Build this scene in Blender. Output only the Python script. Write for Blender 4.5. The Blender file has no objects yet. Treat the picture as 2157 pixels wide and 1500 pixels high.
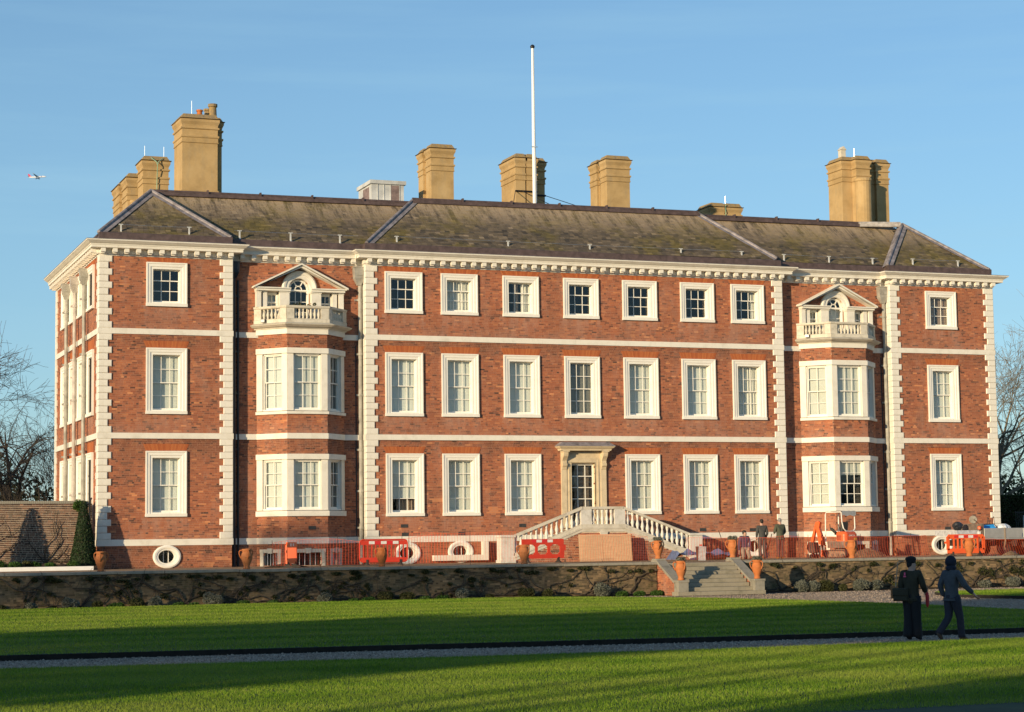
import bpy, math, random
import numpy as np
from mathutils import Matrix, Vector

random.seed(7)
rng = np.random.default_rng(7)
SC = bpy.context.scene
COL = SC.collection
R = math.radians

# ------------------------------------------------------------------ camera
cam_d = bpy.data.cameras.new('camera')
cam = bpy.data.objects.new('camera', cam_d)
COL.objects.link(cam)
yaw, pitch, roll = R(20.748), R(5.319), R(-0.748)
fw = Vector((math.sin(yaw) * math.cos(pitch), math.cos(yaw) * math.cos(pitch), math.sin(pitch)))
rt = Vector((math.cos(yaw), -math.sin(yaw), 0))
up = rt.cross(fw)
rt2 = rt * math.cos(roll) + up * math.sin(roll)
up2 = -rt * math.sin(roll) + up * math.cos(roll)
cam.matrix_world = Matrix(((rt2.x, up2.x, -fw.x, -13.108), (rt2.y, up2.y, -fw.y, -83.271), (rt2.z, up2.z, -fw.z, 0.949), (0, 0, 0, 1)))
cam_d.sensor_width = 36
cam_d.lens = 36 * 4181.75 / 2157
cam_d.clip_start = 0.5
cam_d.clip_end = 12000
SC.camera = cam

# ------------------------------------------------------------------ world, sun, exposure
SUN_AZ, SUN_EL = 57.0, 9.5          # light travels towards +x,+y at this azimuth (from +y) and falls by this angle
world = bpy.data.worlds.new('World')
SC.world = world
world.use_nodes = True
wn, wl = world.node_tree.nodes, world.node_tree.links
wn.clear()
w_out = wn.new('ShaderNodeOutputWorld')
w_bg = wn.new('ShaderNodeBackground')
sky = wn.new('ShaderNodeTexSky')
sky.sky_type = 'NISHITA'
sky.sun_disc = False
sky.sun_elevation = R(SUN_EL)
sky.sun_rotation = R(180 + SUN_AZ)
sky.air_density = 1.0
sky.dust_density = 0.1
sky.ozone_density = 3.8
w_bg.inputs['Strength'].default_value = 0.142
# thin streaks of high cirrus
w_tc = wn.new('ShaderNodeTexCoord')
w_mp = wn.new('ShaderNodeMapping')
w_mp.inputs['Scale'].default_value = (2.2, 2.2, 26)
w_mp.inputs['Rotation'].default_value = (R(4), R(3), 0)
w_nz = wn.new('ShaderNodeTexNoise')
w_nz.inputs['Scale'].default_value = 1.6
w_nz.inputs['Detail'].default_value = 7
w_nz.inputs['Roughness'].default_value = 0.6
w_rp = wn.new('ShaderNodeMapRange')
w_rp.inputs['From Min'].default_value = 0.48
w_rp.inputs['From Max'].default_value = 0.85
w_rp.inputs['To Min'].default_value = 0.38
w_rp.inputs['To Max'].default_value = 0.70
w_mx = wn.new('ShaderNodeMixRGB')
w_mx.blend_type = 'MIX'
w_mx.inputs['Color2'].default_value = (2.3, 3.9, 4.9, 1)
wl.new(w_tc.outputs['Generated'], w_mp.inputs['Vector'])
wl.new(w_mp.outputs['Vector'], w_nz.inputs['Vector'])
wl.new(w_nz.outputs['Fac'], w_rp.inputs['Value'])
w_sp = wn.new('ShaderNodeSeparateXYZ')
w_mz = wn.new('ShaderNodeMath'); w_mz.operation = 'MAXIMUM'; w_mz.inputs[1].default_value = 0.17
w_dv = wn.new('ShaderNodeMath'); w_dv.operation = 'DIVIDE'; w_dv.inputs[0].default_value = 0.17
w_ml = wn.new('ShaderNodeMath'); w_ml.operation = 'MULTIPLY'
wl.new(w_tc.outputs['Generated'], w_sp.inputs[0]); wl.new(w_sp.outputs['Z'], w_mz.inputs[0]); wl.new(w_mz.outputs[0], w_dv.inputs[1])
wl.new(w_dv.outputs[0], w_ml.inputs[0]); wl.new(w_rp.outputs['Result'], w_ml.inputs[1])
wl.new(w_ml.outputs[0], w_mx.inputs['Fac'])
wl.new(sky.outputs['Color'], w_mx.inputs['Color1'])
wl.new(w_mx.outputs['Color'], w_bg.inputs['Color'])
wl.new(w_bg.outputs['Background'], w_out.inputs['Surface'])

sun_d = bpy.data.lights.new('sun', 'SUN')
sun_d.energy = 4.9
sun_d.angle = R(0.53)
sun_d.color = (1.0, 0.79, 0.50)
sun = bpy.data.objects.new('sun', sun_d)
COL.objects.link(sun)
sdir = Vector((math.sin(R(SUN_AZ)) * math.cos(R(SUN_EL)), math.cos(R(SUN_AZ)) * math.cos(R(SUN_EL)), -math.sin(R(SUN_EL))))
sun.rotation_euler = sdir.to_track_quat('-Z', 'Y').to_euler()
sun.location = (-60, -60, 60)

SC.view_settings.view_transform = 'Standard'
SC.view_settings.look = 'None'
SC.view_settings.gamma = 1
SC.view_settings.exposure = 0.22
SC.view_settings.use_curve_mapping = False
SC.render.engine = 'CYCLES'
SC.cycles.max_bounces = 6
SC.cycles.transparent_max_bounces = 12

# ------------------------------------------------------------------ helpers
class MB:
    """collects polygons for one mesh"""
    def __init__(s):
        s.v, s.f, s.m = [], [], []
    def add(s, vs, fs, mi=0):
        o = len(s.v)
        s.v += [tuple(p) for p in vs]
        s.f += [tuple(i + o for i in f) for f in fs]
        s.m += [mi] * len(fs)
    def box(s, x0, x1, y0, y1, z0, z1, mi=0):
        s.add([(x0, y0, z0), (x1, y0, z0), (x1, y1, z0), (x0, y1, z0), (x0, y0, z1), (x1, y0, z1), (x1, y1, z1), (x0, y1, z1)],
              [(0, 3, 2, 1), (4, 5, 6, 7), (0, 1, 5, 4), (1, 2, 6, 5), (2, 3, 7, 6), (3, 0, 4, 7)], mi)
    def cbox(s, x0, x1, y0, y1, z0, z1, c, mi=0):
        """box whose -y face is chamfered"""
        s.add([(x0 + c, y0, z0 + c), (x1 - c, y0, z0 + c), (x1 - c, y0, z1 - c), (x0 + c, y0, z1 - c),
               (x0, y0 + c, z0), (x1, y0 + c, z0), (x1, y0 + c, z1), (x0, y0 + c, z1),
               (x0, y1, z0), (x1, y1, z0), (x1, y1, z1), (x0, y1, z1)],
              [(0, 1, 2, 3), (4, 5, 1, 0), (5, 6, 2, 1), (6, 7, 3, 2), (7, 4, 0, 3), (8, 9, 5, 4), (9, 10, 6, 5), (10, 11, 7, 6), (11, 8, 4, 7), (11, 10, 9, 8)], mi)
    def prism(s, poly, z0, z1, mi=0, axis='z'):
        """poly in xy pushed along z, or (axis y) poly in xz pushed along y from z0 to z1"""
        n = len(poly)
        if axis == 'z':
            a = [(p[0], p[1], z0) for p in poly]; b = [(p[0], p[1], z1) for p in poly]
        elif axis == 'y':
            a = [(p[0], z0, p[1]) for p in poly]; b = [(p[0], z1, p[1]) for p in poly]
        else:
            a = [(z0, p[0], p[1]) for p in poly]; b = [(z1, p[0], p[1]) for p in poly]
        s.add(a + b, [tuple(range(n))[::-1], tuple(range(n, 2 * n))] + [(i, (i + 1) % n, n + (i + 1) % n, n + i) for i in range(n)], mi)
    def tube(s, pts, rad, n=6, mi=0, cap=True):
        pts = [Vector(p) for p in pts]
        if not isinstance(rad, (list, tuple)): rad = [rad] * len(pts)
        vs, fs = [], []
        ref = None
        for i, p in enumerate(pts):
            t = (pts[min(i + 1, len(pts) - 1)] - pts[max(i - 1, 0)])
            if t.length < 1e-9: t = Vector((0, 0, 1))
            t.normalize()
            if ref is None:
                ref = t.cross(Vector((0.31, 0.17, 0.93)))
                if ref.length < 1e-3: ref = t.cross(Vector((1, 0, 0)))
            a = (ref - t * ref.dot(t)).normalized(); ref = a
            b = t.cross(a)
            for k in range(n):
                an = 2 * math.pi * k / n
                vs.append(p + (a * math.cos(an) + b * math.sin(an)) * rad[i])
        for i in range(len(pts) - 1):
            for k in range(n):
                k2 = (k + 1) % n
                fs.append((i * n + k, i * n + k2, (i + 1) * n + k2, (i + 1) * n + k))
        if cap:
            fs.append(tuple(range(n))[::-1]); fs.append(tuple(range((len(pts) - 1) * n, len(pts) * n)))
        s.add(vs, fs, mi)
    def bar(s, p, q, w, d=None, mi=0):
        """square bar from p to q"""
        d = d or w
        p, q = Vector(p), Vector(q)
        t = (q - p).normalized()
        a = t.cross(Vector((0, 0, 1)))
        if a.length < 1e-3: a = Vector((1, 0, 0))
        a.normalize(); b = t.cross(a)
        vs = []
        for c in (p, q):
            for i, j in ((-1, -1), (1, -1), (1, 1), (-1, 1)):
                vs.append(c + a * i * w / 2 + b * j * d / 2)
        s.add(vs, [(3, 2, 1, 0), (4, 5, 6, 7), (0, 1, 5, 4), (1, 2, 6, 5), (2, 3, 7, 6), (3, 0, 4, 7)], mi)
    def lathe(s, prof, n=16, c=(0, 0, 0), mi=0):
        vs, fs = [], []
        for r_, z in prof:
            for k in range(n):
                a = 2 * math.pi * k / n
                vs.append((c[0] + r_ * math.cos(a), c[1] + r_ * math.sin(a), c[2] + z))
        m = len(prof)
        for i in range(m - 1):
            for k in range(n):
                k2 = (k + 1) % n
                fs.append((i * n + k, i * n + k2, (i + 1) * n + k2, (i + 1) * n + k))
        fs.append(tuple(range(n))[::-1]); fs.append(tuple(range((m - 1) * n, m * n)))
        s.add(vs, fs, mi)
    def sweep(s, path, prof, closed=False, mi=0, flip=False):
        """profile (offset to the right of travel = outward, z) carried along a 2d path with mitred corners"""
        n = len(path); rings = []
        for i in range(n):
            P = Vector(path[i])
            dirs = []
            if closed or i > 0: dirs.append((P - Vector(path[i - 1])).normalized())
            if closed or i < n - 1: dirs.append((Vector(path[(i + 1) % n]) - P).normalized())
            ns = [Vector((d.y, -d.x)) for d in dirs]
            if len(ns) == 2:
                m_ = ns[0] + ns[1]
                m_ = m_ / max(0.2, m_.dot(ns[0]))
            else:
                m_ = ns[0]
            rings.append([(P.x + m_.x * o, P.y + m_.y * o, z) for o, z in prof])
        k = len(prof); vs = [p for r_ in rings for p in r_]; fs = []
        for i in range(n if closed else n - 1):
            j = (i + 1) % n
            for a in range(k - 1):
                fs.append((i * k + a, j * k + a, j * k + a + 1, i * k + a + 1))
        if not closed:
            fs.append(tuple(range(k))); fs.append(tuple(range((n - 1) * k, n * k))[::-1])
        s.add(vs, fs, mi)
    def mesh(s, name, mats):
        me = bpy.data.meshes.new(name)
        me.from_pydata(s.v, [], s.f)
        mats = mats if isinstance(mats, (list, tuple)) else [mats]
        for m in mats: me.materials.append(m)
        if len(mats) > 1: me.polygons.foreach_set('material_index', s.m)
        me.update()
        return me
    def build(s, name, mats, parent=None, M=None, smooth=False):
        me = s.mesh(name, mats)
        if smooth: me.shade_smooth()
        return put(name, me, parent, M)

def put(name, me, parent=None, M=None):
    o = bpy.data.objects.new(name, me)
    COL.objects.link(o)
    if parent is not None: o.parent = parent
    if M is not None: o.matrix_local = M
    return o

def tag(o, label=None, cat=None, group=None, kind=None):
    if label: o['label'] = label
    if cat: o['category'] = cat
    if group: o['group'] = group
    if kind: o['kind'] = kind
    return o

def thing(name, label, cat, loc=(0, 0, 0), rz=0, group=None):
    o = bpy.data.objects.new(name, None)
    COL.objects.link(o)
    o.location = loc
    o.rotation_euler = (0, 0, rz)
    o.empty_display_size = 0.2
    return tag(o, label, cat, group)

def kids(o):
    return [c for c in bpy.data.objects if c.parent == o]

def copy_tree(o, parent=None, table=None):
    c = o.copy()
    COL.objects.link(c)
    c.parent = parent
    for ch in (table or kids(o)) if parent is None else kids(o):
        copy_tree(ch, c)
    return c

def mesh_np(name, V, F, mat, parent=None, M=None, attrs=None, kind=None):
    """V (n,3), F (m,k) -> one object, fast"""
    me = bpy.data.meshes.new(name)
    n, m, k = len(V), len(F), F.shape[1]
    me.vertices.add(n); me.vertices.foreach_set('co', np.ascontiguousarray(V, np.float32).ravel())
    me.loops.add(m * k); me.loops.foreach_set('vertex_index', np.ascontiguousarray(F, np.int32).ravel())
    me.polygons.add(m); me.polygons.foreach_set('loop_start', np.arange(0, m * k, k, dtype=np.int32))
    for an, av in (attrs or {}).items():
        at = me.attributes.new(an, 'FLOAT', 'POINT'); at.data.foreach_set('value', np.ascontiguousarray(av, np.float32))
    me.polygons.foreach_set('use_smooth', np.zeros(m, bool))
    me.materials.append(mat)
    me.update(calc_edges=True)
    o = put(name, me, parent, M)
    if kind: o['kind'] = kind
    return o

def T(x, y, z): return Matrix.Translation((x, y, z))
def RZ(a): return Matrix.Rotation(a, 4, 'Z')

# ------------------------------------------------------------------ materials
MAT = {}
def _mat(name):
    m = bpy.data.materials.new(name); m.use_nodes = True
    nt = m.node_tree; b = nt.nodes['Principled BSDF']
    MAT[name] = m
    return m, nt, b

def noise(nt, scale, detail=5, rough=0.6, vec=None, coords='Object', stretch=None):
    tc = nt.nodes.new('ShaderNodeTexCoord')
    src = tc.outputs[coords]
    if stretch:
        mp = nt.nodes.new('ShaderNodeMapping'); mp.inputs['Scale'].default_value = stretch
        nt.links.new(src, mp.inputs['Vector']); src = mp.outputs['Vector']
    n = nt.nodes.new('ShaderNodeTexNoise')
    n.inputs['Scale'].default_value = scale; n.inputs['Detail'].default_value = detail; n.inputs['Roughness'].default_value = rough
    nt.links.new(src, n.inputs['Vector'])
    return n.outputs['Fac']

def ramp(nt, fac, stops):
    r_ = nt.nodes.new('ShaderNodeValToRGB')
    el = r_.color_ramp.elements
    while len(el) < len(stops): el.new(0.5)
    for e, (p, c) in zip(el, stops):
        e.position = p; e.color = (c[0], c[1], c[2], 1)
    nt.links.new(fac, r_.inputs['Fac'])
    return r_.outputs['Color']

def mix(nt, fac, a, b, mode='MIX'):
    m = nt.nodes.new('ShaderNodeMixRGB'); m.blend_type = mode
    if isinstance(fac, (int, float)): m.inputs['Fac'].default_value = fac
    else: nt.links.new(fac, m.inputs['Fac'])
    for k, c in (('Color1', a), ('Color2', b)):
        if isinstance(c, (tuple, list)): m.inputs[k].default_value = (c[0], c[1], c[2], 1)
        else: nt.links.new(c, m.inputs[k])
    return m.outputs['Color']

def mrange(nt, v, a, b, c=0, d=1):
    m = nt.nodes.new('ShaderNodeMapRange')
    for k, x in zip(('From Min', 'From Max', 'To Min', 'To Max'), (a, b, c, d)): m.inputs[k].default_value = x
    nt.links.new(v, m.inputs['Value'])
    return m.outputs['Result']

def attr(nt, name):
    a = nt.nodes.new('ShaderNodeAttribute'); a.attribute_name = name
    return a.outputs['Fac']

def objrand(nt):
    return nt.nodes.new('ShaderNodeObjectInfo').outputs['Random']

def bump(nt, b, h, strength=0.4, dist=0.01):
    bp = nt.nodes.new('ShaderNodeBump'); bp.inputs['Strength'].default_value = strength; bp.inputs['Distance'].default_value = dist
    nt.links.new(h, bp.inputs['Height']); nt.links.new(bp.outputs['Normal'], b.inputs['Normal'])

def simple(name, col, rough=0.6, metal=0.0, var=0.15, scale=6, bumps=0.0, spec=None, coords='Object', stretch=None):
    m, nt, b = _mat(name)
    f = noise(nt, scale, coords=coords, stretch=stretch)
    lo = tuple(c * (1 - var) for c in col); hi = tuple(min(1, c * (1 + var)) for c in col)
    c = ramp(nt, f, ((0.3, lo), (0.7, hi)))
    nt.links.new(c, b.inputs['Base Color'])
    b.inputs['Roughness'].default_value = rough; b.inputs['Metallic'].default_value = metal
    if spec is not None: b.inputs['Specular IOR Level'].default_value = spec
    if bumps: bump(nt, b, f, bumps)
    return m

def brick_mat(name, stops, grime, grime_amt, pale, pale_amt, moss=None):
    m, nt, b = _mat(name)
    c = ramp(nt, attr(nt, 'tone'), stops)
    g = mrange(nt, noise(nt, 0.55, 6, 0.65), 0.45, 0.72, 0, grime_amt)
    c = mix(nt, g, c, grime)
    p = mrange(nt, noise(nt, 1.3, 7, 0.7, stretch=(1, 1, 0.35)), 0.52, 0.75, 0, pale_amt)
    c = mix(nt, p, c, pale)
    if moss:
        c = mix(nt, mrange(nt, noise(nt, 2.2, 8, 0.75), 0.5, 0.66, 0, 0.8), c, moss)
    st_ = nt.nodes.new('ShaderNodeMath'); st_.operation = 'MULTIPLY'
    nt.links.new(attr(nt, 'pale'), st_.inputs[0]); nt.links.new(mrange(nt, noise(nt, 1.6, 6, 0.7, stretch=(2.2, 1, 0.45)), 0.36, 0.62), st_.inputs[1])
    c = mix(nt, st_.outputs[0], c, pale)
    sd_ = nt.nodes.new('ShaderNodeMath'); sd_.operation = 'MULTIPLY'
    nt.links.new(attr(nt, 'darken'), sd_.inputs[0]); nt.links.new(mrange(nt, noise(nt, 0.9, 6, 0.7, stretch=(1.4, 1, 0.8)), 0.34, 0.62), sd_.inputs[1])
    c = mix(nt, sd_.outputs[0], c, tuple(0.55 * x for x in grime))
    fine = noise(nt, 40, 4)
    c = mix(nt, 0.35, c, ramp(nt, fine, ((0.25, (0.7, 0.7, 0.7)), (0.75, (1.0, 1.0, 1.0)))), 'MULTIPLY')
    nt.links.new(c, b.inputs['Base Color'])
    b.inputs['Roughness'].default_value = 0.9; b.inputs['Specular IOR Level'].default_value = 0.15
    bump(nt, b, fine, 0.12, 0.002)
    return m

RED_STOPS = ((0.0, (0.08, 0.042, 0.035)), (0.12, (0.19, 0.076, 0.050)), (0.35, (0.345, 0.116, 0.063)), (0.7, (0.44, 0.155, 0.077)), (0.93, (0.54, 0.21, 0.095)), (1.0, (0.66, 0.27, 0.12)))
brick_mat('red_brick', RED_STOPS, (0.16, 0.085, 0.06), 0.55, (0.42, 0.25, 0.19), 0.55)
brick_mat('garden_brick', ((0, (0.05, 0.03, 0.025)), (0.4, (0.13, 0.07, 0.05)), (0.75, (0.20, 0.10, 0.065)), (1, (0.30, 0.15, 0.09))), (0.1, 0.075, 0.055), 0.6, (0.36, 0.28, 0.2), 0.4)
brick_mat('terrace_brick', ((0, (0.07, 0.052, 0.034)), (0.4, (0.20, 0.14, 0.08)), (0.75, (0.28, 0.19, 0.105)), (1, (0.38, 0.25, 0.14))), (0.10, 0.08, 0.045), 0.65, (0.28, 0.22, 0.14), 0.4, moss=(0.045, 0.055, 0.02))
brick_mat('rubbed_brick', ((0, (0.36, 0.10, 0.04)), (0.5, (0.44, 0.13, 0.05)), (1, (0.5, 0.17, 0.06))), (0.2, 0.08, 0.05), 0.3, (0.42, 0.2, 0.12), 0.3)
simple('mortar', (0.40, 0.23, 0.15), 0.95, var=0.3, scale=5)
simple('pale_mortar', (0.62, 0.50, 0.37), 0.95, var=0.25, scale=8)
simple('dark_mortar', (0.16, 0.125, 0.08), 0.95, var=0.4, scale=3)

def painted(name, col, dirt, amt, scale=1.6):
    m, nt, b = _mat(name)
    c = mix(nt, mrange(nt, noise(nt, scale, 8, 0.7), 0.48, 0.78, 0, amt), col, dirt)
    c = mix(nt, mrange(nt, noise(nt, scale * 5, 6, 0.7, stretch=(1, 1, 0.25)), 0.55, 0.8, 0, amt * 0.7), c, dirt)
    nt.links.new(c, b.inputs['Base Color'])
    b.inputs['Roughness'].default_value = 0.55; b.inputs['Specular IOR Level'].default_value = 0.25
    bump(nt, b, noise(nt, 25, 4), 0.15, 0.004)
    return m
painted('trim_paint', (0.77, 0.73, 0.64), (0.38, 0.33, 0.24), 0.42)
painted('window_paint', (0.83, 0.80, 0.72), (0.5, 0.45, 0.36), 0.3)
painted('old_stone', (0.62, 0.57, 0.47), (0.25, 0.22, 0.15), 0.75, 2.2)
painted('baluster_stone', (0.66, 0.63, 0.57), (0.27, 0.25, 0.19), 0.6, 3)
painted('coping_stone', (0.30, 0.275, 0.22), (0.09, 0.09, 0.07), 0.8, 2.5)
painted('step_stone', (0.31, 0.275, 0.205), (0.12, 0.11, 0.07), 0.75, 2.0)
painted('door_stone', (0.66, 0.54, 0.36), (0.3, 0.23, 0.14), 0.6, 2.0)

m, nt, b = _mat('slate')
t_ = attr(nt, 'tone')
c = ramp(nt, t_, ((0, (0.045, 0.038, 0.032)), (0.3, (0.10, 0.078, 0.055)), (0.65, (0.165, 0.125, 0.08)), (1.0, (0.31, 0.235, 0.155))))
moss = mix(nt, t_, (0.075, 0.062, 0.014), (0.22, 0.165, 0.035))
c = mix(nt, mrange(nt, noise(nt, 0.45, 7, 0.72), 0.46, 0.60, 0, 0.8), c, moss)
c = mix(nt, mrange(nt, noise(nt, 0.75, 7, 0.78, stretch=(1, 1.3, 1.3)), 0.52, 0.66, 0, 0.6), c, (0.042, 0.038, 0.033))
# pale lime washed down from the ridge mortar
lime = nt.nodes.new('ShaderNodeMath'); lime.operation = 'MULTIPLY'
nt.links.new(mrange(nt, noise(nt, 1.2, 7, 0.8, stretch=(2.2, 0.3, 0.3)), 0.38, 0.54, 0, 1), lime.inputs[0])
nt.links.new(mrange(nt, attr(nt, 'up'), 0.40, 0.98, 0, 1.0), lime.inputs[1])
c = mix(nt, lime.outputs[0], c, (0.44, 0.33, 0.215))
nt.links.new(c, b.inputs['Base Color']); b.inputs['Roughness'].default_value = 0.85
bump(nt, b, noise(nt, 30, 5), 0.5, 0.008)

simple('lead', (0.235, 0.21, 0.215), 0.7, 0.1, 0.5, 3, 0.2)
simple('brown_lead', (0.105, 0.072, 0.068), 0.6, 0.2, 0.35, 4, 0.2)
simple('zinc_white', (0.55, 0.56, 0.55), 0.6, 0.05, 0.3, 1.2)
simple('pale_lead', (0.40, 0.37, 0.34), 0.7, 0.1, 0.5, 3)
simple('rust_stain', (0.22, 0.16, 0.15), 0.7, 0.0, 0.4, 3)
m, nt, b = _mat('stucco')
c = ramp(nt, noise(nt, 1.1, 7, 0.65), ((0.3, (0.34, 0.225, 0.095)), (0.55, (0.47, 0.32, 0.145)), (0.75, (0.52, 0.37, 0.185))))
c = mix(nt, mrange(nt, noise(nt, 3.5, 7, 0.7, stretch=(1, 1, 0.3)), 0.5, 0.75, 0, 0.45), c, (0.27, 0.23, 0.16))
nt.links.new(c, b.inputs['Base Color']); b.inputs['Roughness'].default_value = 0.9; bump(nt, b, noise(nt, 18, 5), 0.3, 0.01)
m, nt, b = _mat('lichen_stone')
c = ramp(nt, noise(nt, 6, 7, 0.75), ((0.3, (0.16, 0.125, 0.08)), (0.5, (0.30, 0.22, 0.12)), (0.62, (0.36, 0.22, 0.045)), (0.8, (0.26, 0.23, 0.18))))
nt.links.new(c, b.inputs['Base Color']); b.inputs['Roughness'].default_value = 0.95; bump(nt, b, noise(nt, 20, 5), 0.6, 0.02)

m, nt, b = _mat('glass')
nt.nodes.remove(b)
out = [n for n in nt.nodes if n.type == 'OUTPUT_MATERIAL'][0]
gl = nt.nodes.new('ShaderNodeBsdfGlossy'); gl.inputs['Roughness'].default_value = 0.01; gl.inputs['Color'].default_value = (1, 1, 1, 1)
tr = nt.nodes.new('ShaderNodeBsdfTransparent'); tr.inputs['Color'].default_value = (0.90, 0.94, 0.93, 1)
fr = nt.nodes.new('ShaderNodeFresnel')
ge = nt.nodes.new('ShaderNodeNewGeometry'); io = nt.nodes.new('ShaderNodeMapRange')
io.inputs['To Min'].default_value = 1.6; io.inputs['To Max'].default_value = 1 / 1.6      # a thin pane: the same from both sides
nt.links.new(ge.outputs['Backfacing'], io.inputs['Value']); nt.links.new(io.outputs['Result'], fr.inputs['IOR'])
ms = nt.nodes.new('ShaderNodeMixShader')
nt.links.new(fr.outputs[0], ms.inputs[0]); nt.links.new(tr.outputs[0], ms.inputs[1]); nt.links.new(gl.outputs[0], ms.inputs[2])
nt.links.new(ms.outputs[0], out.inputs['Surface'])
wv = nt.nodes.new('ShaderNodeBump'); wv.inputs['Strength'].default_value = 0.05; wv.inputs['Distance'].default_value = 0.02
nt.links.new(noise(nt, 3.5, 2), wv.inputs['Height']); nt.links.new(wv.outputs['Normal'], gl.inputs['Normal'])

m = simple('blind_cloth', (0.66, 0.66, 0.62), 0.9, var=0.06, scale=2, stretch=(9, 9, 0.3))
nt = m.node_tree; b = nt.nodes['Principled BSDF']; c = b.inputs['Base Color'].links[0].from_socket
nt.links.new(mix(nt, mrange(nt, objrand(nt), 0, 1, 0, 0.8), c, (0.56, 0.54, 0.47)), b.inputs['Base Color'])
simple('grey_blind', (0.17, 0.16, 0.14), 0.9, var=0.12, scale=2, stretch=(9, 9, 0.3))
simple('curtain_cloth', (0.70, 0.66, 0.58), 0.9, var=0.12, scale=3, stretch=(9, 9, 0.3))
simple('shutter_wood', (0.30, 0.21, 0.16), 0.7, var=0.2, scale=3)
simple('room_dark', (0.035, 0.03, 0.026), 0.9, var=0.3, scale=1)
simple('black_iron', (0.012, 0.013, 0.018), 0.45, 0.0, 0.3, 4)
simple('grey_lead_pipe', (0.36, 0.34, 0.29), 0.65, 0.1, 0.3, 3)
simple('pink_pipe', (0.45, 0.40, 0.35), 0.65, 0.05, 0.3, 3)
simple('vent_iron', (0.045, 0.045, 0.045), 0.7, 0, 0.3, 10)
simple('pole_paint', (0.84, 0.83, 0.80), 0.4, 0, 0.05, 2)
simple('steel_rod', (0.6, 0.64, 0.68), 0.35, 0.8, 0.1, 4)
simple('copper_tape', (0.25, 0.42, 0.30), 0.6, 0.3, 0.15, 4)

def ground_mat(name, cols, scale, bumpd, rough=0.95, big=0.25):
    m, nt, b = _mat(name)
    tc = nt.nodes.new('ShaderNodeTexCoord')
    vo = nt.nodes.new('ShaderNodeTexVoronoi'); vo.inputs['Scale'].default_value = scale
    nt.links.new(tc.outputs['Object'], vo.inputs['Vector'])
    sep = nt.nodes.new('ShaderNodeSeparateColor'); nt.links.new(vo.outputs['Color'], sep.inputs[0])
    c = ramp(nt, sep.outputs[0], tuple((i / (len(cols) - 1), q) for i, q in enumerate(cols)))
    c = mix(nt, mrange(nt, noise(nt, big, 6, 0.65), 0.4, 0.7, 0, 0.5), c, tuple(0.55 * x for x in cols[1]))
    nt.links.new(c, b.inputs['Base Color']); b.inputs['Roughness'].default_value = rough; b.inputs['Specular IOR Level'].default_value = 0.2
    bump(nt, b, vo.outputs['Distance'], 0.9, bumpd)
    return m
ground_mat('path_gravel', ((0.20, 0.15, 0.115), (0.32, 0.245, 0.18), (0.43, 0.335, 0.25), (0.54, 0.45, 0.36)), 24, 0.05)
ground_mat('terrace_gravel', ((0.22, 0.14, 0.085), (0.33, 0.215, 0.125), (0.42, 0.28, 0.17), (0.5, 0.36, 0.24)), 30, 0.03)
ground_mat('soil', ((0.035, 0.024, 0.016), (0.06, 0.042, 0.028), (0.09, 0.062, 0.042), (0.12, 0.085, 0.055)), 22, 0.06)
ground_mat('dug_earth', ((0.13, 0.085, 0.05), (0.2, 0.125, 0.075), (0.27, 0.17, 0.10), (0.32, 0.21, 0.13)), 16, 0.06)
simple('lawn_soil', (0.022, 0.042, 0.010), 1.0, var=0.5, scale=1.2, bumps=0.6)
simple('lawn_edge', (0.016, 0.013, 0.009), 1.0, var=0.5, scale=6, bumps=0.6)
simple('far_field', (0.05, 0.07, 0.025), 1.0, var=0.4, scale=0.2)

def leafy(name, stops, trans=0.35, var='tone', rough=0.6, patch=None):
    m, nt, b = _mat(name)
    nt.nodes.remove(b)
    out = [n for n in nt.nodes if n.type == 'OUTPUT_MATERIAL'][0]
    c = ramp(nt, attr(nt, var), stops)
    if patch:
        c = mix(nt, mrange(nt, noise(nt, patch[0], 5, 0.6), 0.42, 0.66, 0, patch[2]), c, patch[1])
    d = nt.nodes.new('ShaderNodeBsdfDiffuse'); t = nt.nodes.new('ShaderNodeBsdfTranslucent')
    nt.links.new(c, d.inputs['Color']); nt.links.new(c, t.inputs['Color'])
    g = nt.nodes.new('ShaderNodeBsdfGlossy'); g.inputs['Roughness'].default_value = rough; g.inputs['Color'].default_value = (1, 1, 1, 1)
    s1 = nt.nodes.new('ShaderNodeMixShader'); s1.inputs[0].default_value = trans
    s2 = nt.nodes.new('ShaderNodeMixShader'); s2.inputs[0].default_value = 0.0 if name == 'grass_blade' else 0.015
    nt.links.new(d.outputs[0], s1.inputs[1]); nt.links.new(t.outputs[0], s1.inputs[2])
    nt.links.new(s1.outputs[0], s2.inputs[1]); nt.links.new(g.outputs[0], s2.inputs[2])
    nt.links.new(s2.outputs[0], out.inputs['Surface'])
    return m
leafy('grass_blade', ((0, (0.035, 0.10, 0.009)), (0.5, (0.175, 0.30, 0.028)), (0.85, (0.33, 0.41, 0.055)), (1, (0.46, 0.44, 0.14))), 0.3, patch=(0.35, (0.28, 0.33, 0.06), 0.6))
leafy('yew_leaf', ((0, (0.008, 0.018, 0.006)), (0.6, (0.02, 0.042, 0.012)), (1, (0.045, 0.075, 0.02))), 0.15)
leafy('dark_leaf', ((0, (0.012, 0.018, 0.008)), (0.6, (0.03, 0.04, 0.015)), (1, (0.06, 0.07, 0.028))), 0.2)
leafy('green_leaf', ((0, (0.025, 0.06, 0.01)), (0.6, (0.06, 0.13, 0.02)), (1, (0.13, 0.2, 0.05))), 0.3)
leafy('grey_leaf', ((0, (0.07, 0.075, 0.055)), (0.6, (0.16, 0.17, 0.13)), (1, (0.28, 0.28, 0.22))), 0.2)
leafy('olive_leaf', ((0, (0.025, 0.03, 0.01)), (0.6, (0.065, 0.07, 0.022)), (1, (0.12, 0.11, 0.04))), 0.25)
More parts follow.
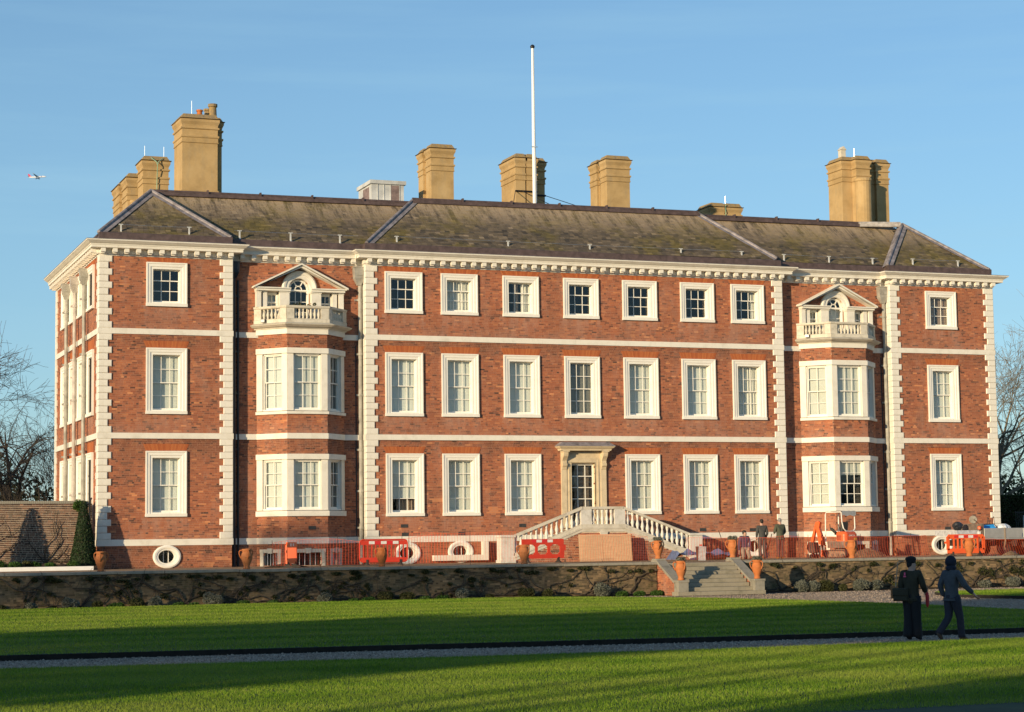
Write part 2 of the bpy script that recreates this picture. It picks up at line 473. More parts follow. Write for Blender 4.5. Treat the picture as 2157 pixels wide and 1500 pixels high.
leafy('climber_leaf', ((0, (0.02, 0.025, 0.008)), (0.6, (0.05, 0.058, 0.018)), (1, (0.11, 0.10, 0.035))), 0.25)
leafy('hedge_leaf', ((0, (0.02, 0.026, 0.008)), (0.6, (0.045, 0.06, 0.016)), (1, (0.085, 0.10, 0.03))), 0.2)
simple('bark', (0.115, 0.09, 0.065), 0.95, var=0.4, scale=3, bumps=0.5)
simple('pale_bark', (0.17, 0.145, 0.10), 0.95, var=0.4, scale=3, bumps=0.5)
simple('dark_bark', (0.055, 0.043, 0.033), 0.95, var=0.4, scale=3)
leafy('brown_twig', ((0, (0.02, 0.015, 0.01)), (0.6, (0.06, 0.045, 0.03)), (1, (0.11, 0.085, 0.055))), 0.1)
simple('vine_bark', (0.065, 0.048, 0.033), 0.95, var=0.4, scale=8)
m, nt, b = _mat('terracotta')
c = ramp(nt, noise(nt, 5, 7, 0.7), ((0.25, (0.36, 0.11, 0.028)), (0.6, (0.52, 0.155, 0.036)), (0.85, (0.50, 0.24, 0.11))))
c = mix(nt, mrange(nt, objrand(nt), 0, 1, 0, 0.35), c, (0.36, 0.19, 0.09))
nt.links.new(c, b.inputs['Base Color']); b.inputs['Roughness'].default_value = 0.8; bump(nt, b, noise(nt, 30, 4), 0.2, 0.004)
simple('orange_plastic', (0.80, 0.115, 0.025), 0.4, var=0.08, scale=3)
simple('red_plastic', (0.58, 0.045, 0.02), 0.4, var=0.08, scale=3)
simple('net_plastic', (0.85, 0.12, 0.04), 0.5, var=0.1, scale=3)
simple('reflector_white', (0.72, 0.70, 0.66), 0.35, var=0.15, scale=14)
simple('reflector_red', (0.62, 0.03, 0.03), 0.35, var=0.1, scale=8)
simple('plywood', (0.62, 0.42, 0.24), 0.8, var=0.12, scale=2.5, stretch=(1, 1, 6))
simple('rubber', (0.035, 0.028, 0.024), 0.85, var=0.4, scale=8)
simple('muddy_rim', (0.24, 0.15, 0.10), 0.8, var=0.35, scale=7)
simple('truck_alloy', (0.40, 0.39, 0.37), 0.5, 0.35, 0.15, 2)
simple('chassis', (0.06, 0.035, 0.028), 0.8, var=0.4, scale=6)
simple('digger_orange', (0.83, 0.13, 0.035), 0.35, var=0.08, scale=4)
simple('digger_grey', (0.15, 0.11, 0.085), 0.7, var=0.4, scale=5)
simple('digger_frame', (0.76, 0.72, 0.64), 0.45, var=0.1, scale=4)
simple('canopy_cloth', (0.62, 0.58, 0.50), 0.75, var=0.15, scale=3)
simple('black_vinyl', (0.03, 0.032, 0.028), 0.5, var=0.2, scale=5)
simple('yellow_tag', (0.8, 0.45, 0.03), 0.5, var=0.1, scale=5)
simple('white_paint', (0.80, 0.79, 0.76), 0.4, var=0.05, scale=5)
simple('blue_bag', (0.03, 0.30, 0.72), 0.5, var=0.2, scale=5)
simple('navy_bag', (0.03, 0.05, 0.25), 0.5, var=0.2, scale=5)
simple('pale_bag', (0.62, 0.64, 0.66), 0.5, var=0.15, scale=6)
simple('black_bag', (0.022, 0.023, 0.025), 0.35, var=0.3, scale=6)
simple('wheel_grey', (0.28, 0.25, 0.20), 0.7, var=0.3, scale=8)
simple('strap_web', (0.35, 0.25, 0.16), 0.8, var=0.2, scale=9)
simple('olive_cloth', (0.036, 0.032, 0.018), 0.9, var=0.2, scale=9, bumps=0.3)
simple('black_cloth', (0.010, 0.010, 0.012), 0.9, var=0.2, scale=9)
simple('grey_cloth', (0.060, 0.066, 0.078), 0.85, var=0.2, scale=9, bumps=0.3)
simple('navy_cloth', (0.014, 0.017, 0.032), 0.9, var=0.2, scale=9)
simple('denim', (0.022, 0.024, 0.036), 0.9, var=0.25, scale=9)
simple('boot_leather', (0.07, 0.048, 0.032), 0.6, var=0.25, scale=12)
simple('skin', (0.48, 0.28, 0.20), 0.6, var=0.08, scale=9)
simple('dark_hair', (0.02, 0.014, 0.01), 0.7, var=0.3, scale=20)
simple('grey_hair', (0.25, 0.24, 0.23), 0.8, var=0.2, scale=20)
simple('green_vest', (0.065, 0.072, 0.045), 0.85, var=0.2, scale=9, bumps=0.3)
simple('charcoal_cloth', (0.055, 0.055, 0.052), 0.9, var=0.2, scale=9)
simple('maroon_trousers', (0.09, 0.045, 0.04), 0.9, var=0.2, scale=9)
simple('tan_cloth', (0.27, 0.22, 0.17), 0.9, var=0.2, scale=9)
simple('purple_fleece', (0.06, 0.045, 0.085), 0.9, var=0.2, scale=9)
simple('tan_leather', (0.30, 0.13, 0.04), 0.6, var=0.15, scale=6)
simple('red_nylon', (0.55, 0.02, 0.03), 0.5, var=0.2, scale=9)
simple('pink_print', (0.75, 0.10, 0.22), 0.7, var=0.1, scale=9)
simple('plane_white', (0.72, 0.72, 0.74), 0.4, var=0.02, scale=0.1)
simple('plane_grey', (0.22, 0.27, 0.33), 0.4, var=0.02, scale=0.1)
simple('plane_red', (0.62, 0.07, 0.13), 0.4, var=0.02, scale=0.1)
simple('sign_grey', (0.45, 0.46, 0.48), 0.5, var=0.3, scale=7)
simple('tarp_blue', (0.10, 0.13, 0.24), 0.6, var=0.3, scale=5)

# ------------------------------------------------------------------ brickwork
def brick_cells(u0, u1, z0, z1, holes, course=0.075, L=0.215, Hd=0.1025, j=0.010):
    """Flemish bond laid out on a plane -> arrays ua, ub, za, zb"""
    out = []
    nc = int(round((z1 - z0) / course)); ch = (z1 - z0) / max(1, nc)
    for i in range(nc):
        za = z0 + i * ch + j / 2; zb = z0 + (i + 1) * ch - j / 2
        u = u0 - random.uniform(0.0, 0.3); hd = i % 2 == 0
        while u < u1:
            w = (Hd if random.random() < 0.45 else L) * random.uniform(0.93, 1.07)
            a2, b2 = max(u, u0), min(u + w, u1)
            u += w + j
            if b2 - a2 < 0.03: continue
            out.append((a2, b2, za, zb))
    A = np.array(out)
    cu = (A[:, 0] + A[:, 1]) / 2; cz = (A[:, 2] + A[:, 3]) / 2
    keep = np.ones(len(A), bool)
    for h in holes:
        keep &= ~((cu > h[0]) & (cu < h[1]) & (cz > h[2]) & (cz < h[3]))
    return A[keep]

def brick_arrays(A, proud=0.0035, deep=0.004):
    n = len(A)
    d = -(proud + rng.uniform(-0.001, 0.001, n))
    V = np.zeros((n, 8, 3)); jt = rng.uniform(-0.002, 0.002, (n, 4))
    ua, ub, za, zb = A[:, 0] + jt[:, 0], A[:, 1] + jt[:, 1], A[:, 2] + jt[:, 2], A[:, 3] + jt[:, 3]
    for k, (uu, zz, yy) in enumerate(((ua, za, d), (ub, za, d), (ub, zb, d), (ua, zb, d), (ua, za, deep), (ub, za, deep), (ub, zb, deep), (ua, zb, deep))):
        V[:, k, 0] = uu; V[:, k, 1] = yy; V[:, k, 2] = zz
    F = np.array([(0, 1, 2, 3), (4, 5, 1, 0), (5, 6, 2, 1), (6, 7, 3, 2), (7, 4, 0, 3)])
    F = (F[None] + 8 * np.arange(n)[:, None, None]).reshape(-1, 4)
    return V.reshape(-1, 3), F

def tones(n, dark=0.09):
    t = np.clip(rng.normal(0.50, 0.20, n), 0.12, 1)
    d = rng.random(n) < dark
    t[d] = rng.uniform(0, 0.2, d.sum())
    return t

def wall_panel(u0, u1, z0, z1, holes, M, parent, brick='red_brick', mortar='mortar', name='wall', dark=0.09, extra=None):
    """mortar sheet with real openings, and its bricks standing proud"""
    us = sorted(set([u0, u1] + [min(max(h[k], u0), u1) for h in holes for k in (0, 1)]))
    zs = sorted(set([z0, z1] + [min(max(h[k], z0), z1) for h in holes for k in (2, 3)]))
    mb = MB()
    for a, b_ in zip(us, us[1:]):
        for c, d in zip(zs, zs[1:]):
            mu, mz = (a + b_) / 2, (c + d) / 2
            if any(h[0] < mu < h[1] and h[2] < mz < h[3] for h in holes): continue
            mb.add([(a, 0, c), (b_, 0, c), (b_, 0, d), (a, 0, d)], [(0, 1, 2, 3)])
    w = mb.build(name, MAT[mortar], parent, M)
    A = brick_cells(u0, u1, z0, z1, list(holes) + list(extra or []))
    V, F = brick_arrays(A)
    t = tones(len(A), dark)
    cu, cz = (A[:, 0] + A[:, 1]) / 2, (A[:, 2] + A[:, 3]) / 2
    pale_, darken_ = np.zeros(len(A)), np.zeros(len(A))
    if brick == 'red_brick':
        for h in holes:                                   # lime washed down below the sills
            d = (h[2] - 0.08 - cz); k_ = (cu > h[0] - 0.3) & (cu < h[1] + 0.3) & (d > -0.05) & (d < 1.0)
            pale_[k_] = np.maximum(pale_[k_], 0.75 * (1 - d[k_] / 1.0))
        for zb in (0.90, 5.40, 9.80):                       # darker below the bands and at the foot, paler above them
            d = zb - cz; k_ = (d > 0) & (d < 0.9); darken_[k_] = np.maximum(darken_[k_], 0.65 * (1 - d[k_] / 0.9))
            d = cz - zb - 0.25; k_ = (d > 0) & (d < 0.45); pale_[k_] = np.maximum(pale_[k_], 0.5 * (1 - d[k_] / 0.45))
        k_ = cz < 0.55; darken_[k_] = np.maximum(darken_[k_], 0.8 * (1 - cz[k_] / 0.55))
        for q in range(int((u1 - u0) * 0.5)):                 # little patches of newer brick
            pu, pz = rng.uniform(u0, u1), rng.uniform(z0, z1); k_ = (np.abs(cu - pu) < rng.uniform(0.1, 0.5)) & (np.abs(cz - pz) < rng.uniform(0.03, 0.16)); t[k_] = rng.uniform(0.9, 1.0)
    o = mesh_np('brick', V, F, MAT[brick], w, None, {'tone': np.repeat(t, 8), 'pale': np.repeat(pale_, 8), 'darken': np.repeat(darken_, 8)}, 'stuff')
    return w

def plane_M(ax, ay, bx, by):
    """local x runs from a to b, local y points into the wall, origin at a"""
    U = Vector((bx - ax, by - ay)).normalized()
    return Matrix(((U.x, -U.y, 0, ax), (U.y, U.x, 0, ay), (0, 0, 1, 0), (0, 0, 0, 1)))

# ------------------------------------------------------------------ the ground
ZL = -1.25       # lower garden; the terrace is z = 0
def sheet(name, poly, z, mat, kind='structure'):
    mb = MB(); mb.add([(p[0], p[1], z) for p in poly], [tuple(range(len(poly)))])
    o = mb.build(name, MAT[mat]); o['kind'] = kind
    return o
g_ = sheet('ground', [(-1500, -400), (1500, -400), (1500, 2500), (-1500, 2500)], ZL - 0.06, 'far_field')
YW = -11.6       # face of the terrace wall
mb = MB(); mb.box(-60, 110, YW + 0.3, 40, ZL - 0.05, 0.0)
tg = mb.build('terrace', MAT['terrace_gravel']); tg['kind'] = 'structure'
sheet('gravel_path', [(-60, -75), (90, -75), (90, YW + 0.1), (-60, YW + 0.1)], ZL - 0.012, 'path_gravel')

def lawn(name, poly, h=0.13):
    mb = MB()
    n = len(poly)
    mb.add([(p[0], p[1], ZL + h - 0.03) for p in poly], [tuple(range(n))], 0)
    mb.add([(p[0], p[1], ZL + h - 0.03) for p in poly] + [(p[0], p[1], ZL - 0.02) for p in poly], [(i, n + i, n + (i + 1) % n, (i + 1) % n) for i in range(n)], 1)
    o = mb.build(name, [MAT['lawn_soil'], MAT['lawn_edge']]); o['kind'] = 'structure'
    return o
mid_poly = [(-30, -41.4), (-8.7, -43.1), (0.8, -44.1), (6, -44.75), (13.6, -45.15), (18.5, -45.2), (19.6, -44.2), (20.0, -42), (20.05, -36), (20.2, -29.2), (19.4, -23.5), (18.4, -20), (17.2, -17.6), (15.6, -15.1), (13.5, -13.75), (11.7, -13.45), (-30, -14.6)]
near_poly = [(-40, -100), (40, -100), (40, -49.3), (10.9, -48.9), (3.8, -49.05), (-0.8, -48.7), (-9, -47.6), (-40, -46)]
side_poly = [(26.7, -22.6), (27.4, -25.9), (60, -25.0), (60, -18.0), (31, -18.7), (27.8, -19.3)]
lawn('lawn', mid_poly); lawn('lawn', near_poly); lawn('lawn', side_poly)

def in_poly(P, poly):
    x, y = P[:, 0], P[:, 1]; ins = np.zeros(len(P), bool); j = len(poly) - 1
    for i in range(len(poly)):
        xi, yi = poly[i]; xj, yj = poly[j]
        c = ((yi > y) != (yj > y)) & (x < (xj - xi) * (y - yi) / (yj - yi + 1e-12) + xi)
        ins ^= c; j = i
    return ins

CAMP = np.array((-13.108, -83.271)); YAWV = np.array((math.sin(yaw), math.cos(yaw)))
def grass(name, poly, box, dens, hgt, wid, margin=0.31):
    x0, x1, y0, y1 = box
    n = int((x1 - x0) * (y1 - y0) * dens)
    P = np.stack([rng.uniform(x0, x1, n), rng.uniform(y0, y1, n)], 1)
    d = P - CAMP; fwd = d @ YAWV; lat = d @ np.array((YAWV[1], -YAWV[0]))
    P = P[in_poly(P, poly) & (np.abs(lat / fwd) < margin)]
    n = len(P)
    a = rng.uniform(0, 2 * np.pi, n); lean = rng.normal(0, 0.35, (n, 2)); h = hgt * rng.uniform(0.55, 1.25, n)
    w = wid * rng.uniform(0.7, 1.3, n)
    V = np.zeros((n, 3, 3))
    z0 = ZL + 0.095
    V[:, 0, 0] = P[:, 0] - np.cos(a) * w; V[:, 0, 1] = P[:, 1] - np.sin(a) * w; V[:, 0, 2] = z0
    V[:, 1, 0] = P[:, 0] + np.cos(a) * w; V[:, 1, 1] = P[:, 1] + np.sin(a) * w; V[:, 1, 2] = z0
    V[:, 2, 0] = P[:, 0] + lean[:, 0] * h; V[:, 2, 1] = P[:, 1] + lean[:, 1] * h; V[:, 2, 2] = z0 + h
    F = np.arange(3 * n).reshape(n, 3)
    t = np.clip(rng.beta(2, 2.6, n) + 0.12 * np.sin(P[:, 1] * 2.1 + P[:, 0] * 0.3), 0, 1)
    o = mesh_np(name, V.reshape(-1, 3), F, MAT['grass_blade'], None, None, {'tone': np.repeat(t, 3)}, 'stuff')
    return o
grass('grass', near_poly, (-16, 16, -62, -46.5), 1700, 0.042, 0.0045)
grass('grass', mid_poly, (-18, 21, -45.3, -13), 560, 0.042, 0.008)
grass('grass', side_poly, (26, 46, -26, -17), 500, 0.06, 0.009)

# loose stones on the near path
P1 = np.stack([rng.uniform(-13, 19, 26000), rng.uniform(-49.2, -42.6, 26000)], 1)
P2 = np.stack([rng.uniform(-9, 42, 60000), rng.uniform(-36, -12.3, 60000)], 1)
P = np.concatenate([P1, P2])
P = P[~in_poly(P, mid_poly) & ~in_poly(P, near_poly) & ~in_poly(P, side_poly) & ((np.abs(P[:, 0] - 21.87) > 2.0) | (P[:, 1] < -13.7))]
n = len(P); r_ = rng.uniform(0.008, 0.024, n) * np.where(P[:, 1] > -41, 1.1, 1.0)
oc = np.array([(1, 0, 0), (0, 1, 0), (-1, 0, 0), (0, -1, 0), (0, 0, 0.8), (0, 0, -0.5)])
V = oc[None] * r_[:, None, None] * rng.uniform(0.7, 1.3, (n, 6, 3)); an = rng.uniform(0, 6.28, n)
V = np.stack([V[:, :, 0] * np.cos(an)[:, None] - V[:, :, 1] * np.sin(an)[:, None], V[:, :, 0] * np.sin(an)[:, None] + V[:, :, 1] * np.cos(an)[:, None], V[:, :, 2]], 2)
V[:, :, 0] += P[:, :1]; V[:, :, 1] += P[:, 1:]; V[:, :, 2] += ZL - 0.008
F = (np.array([(0, 1, 4), (1, 2, 4), (2, 3, 4), (3, 0, 4), (1, 0, 5), (2, 1, 5), (3, 2, 5), (0, 3, 5)])[None] + 6 * np.arange(n)[:, None, None]).reshape(-1, 3)
m, nt, b = _mat('loose_stone')
nt.links.new(ramp(nt, attr(nt, 'tone'), ((0, (0.14, 0.105, 0.08)), (0.5, (0.33, 0.245, 0.175)), (1, (0.52, 0.42, 0.33)))), b.inputs['Base Color']); b.inputs['Roughness'].default_value = 0.8
mesh_np('gravel', V.reshape(-1, 3), F, MAT['loose_stone'], None, None, {'tone': np.repeat(rng.random(n), 6)}, 'stuff')

# ------------------------------------------------------------------ the mansion
REC = 0.45
XL1, XC0, XC1, XR0, XR1, YB = 5.63, 11.60, 32.19, 38.15, 44.0, 12.85
house = thing('country_house', 'long three-storey red brick mansion with cream quoins, white windows and hipped slate roof', 'house')
FRONT = [(0, YB), (0, 0), (XL1, 0), (XL1, REC), (XC0, REC), (XC0, 0), (XC1, 0), (XC1, REC), (XR0, REC), (XR0, 0), (XR1, 0), (XR1, YB)]
BAYS = [(6.82, 10.71, 1.06), (33.33, 37.40, 1.10)]
BD = 1.14
def bay_path(b): return [(b[0], REC), (b[0] + b[2], REC - BD), (b[1] - b[2], REC - BD), (b[1], REC)]

# windows: (centre, bottom, height, columns, rows of the upper sash, rows of the lower, what shows behind the glass)
WROWS = []
for i, cx in enumerate((13.33, 15.94, 18.88, 21.83, 24.77, 27.72, 30.35)):
    WROWS.append((cx, 11.03, 1.84, 3, 1, 2, ('dark', 'white_curtain', 'brown_curtain', 'dark', 'dark', 'dark', 'edge_curtain')[i]))
    WROWS.append((cx, 6.48, 2.80, 3, 2, 2, ('blind', 'blind', 'blind', 'grey', 'blind', 'blind', 'curtain')[i]))
    if i != 3: WROWS.append((cx, 2.10, 2.73, 3, 2, 2, ('part', 'blind', 'blind', '', 'blind', 'blind', 'blind')[i]))
for cx, e in ((2.82, 'dark'), (40.99, 'shutter')):
    WROWS.append((cx, 11.03, 1.86, 3, 1, 2, e))
    WROWS.append((cx, 6.47, 2.78, 3, 2, 2, 'blind'))
    WROWS.append((cx, 2.16, 2.74, 3, 2, 2, 'blind'))
WW = 1.73
def whole(w): return (w[0] - WW / 2 + 0.2, w[0] + WW / 2 - 0.2, w[1] + 0.08, w[1] + w[2] - 0.2)
OVALS = [(2.86, 0.475), (13.43, 0.47), (15.88, 0.50), (30.44, 0.55), (40.65, 0.49)]
def ohole(o): return (o[0] - 0.36, o[0] + 0.36, o[1] - 0.30, o[1] + 0.30)
VENTS = [(13.29, 1.66), (13.33, 1.29), (15.95, 1.30), (18.83, 1.63), (27.78, 1.35), (30.37, 1.32), (41.01, 1.28)]
DOORH = (21.20, 22.42, 1.48, 4.45)
ZT = 13.15
def sect(x0, x1, y):
    ws_ = [w for w in WROWS if x0 < w[0] < x1]
    hs = [whole(w) for w in ws_] + [ohole(o) for o in OVALS if x0 < o[0] < x1]
    ex = [(h[0] - 0.10, h[1] + 0.10, h[2] - 0.06, h[3] + 0.10) for h in hs]
    if x0 < 21.8 < x1: hs.append(DOORH)
    M = T(0, y, 0)
    return wall_panel(x0, x1, 0, ZT, hs, M, house, dark=0.08 if x0 in (0, XR0) else 0.05, extra=ex)
sect(0, XL1, 0); sect(XC0, XC1, 0); sect(XR0, XR1, 0)
VEN = (8.70, 35.33)
for a, b_, c in ((XL1, XC0, VEN[0]), (XC1, XR0, VEN[1])):
    bay = BAYS[0] if a < 20 else BAYS[1]
    hs = [(bay[0] + 0.3, bay[1] - 0.3, 0, 10.2),
          (c - 0.46, c + 0.46, 10.3, 11.98), (c - 0.45, c + 0.45, 11.98, 12.25), (c - 0.3, c + 0.3, 12.25, 12.44), (c - 1.47, c - 0.93, 10.3, 11.84), (c + 0.93, c + 1.47, 10.3, 11.84)]
    wall_panel(a, b_, 0, ZT, hs, T(0, REC, 0), house, dark=0.14, extra=[(h[0] - 0.13, h[1] + 0.13, h[2], h[3] + 0.03) for h in hs[1:]])
# returns of the projecting blocks, and the sides
for x, ya, yb in ((XL1, 0, REC), (XC1, 0, REC), (XR1, 0, YB)):
    wall_panel(0, yb - ya, 0, ZT, [], plane_M(x, ya, x, yb), house)
for x in (XC0, XR0):
    wall_panel(0, REC, 0, ZT, [], plane_M(x, REC, x, 0), house)
SIDEW = (-2.15, -4.88, -7.45, -9.85)
side_M = plane_M(0, YB, 0, 0)
SW = [(YB + u, z, h, 3, ru, rl, 'blind') for u in SIDEW for z, h, ru, rl in ((11.03, 1.86, 1, 2), (6.47, 2.8, 2, 2), (2.16, 2.74, 2, 2))]
wall_panel(0, YB, 0, ZT, [whole(w) for w in SW], side_M, house)
mb = MB(); mb.box(0.3, XR1 - 0.3, YB - 0.3, YB, 0, 13.9); mb.box(0.02, XR1 - 0.02, 2.6, 2.7, 0, 13.9); mb.box(0.1, XR1 - 0.1, 0.66, YB, 13.3, 13.6)
mb.build('inner_wall', MAT['room_dark'], house)

# quoins: long and short blocks in turn between the bands
ZS = [(1.205, 5.42, 15), (5.655, 9.816, 15), (10.05, 13.12, 11)]
qm = {}
def quoin(kind, x, y, z, h, long_, sx, both):
    L_, S_ = (0.53, 0.37)
    lf = L_ if long_ else S_; ls = S_ if long_ else L_
    key = (kind, round(h, 4), long_, sx, both)
    if key not in qm:
        mb = MB()
        x0, x1 = (-0.045, lf) if sx > 0 else (-lf, 0.045)
        g = 0.004
        mb.cbox(x0, x1, -0.055, (ls if both else REC - 0.004), g, h - g, 0.022)
        qm[key] = mb.mesh('quoin', MAT['trim_paint'])
    put('quoin', qm[key], house, T(x, y, z))
for z0, z1, n in ZS:
    h = (z1 - z0) / n
    for i in range(n):
        lg = i % 2 == 0
        for x, sx, both in ((0, 1, True), (XL1, -1, False), (XC0, 1, False), (XC1, -1, False), (XR0, 1, False), (XR1, -1, True)):
            quoin('q', x, 0, z0 + i * h, h, lg, sx, both)
for z0, z1, n in ZS:
    h = (z1 - z0) / n; mb = MB()
    for i in range(n):
        l_ = 0.53 if i % 2 else 0.37
        mb.box(-0.055, 0.4, YB - l_, YB + 0.05, z0 + i * h + 0.004, z0 + (i + 1) * h - 0.004)
    mb.build('quoin_stack', MAT['trim_paint'], house)

# bands, cornice, gutter
def band(z0, z1, path=FRONT, pr=0.05, nm='string_course', mat='trim_paint'):
    mb = MB(); mb.sweep(path, [(-0.01, z0), (pr, z0), (pr, z1), (-0.01, z1 + 0.01)])
    return mb.build(nm, MAT[mat], house)
def with_bays():
    p = []
    for i, q in enumerate(FRONT):
        p.append(q)
        if q == (XL1, REC): p += bay_path(BAYS[0])
        if q == (XC1, REC): p += bay_path(BAYS[1])
    return p
band(0.945, 1.205, with_bays(), 0.055, 'plinth_band')
band(5.42, 5.655, with_bays(), 0.062)
band(9.816, 10.05, pr=0.058)
mb = MB()
mb.sweep(FRONT, [(-0.01, 13.11), (0.03, 13.11), (0.035, 13.16), (0.075, 13.18), (0.085, 13.21), (0.085, 13.385), (0.40, 13.395), (0.405, 13.40), (0.405, 13.505), (0.43, 13.51), (0.435, 13.55), (0.50, 13.585), (0.57, 13.64), (0.605, 13.665), (0.62, 13.67), (0.62, 13.715), (-0.01, 13.80)])
mb.build('cornice', MAT['trim_paint'], house)
mb = MB(); mb.sweep(FRONT, [(0.0, 13.805), (0.63, 13.722), (0.635, 13.732), (0.0, 13.84)])
mb.build('cornice_flashing', MAT['lead'], house)
mb = MB(); mb.sweep(FRONT, [(-0.02, 13.82), (0.02, 13.82), (0.03, 14.08), (0.0, 14.11), (-0.10, 14.11), (-0.10, 13.95)])
mb.build('gutter', MAT['brown_lead'], house)
mm = MB(); mm.box(-0.095, 0.095, -0.355, -0.08, 13.225, 13.388); mm.box(-0.075, 0.075, -0.24, -0.08, 13.17, 13.226)
mod_me = mm.mesh('modillion', MAT['trim_paint'])
for i in range(len(FRONT) - 1):
    (xa, ya), (xb, yb) = FRONT[i], FRONT[i + 1]
    L_ = math.hypot(xb - xa, yb - ya)
    if L_ < 1: continue
    if i == len(FRONT) - 2: continue
    M = plane_M(xa, ya, xb, yb)
    e = 0.1 if ya != REC or i == 0 else 0.5
    n = int(round((L_ - 2 * e) / 0.485))
    for k in range(n + 1):
        put('modillion', mod_me, house, M @ T(e + (L_ - 2 * e) * k / n, 0, 0))

# ---- windows
pane_me = {}
def pane_mesh(w, h):
    k = (round(w, 3), round(h, 3))
    if k not in pane_me:
        mb = MB(); mb.add([(-w / 2, 0, -h / 2), (w / 2, 0, -h / 2), (w / 2, 0, h / 2), (-w / 2, 0, h / 2)], [(0, 1, 2, 3)])
        pane_me[k] = mb.mesh('pane', MAT['glass'])
    return pane_me[k]

def sash_geo(mb, x0, x1, z0, z1, nx, nz, y, st=0.045, tr=0.045, br=0.06, bar=0.026, dp=0.042):
    """frame and glazing bars of one sash; returns pane rectangles"""
    mb.box(x0, x0 + st, y, y + dp, z0, z1); mb.box(x1 - st, x1, y, y + dp, z0, z1)
    mb.box(x0 + st, x1 - st, y + 0.001, y + dp - 0.001, z0, z0 + br); mb.box(x0 + st, x1 - st, y + 0.001, y + dp - 0.001, z1 - tr, z1)
    a, b_ = x0 + st, x1 - st; c, d = z0 + br, z1 - tr
    pw = ((b_ - a) - bar * (nx - 1)) / nx; ph = ((d - c) - bar * (nz - 1)) / nz
    for i in range(1, nx):
        x = a + i * pw + (i - 1) * bar; mb.box(x, x + bar, y + 0.004, y + dp - 0.008, c, d)
    for i in range(1, nz):
        z = c + i * ph + (i - 1) * bar; mb.box(a, b_, y + 0.006, y + dp - 0.010, z, z + bar)
    return [(a + i * (pw + bar) + pw / 2, c + k * (ph + bar) + ph / 2, pw, ph) for i in range(nx) for k in range(nz)]

def wavy(x0, x1, z0, z1, y, mat_n=10, amp=0.03):
    mb = MB(); n = max(4, int((x1 - x0) / 0.035)); vs = []
    for i in range(n + 1):
        x = x0 + (x1 - x0) * i / n; yy = y + amp * math.sin(i * 1.5) + amp * 0.4 * math.sin(i * 0.7 + 1)
        vs += [(x, yy, z0), (x, yy, z1)]
    mb.add(vs, [(2 * i, 2 * i + 2, 2 * i + 3, 2 * i + 1) for i in range(n)])
    return mb

FR = [(0, 0.02), (0, -0.10), (0.055, -0.10), (0.078, -0.078), (0.175, -0.072), (0.20, -0.045), (0.285, -0.042), (0.285, 0.30)]
cache = {}
def behind(win, x0, x1, z0, z1, what, y=0.34):
    """blind, curtain, shutter or bare room behind the glass"""
    def flat(a, b_, c, d, mat, nm='blind', yy=y):
        mb = MB(); mb.box(a, b_, yy, yy + 0.01, c, d); mb.box(a, b_, yy - 0.01, yy + 0.018, c, c + 0.03)
        mb.build(nm, MAT[mat], win)
    m_ = 0.12
    if what != 'blind' and what != 'grey':
        key = ('room', round(x1 - x0, 3), round(z1 - z0, 3))
        if key not in cache:
            mb = MB(); w2 = (x1 - x0) / 2 + m_; h_ = z1 - z0
            vs = [(-w2, 0.31, -m_), (w2, 0.31, -m_), (w2, 0.31, h_ + m_), (-w2, 0.31, h_ + m_), (-w2, 1.9, -m_), (w2, 1.9, -m_), (w2, 1.9, h_ + m_), (-w2, 1.9, h_ + m_)]
            mb.add(vs, [(4, 5, 6, 7), (0, 1, 5, 4), (2, 3, 7, 6), (1, 2, 6, 5), (3, 0, 4, 7)])
            cache[key] = mb.mesh('room', MAT['room_dark'])
        put('room', cache[key], win, T((x0 + x1) / 2, 0, z0))
    if what == 'blind': flat(x0 - m_, x1 + m_, z0 - m_, z1 + m_, 'blind_cloth')
    elif what == 'grey': flat(x0 - m_, x1 + m_, z0 - m_, z1 + m_, 'grey_blind')
    elif what == 'part': flat(x0 - m_, x1 + m_, z0 + (z1 - z0) * 0.27, z1 + m_, 'blind_cloth'); wavy(x0 + 0.35, x1 + m_, z0 - m_, z1, y + 0.15).build('curtain', MAT['shutter_wood'], win)
    elif what == 'part_high': flat(x0 - m_, x1 + m_, z0 + (z1 - z0) * 0.70, z1 + m_, 'blind_cloth')
    elif what == 'white_curtain': wavy(x0 - m_, x1 + m_, z0 - m_, z1 + m_, y + 0.03).build('curtain', MAT['curtain_cloth'], win)
    elif what == 'curtain': wavy(x0 - m_, x1 + m_, z0 - m_, z1 + m_, y + 0.03).build('curtain', MAT['curtain_cloth'], win)
    elif what == 'brown_curtain':
        wavy(x0 + 0.38, x0 + 0.62, z0 - m_, z1 + m_, y + 0.05).build('curtain', MAT['shutter_wood'], win)
        wavy(x1 - 0.42, x1 + m_, z0 - m_, z1 + m_, y + 0.05).build('curtain', MAT['curtain_cloth'], win)
    elif what == 'edge_curtain': wavy(x1 - 0.22, x1 + m_, z0 - m_, z1 + m_, y + 0.05).build('curtain', MAT['curtain_cloth'], win)
    elif what == 'shutter':
        for k in range(3):
            a = x0 + 0.28 + k * 0.33
            mb = MB(); mb.box(a, a + 0.24, y + 0.05, y + 0.08, z0 - m_, z1 + m_)
            for q in range(3): mb.box(a + 0.05, a + 0.19, y + 0.042, y + 0.05, z0 + 0.1 + q * 0.45, z0 + 0.45 + q * 0.45)
            mb.build('shutter', MAT['shutter_wood'], win)

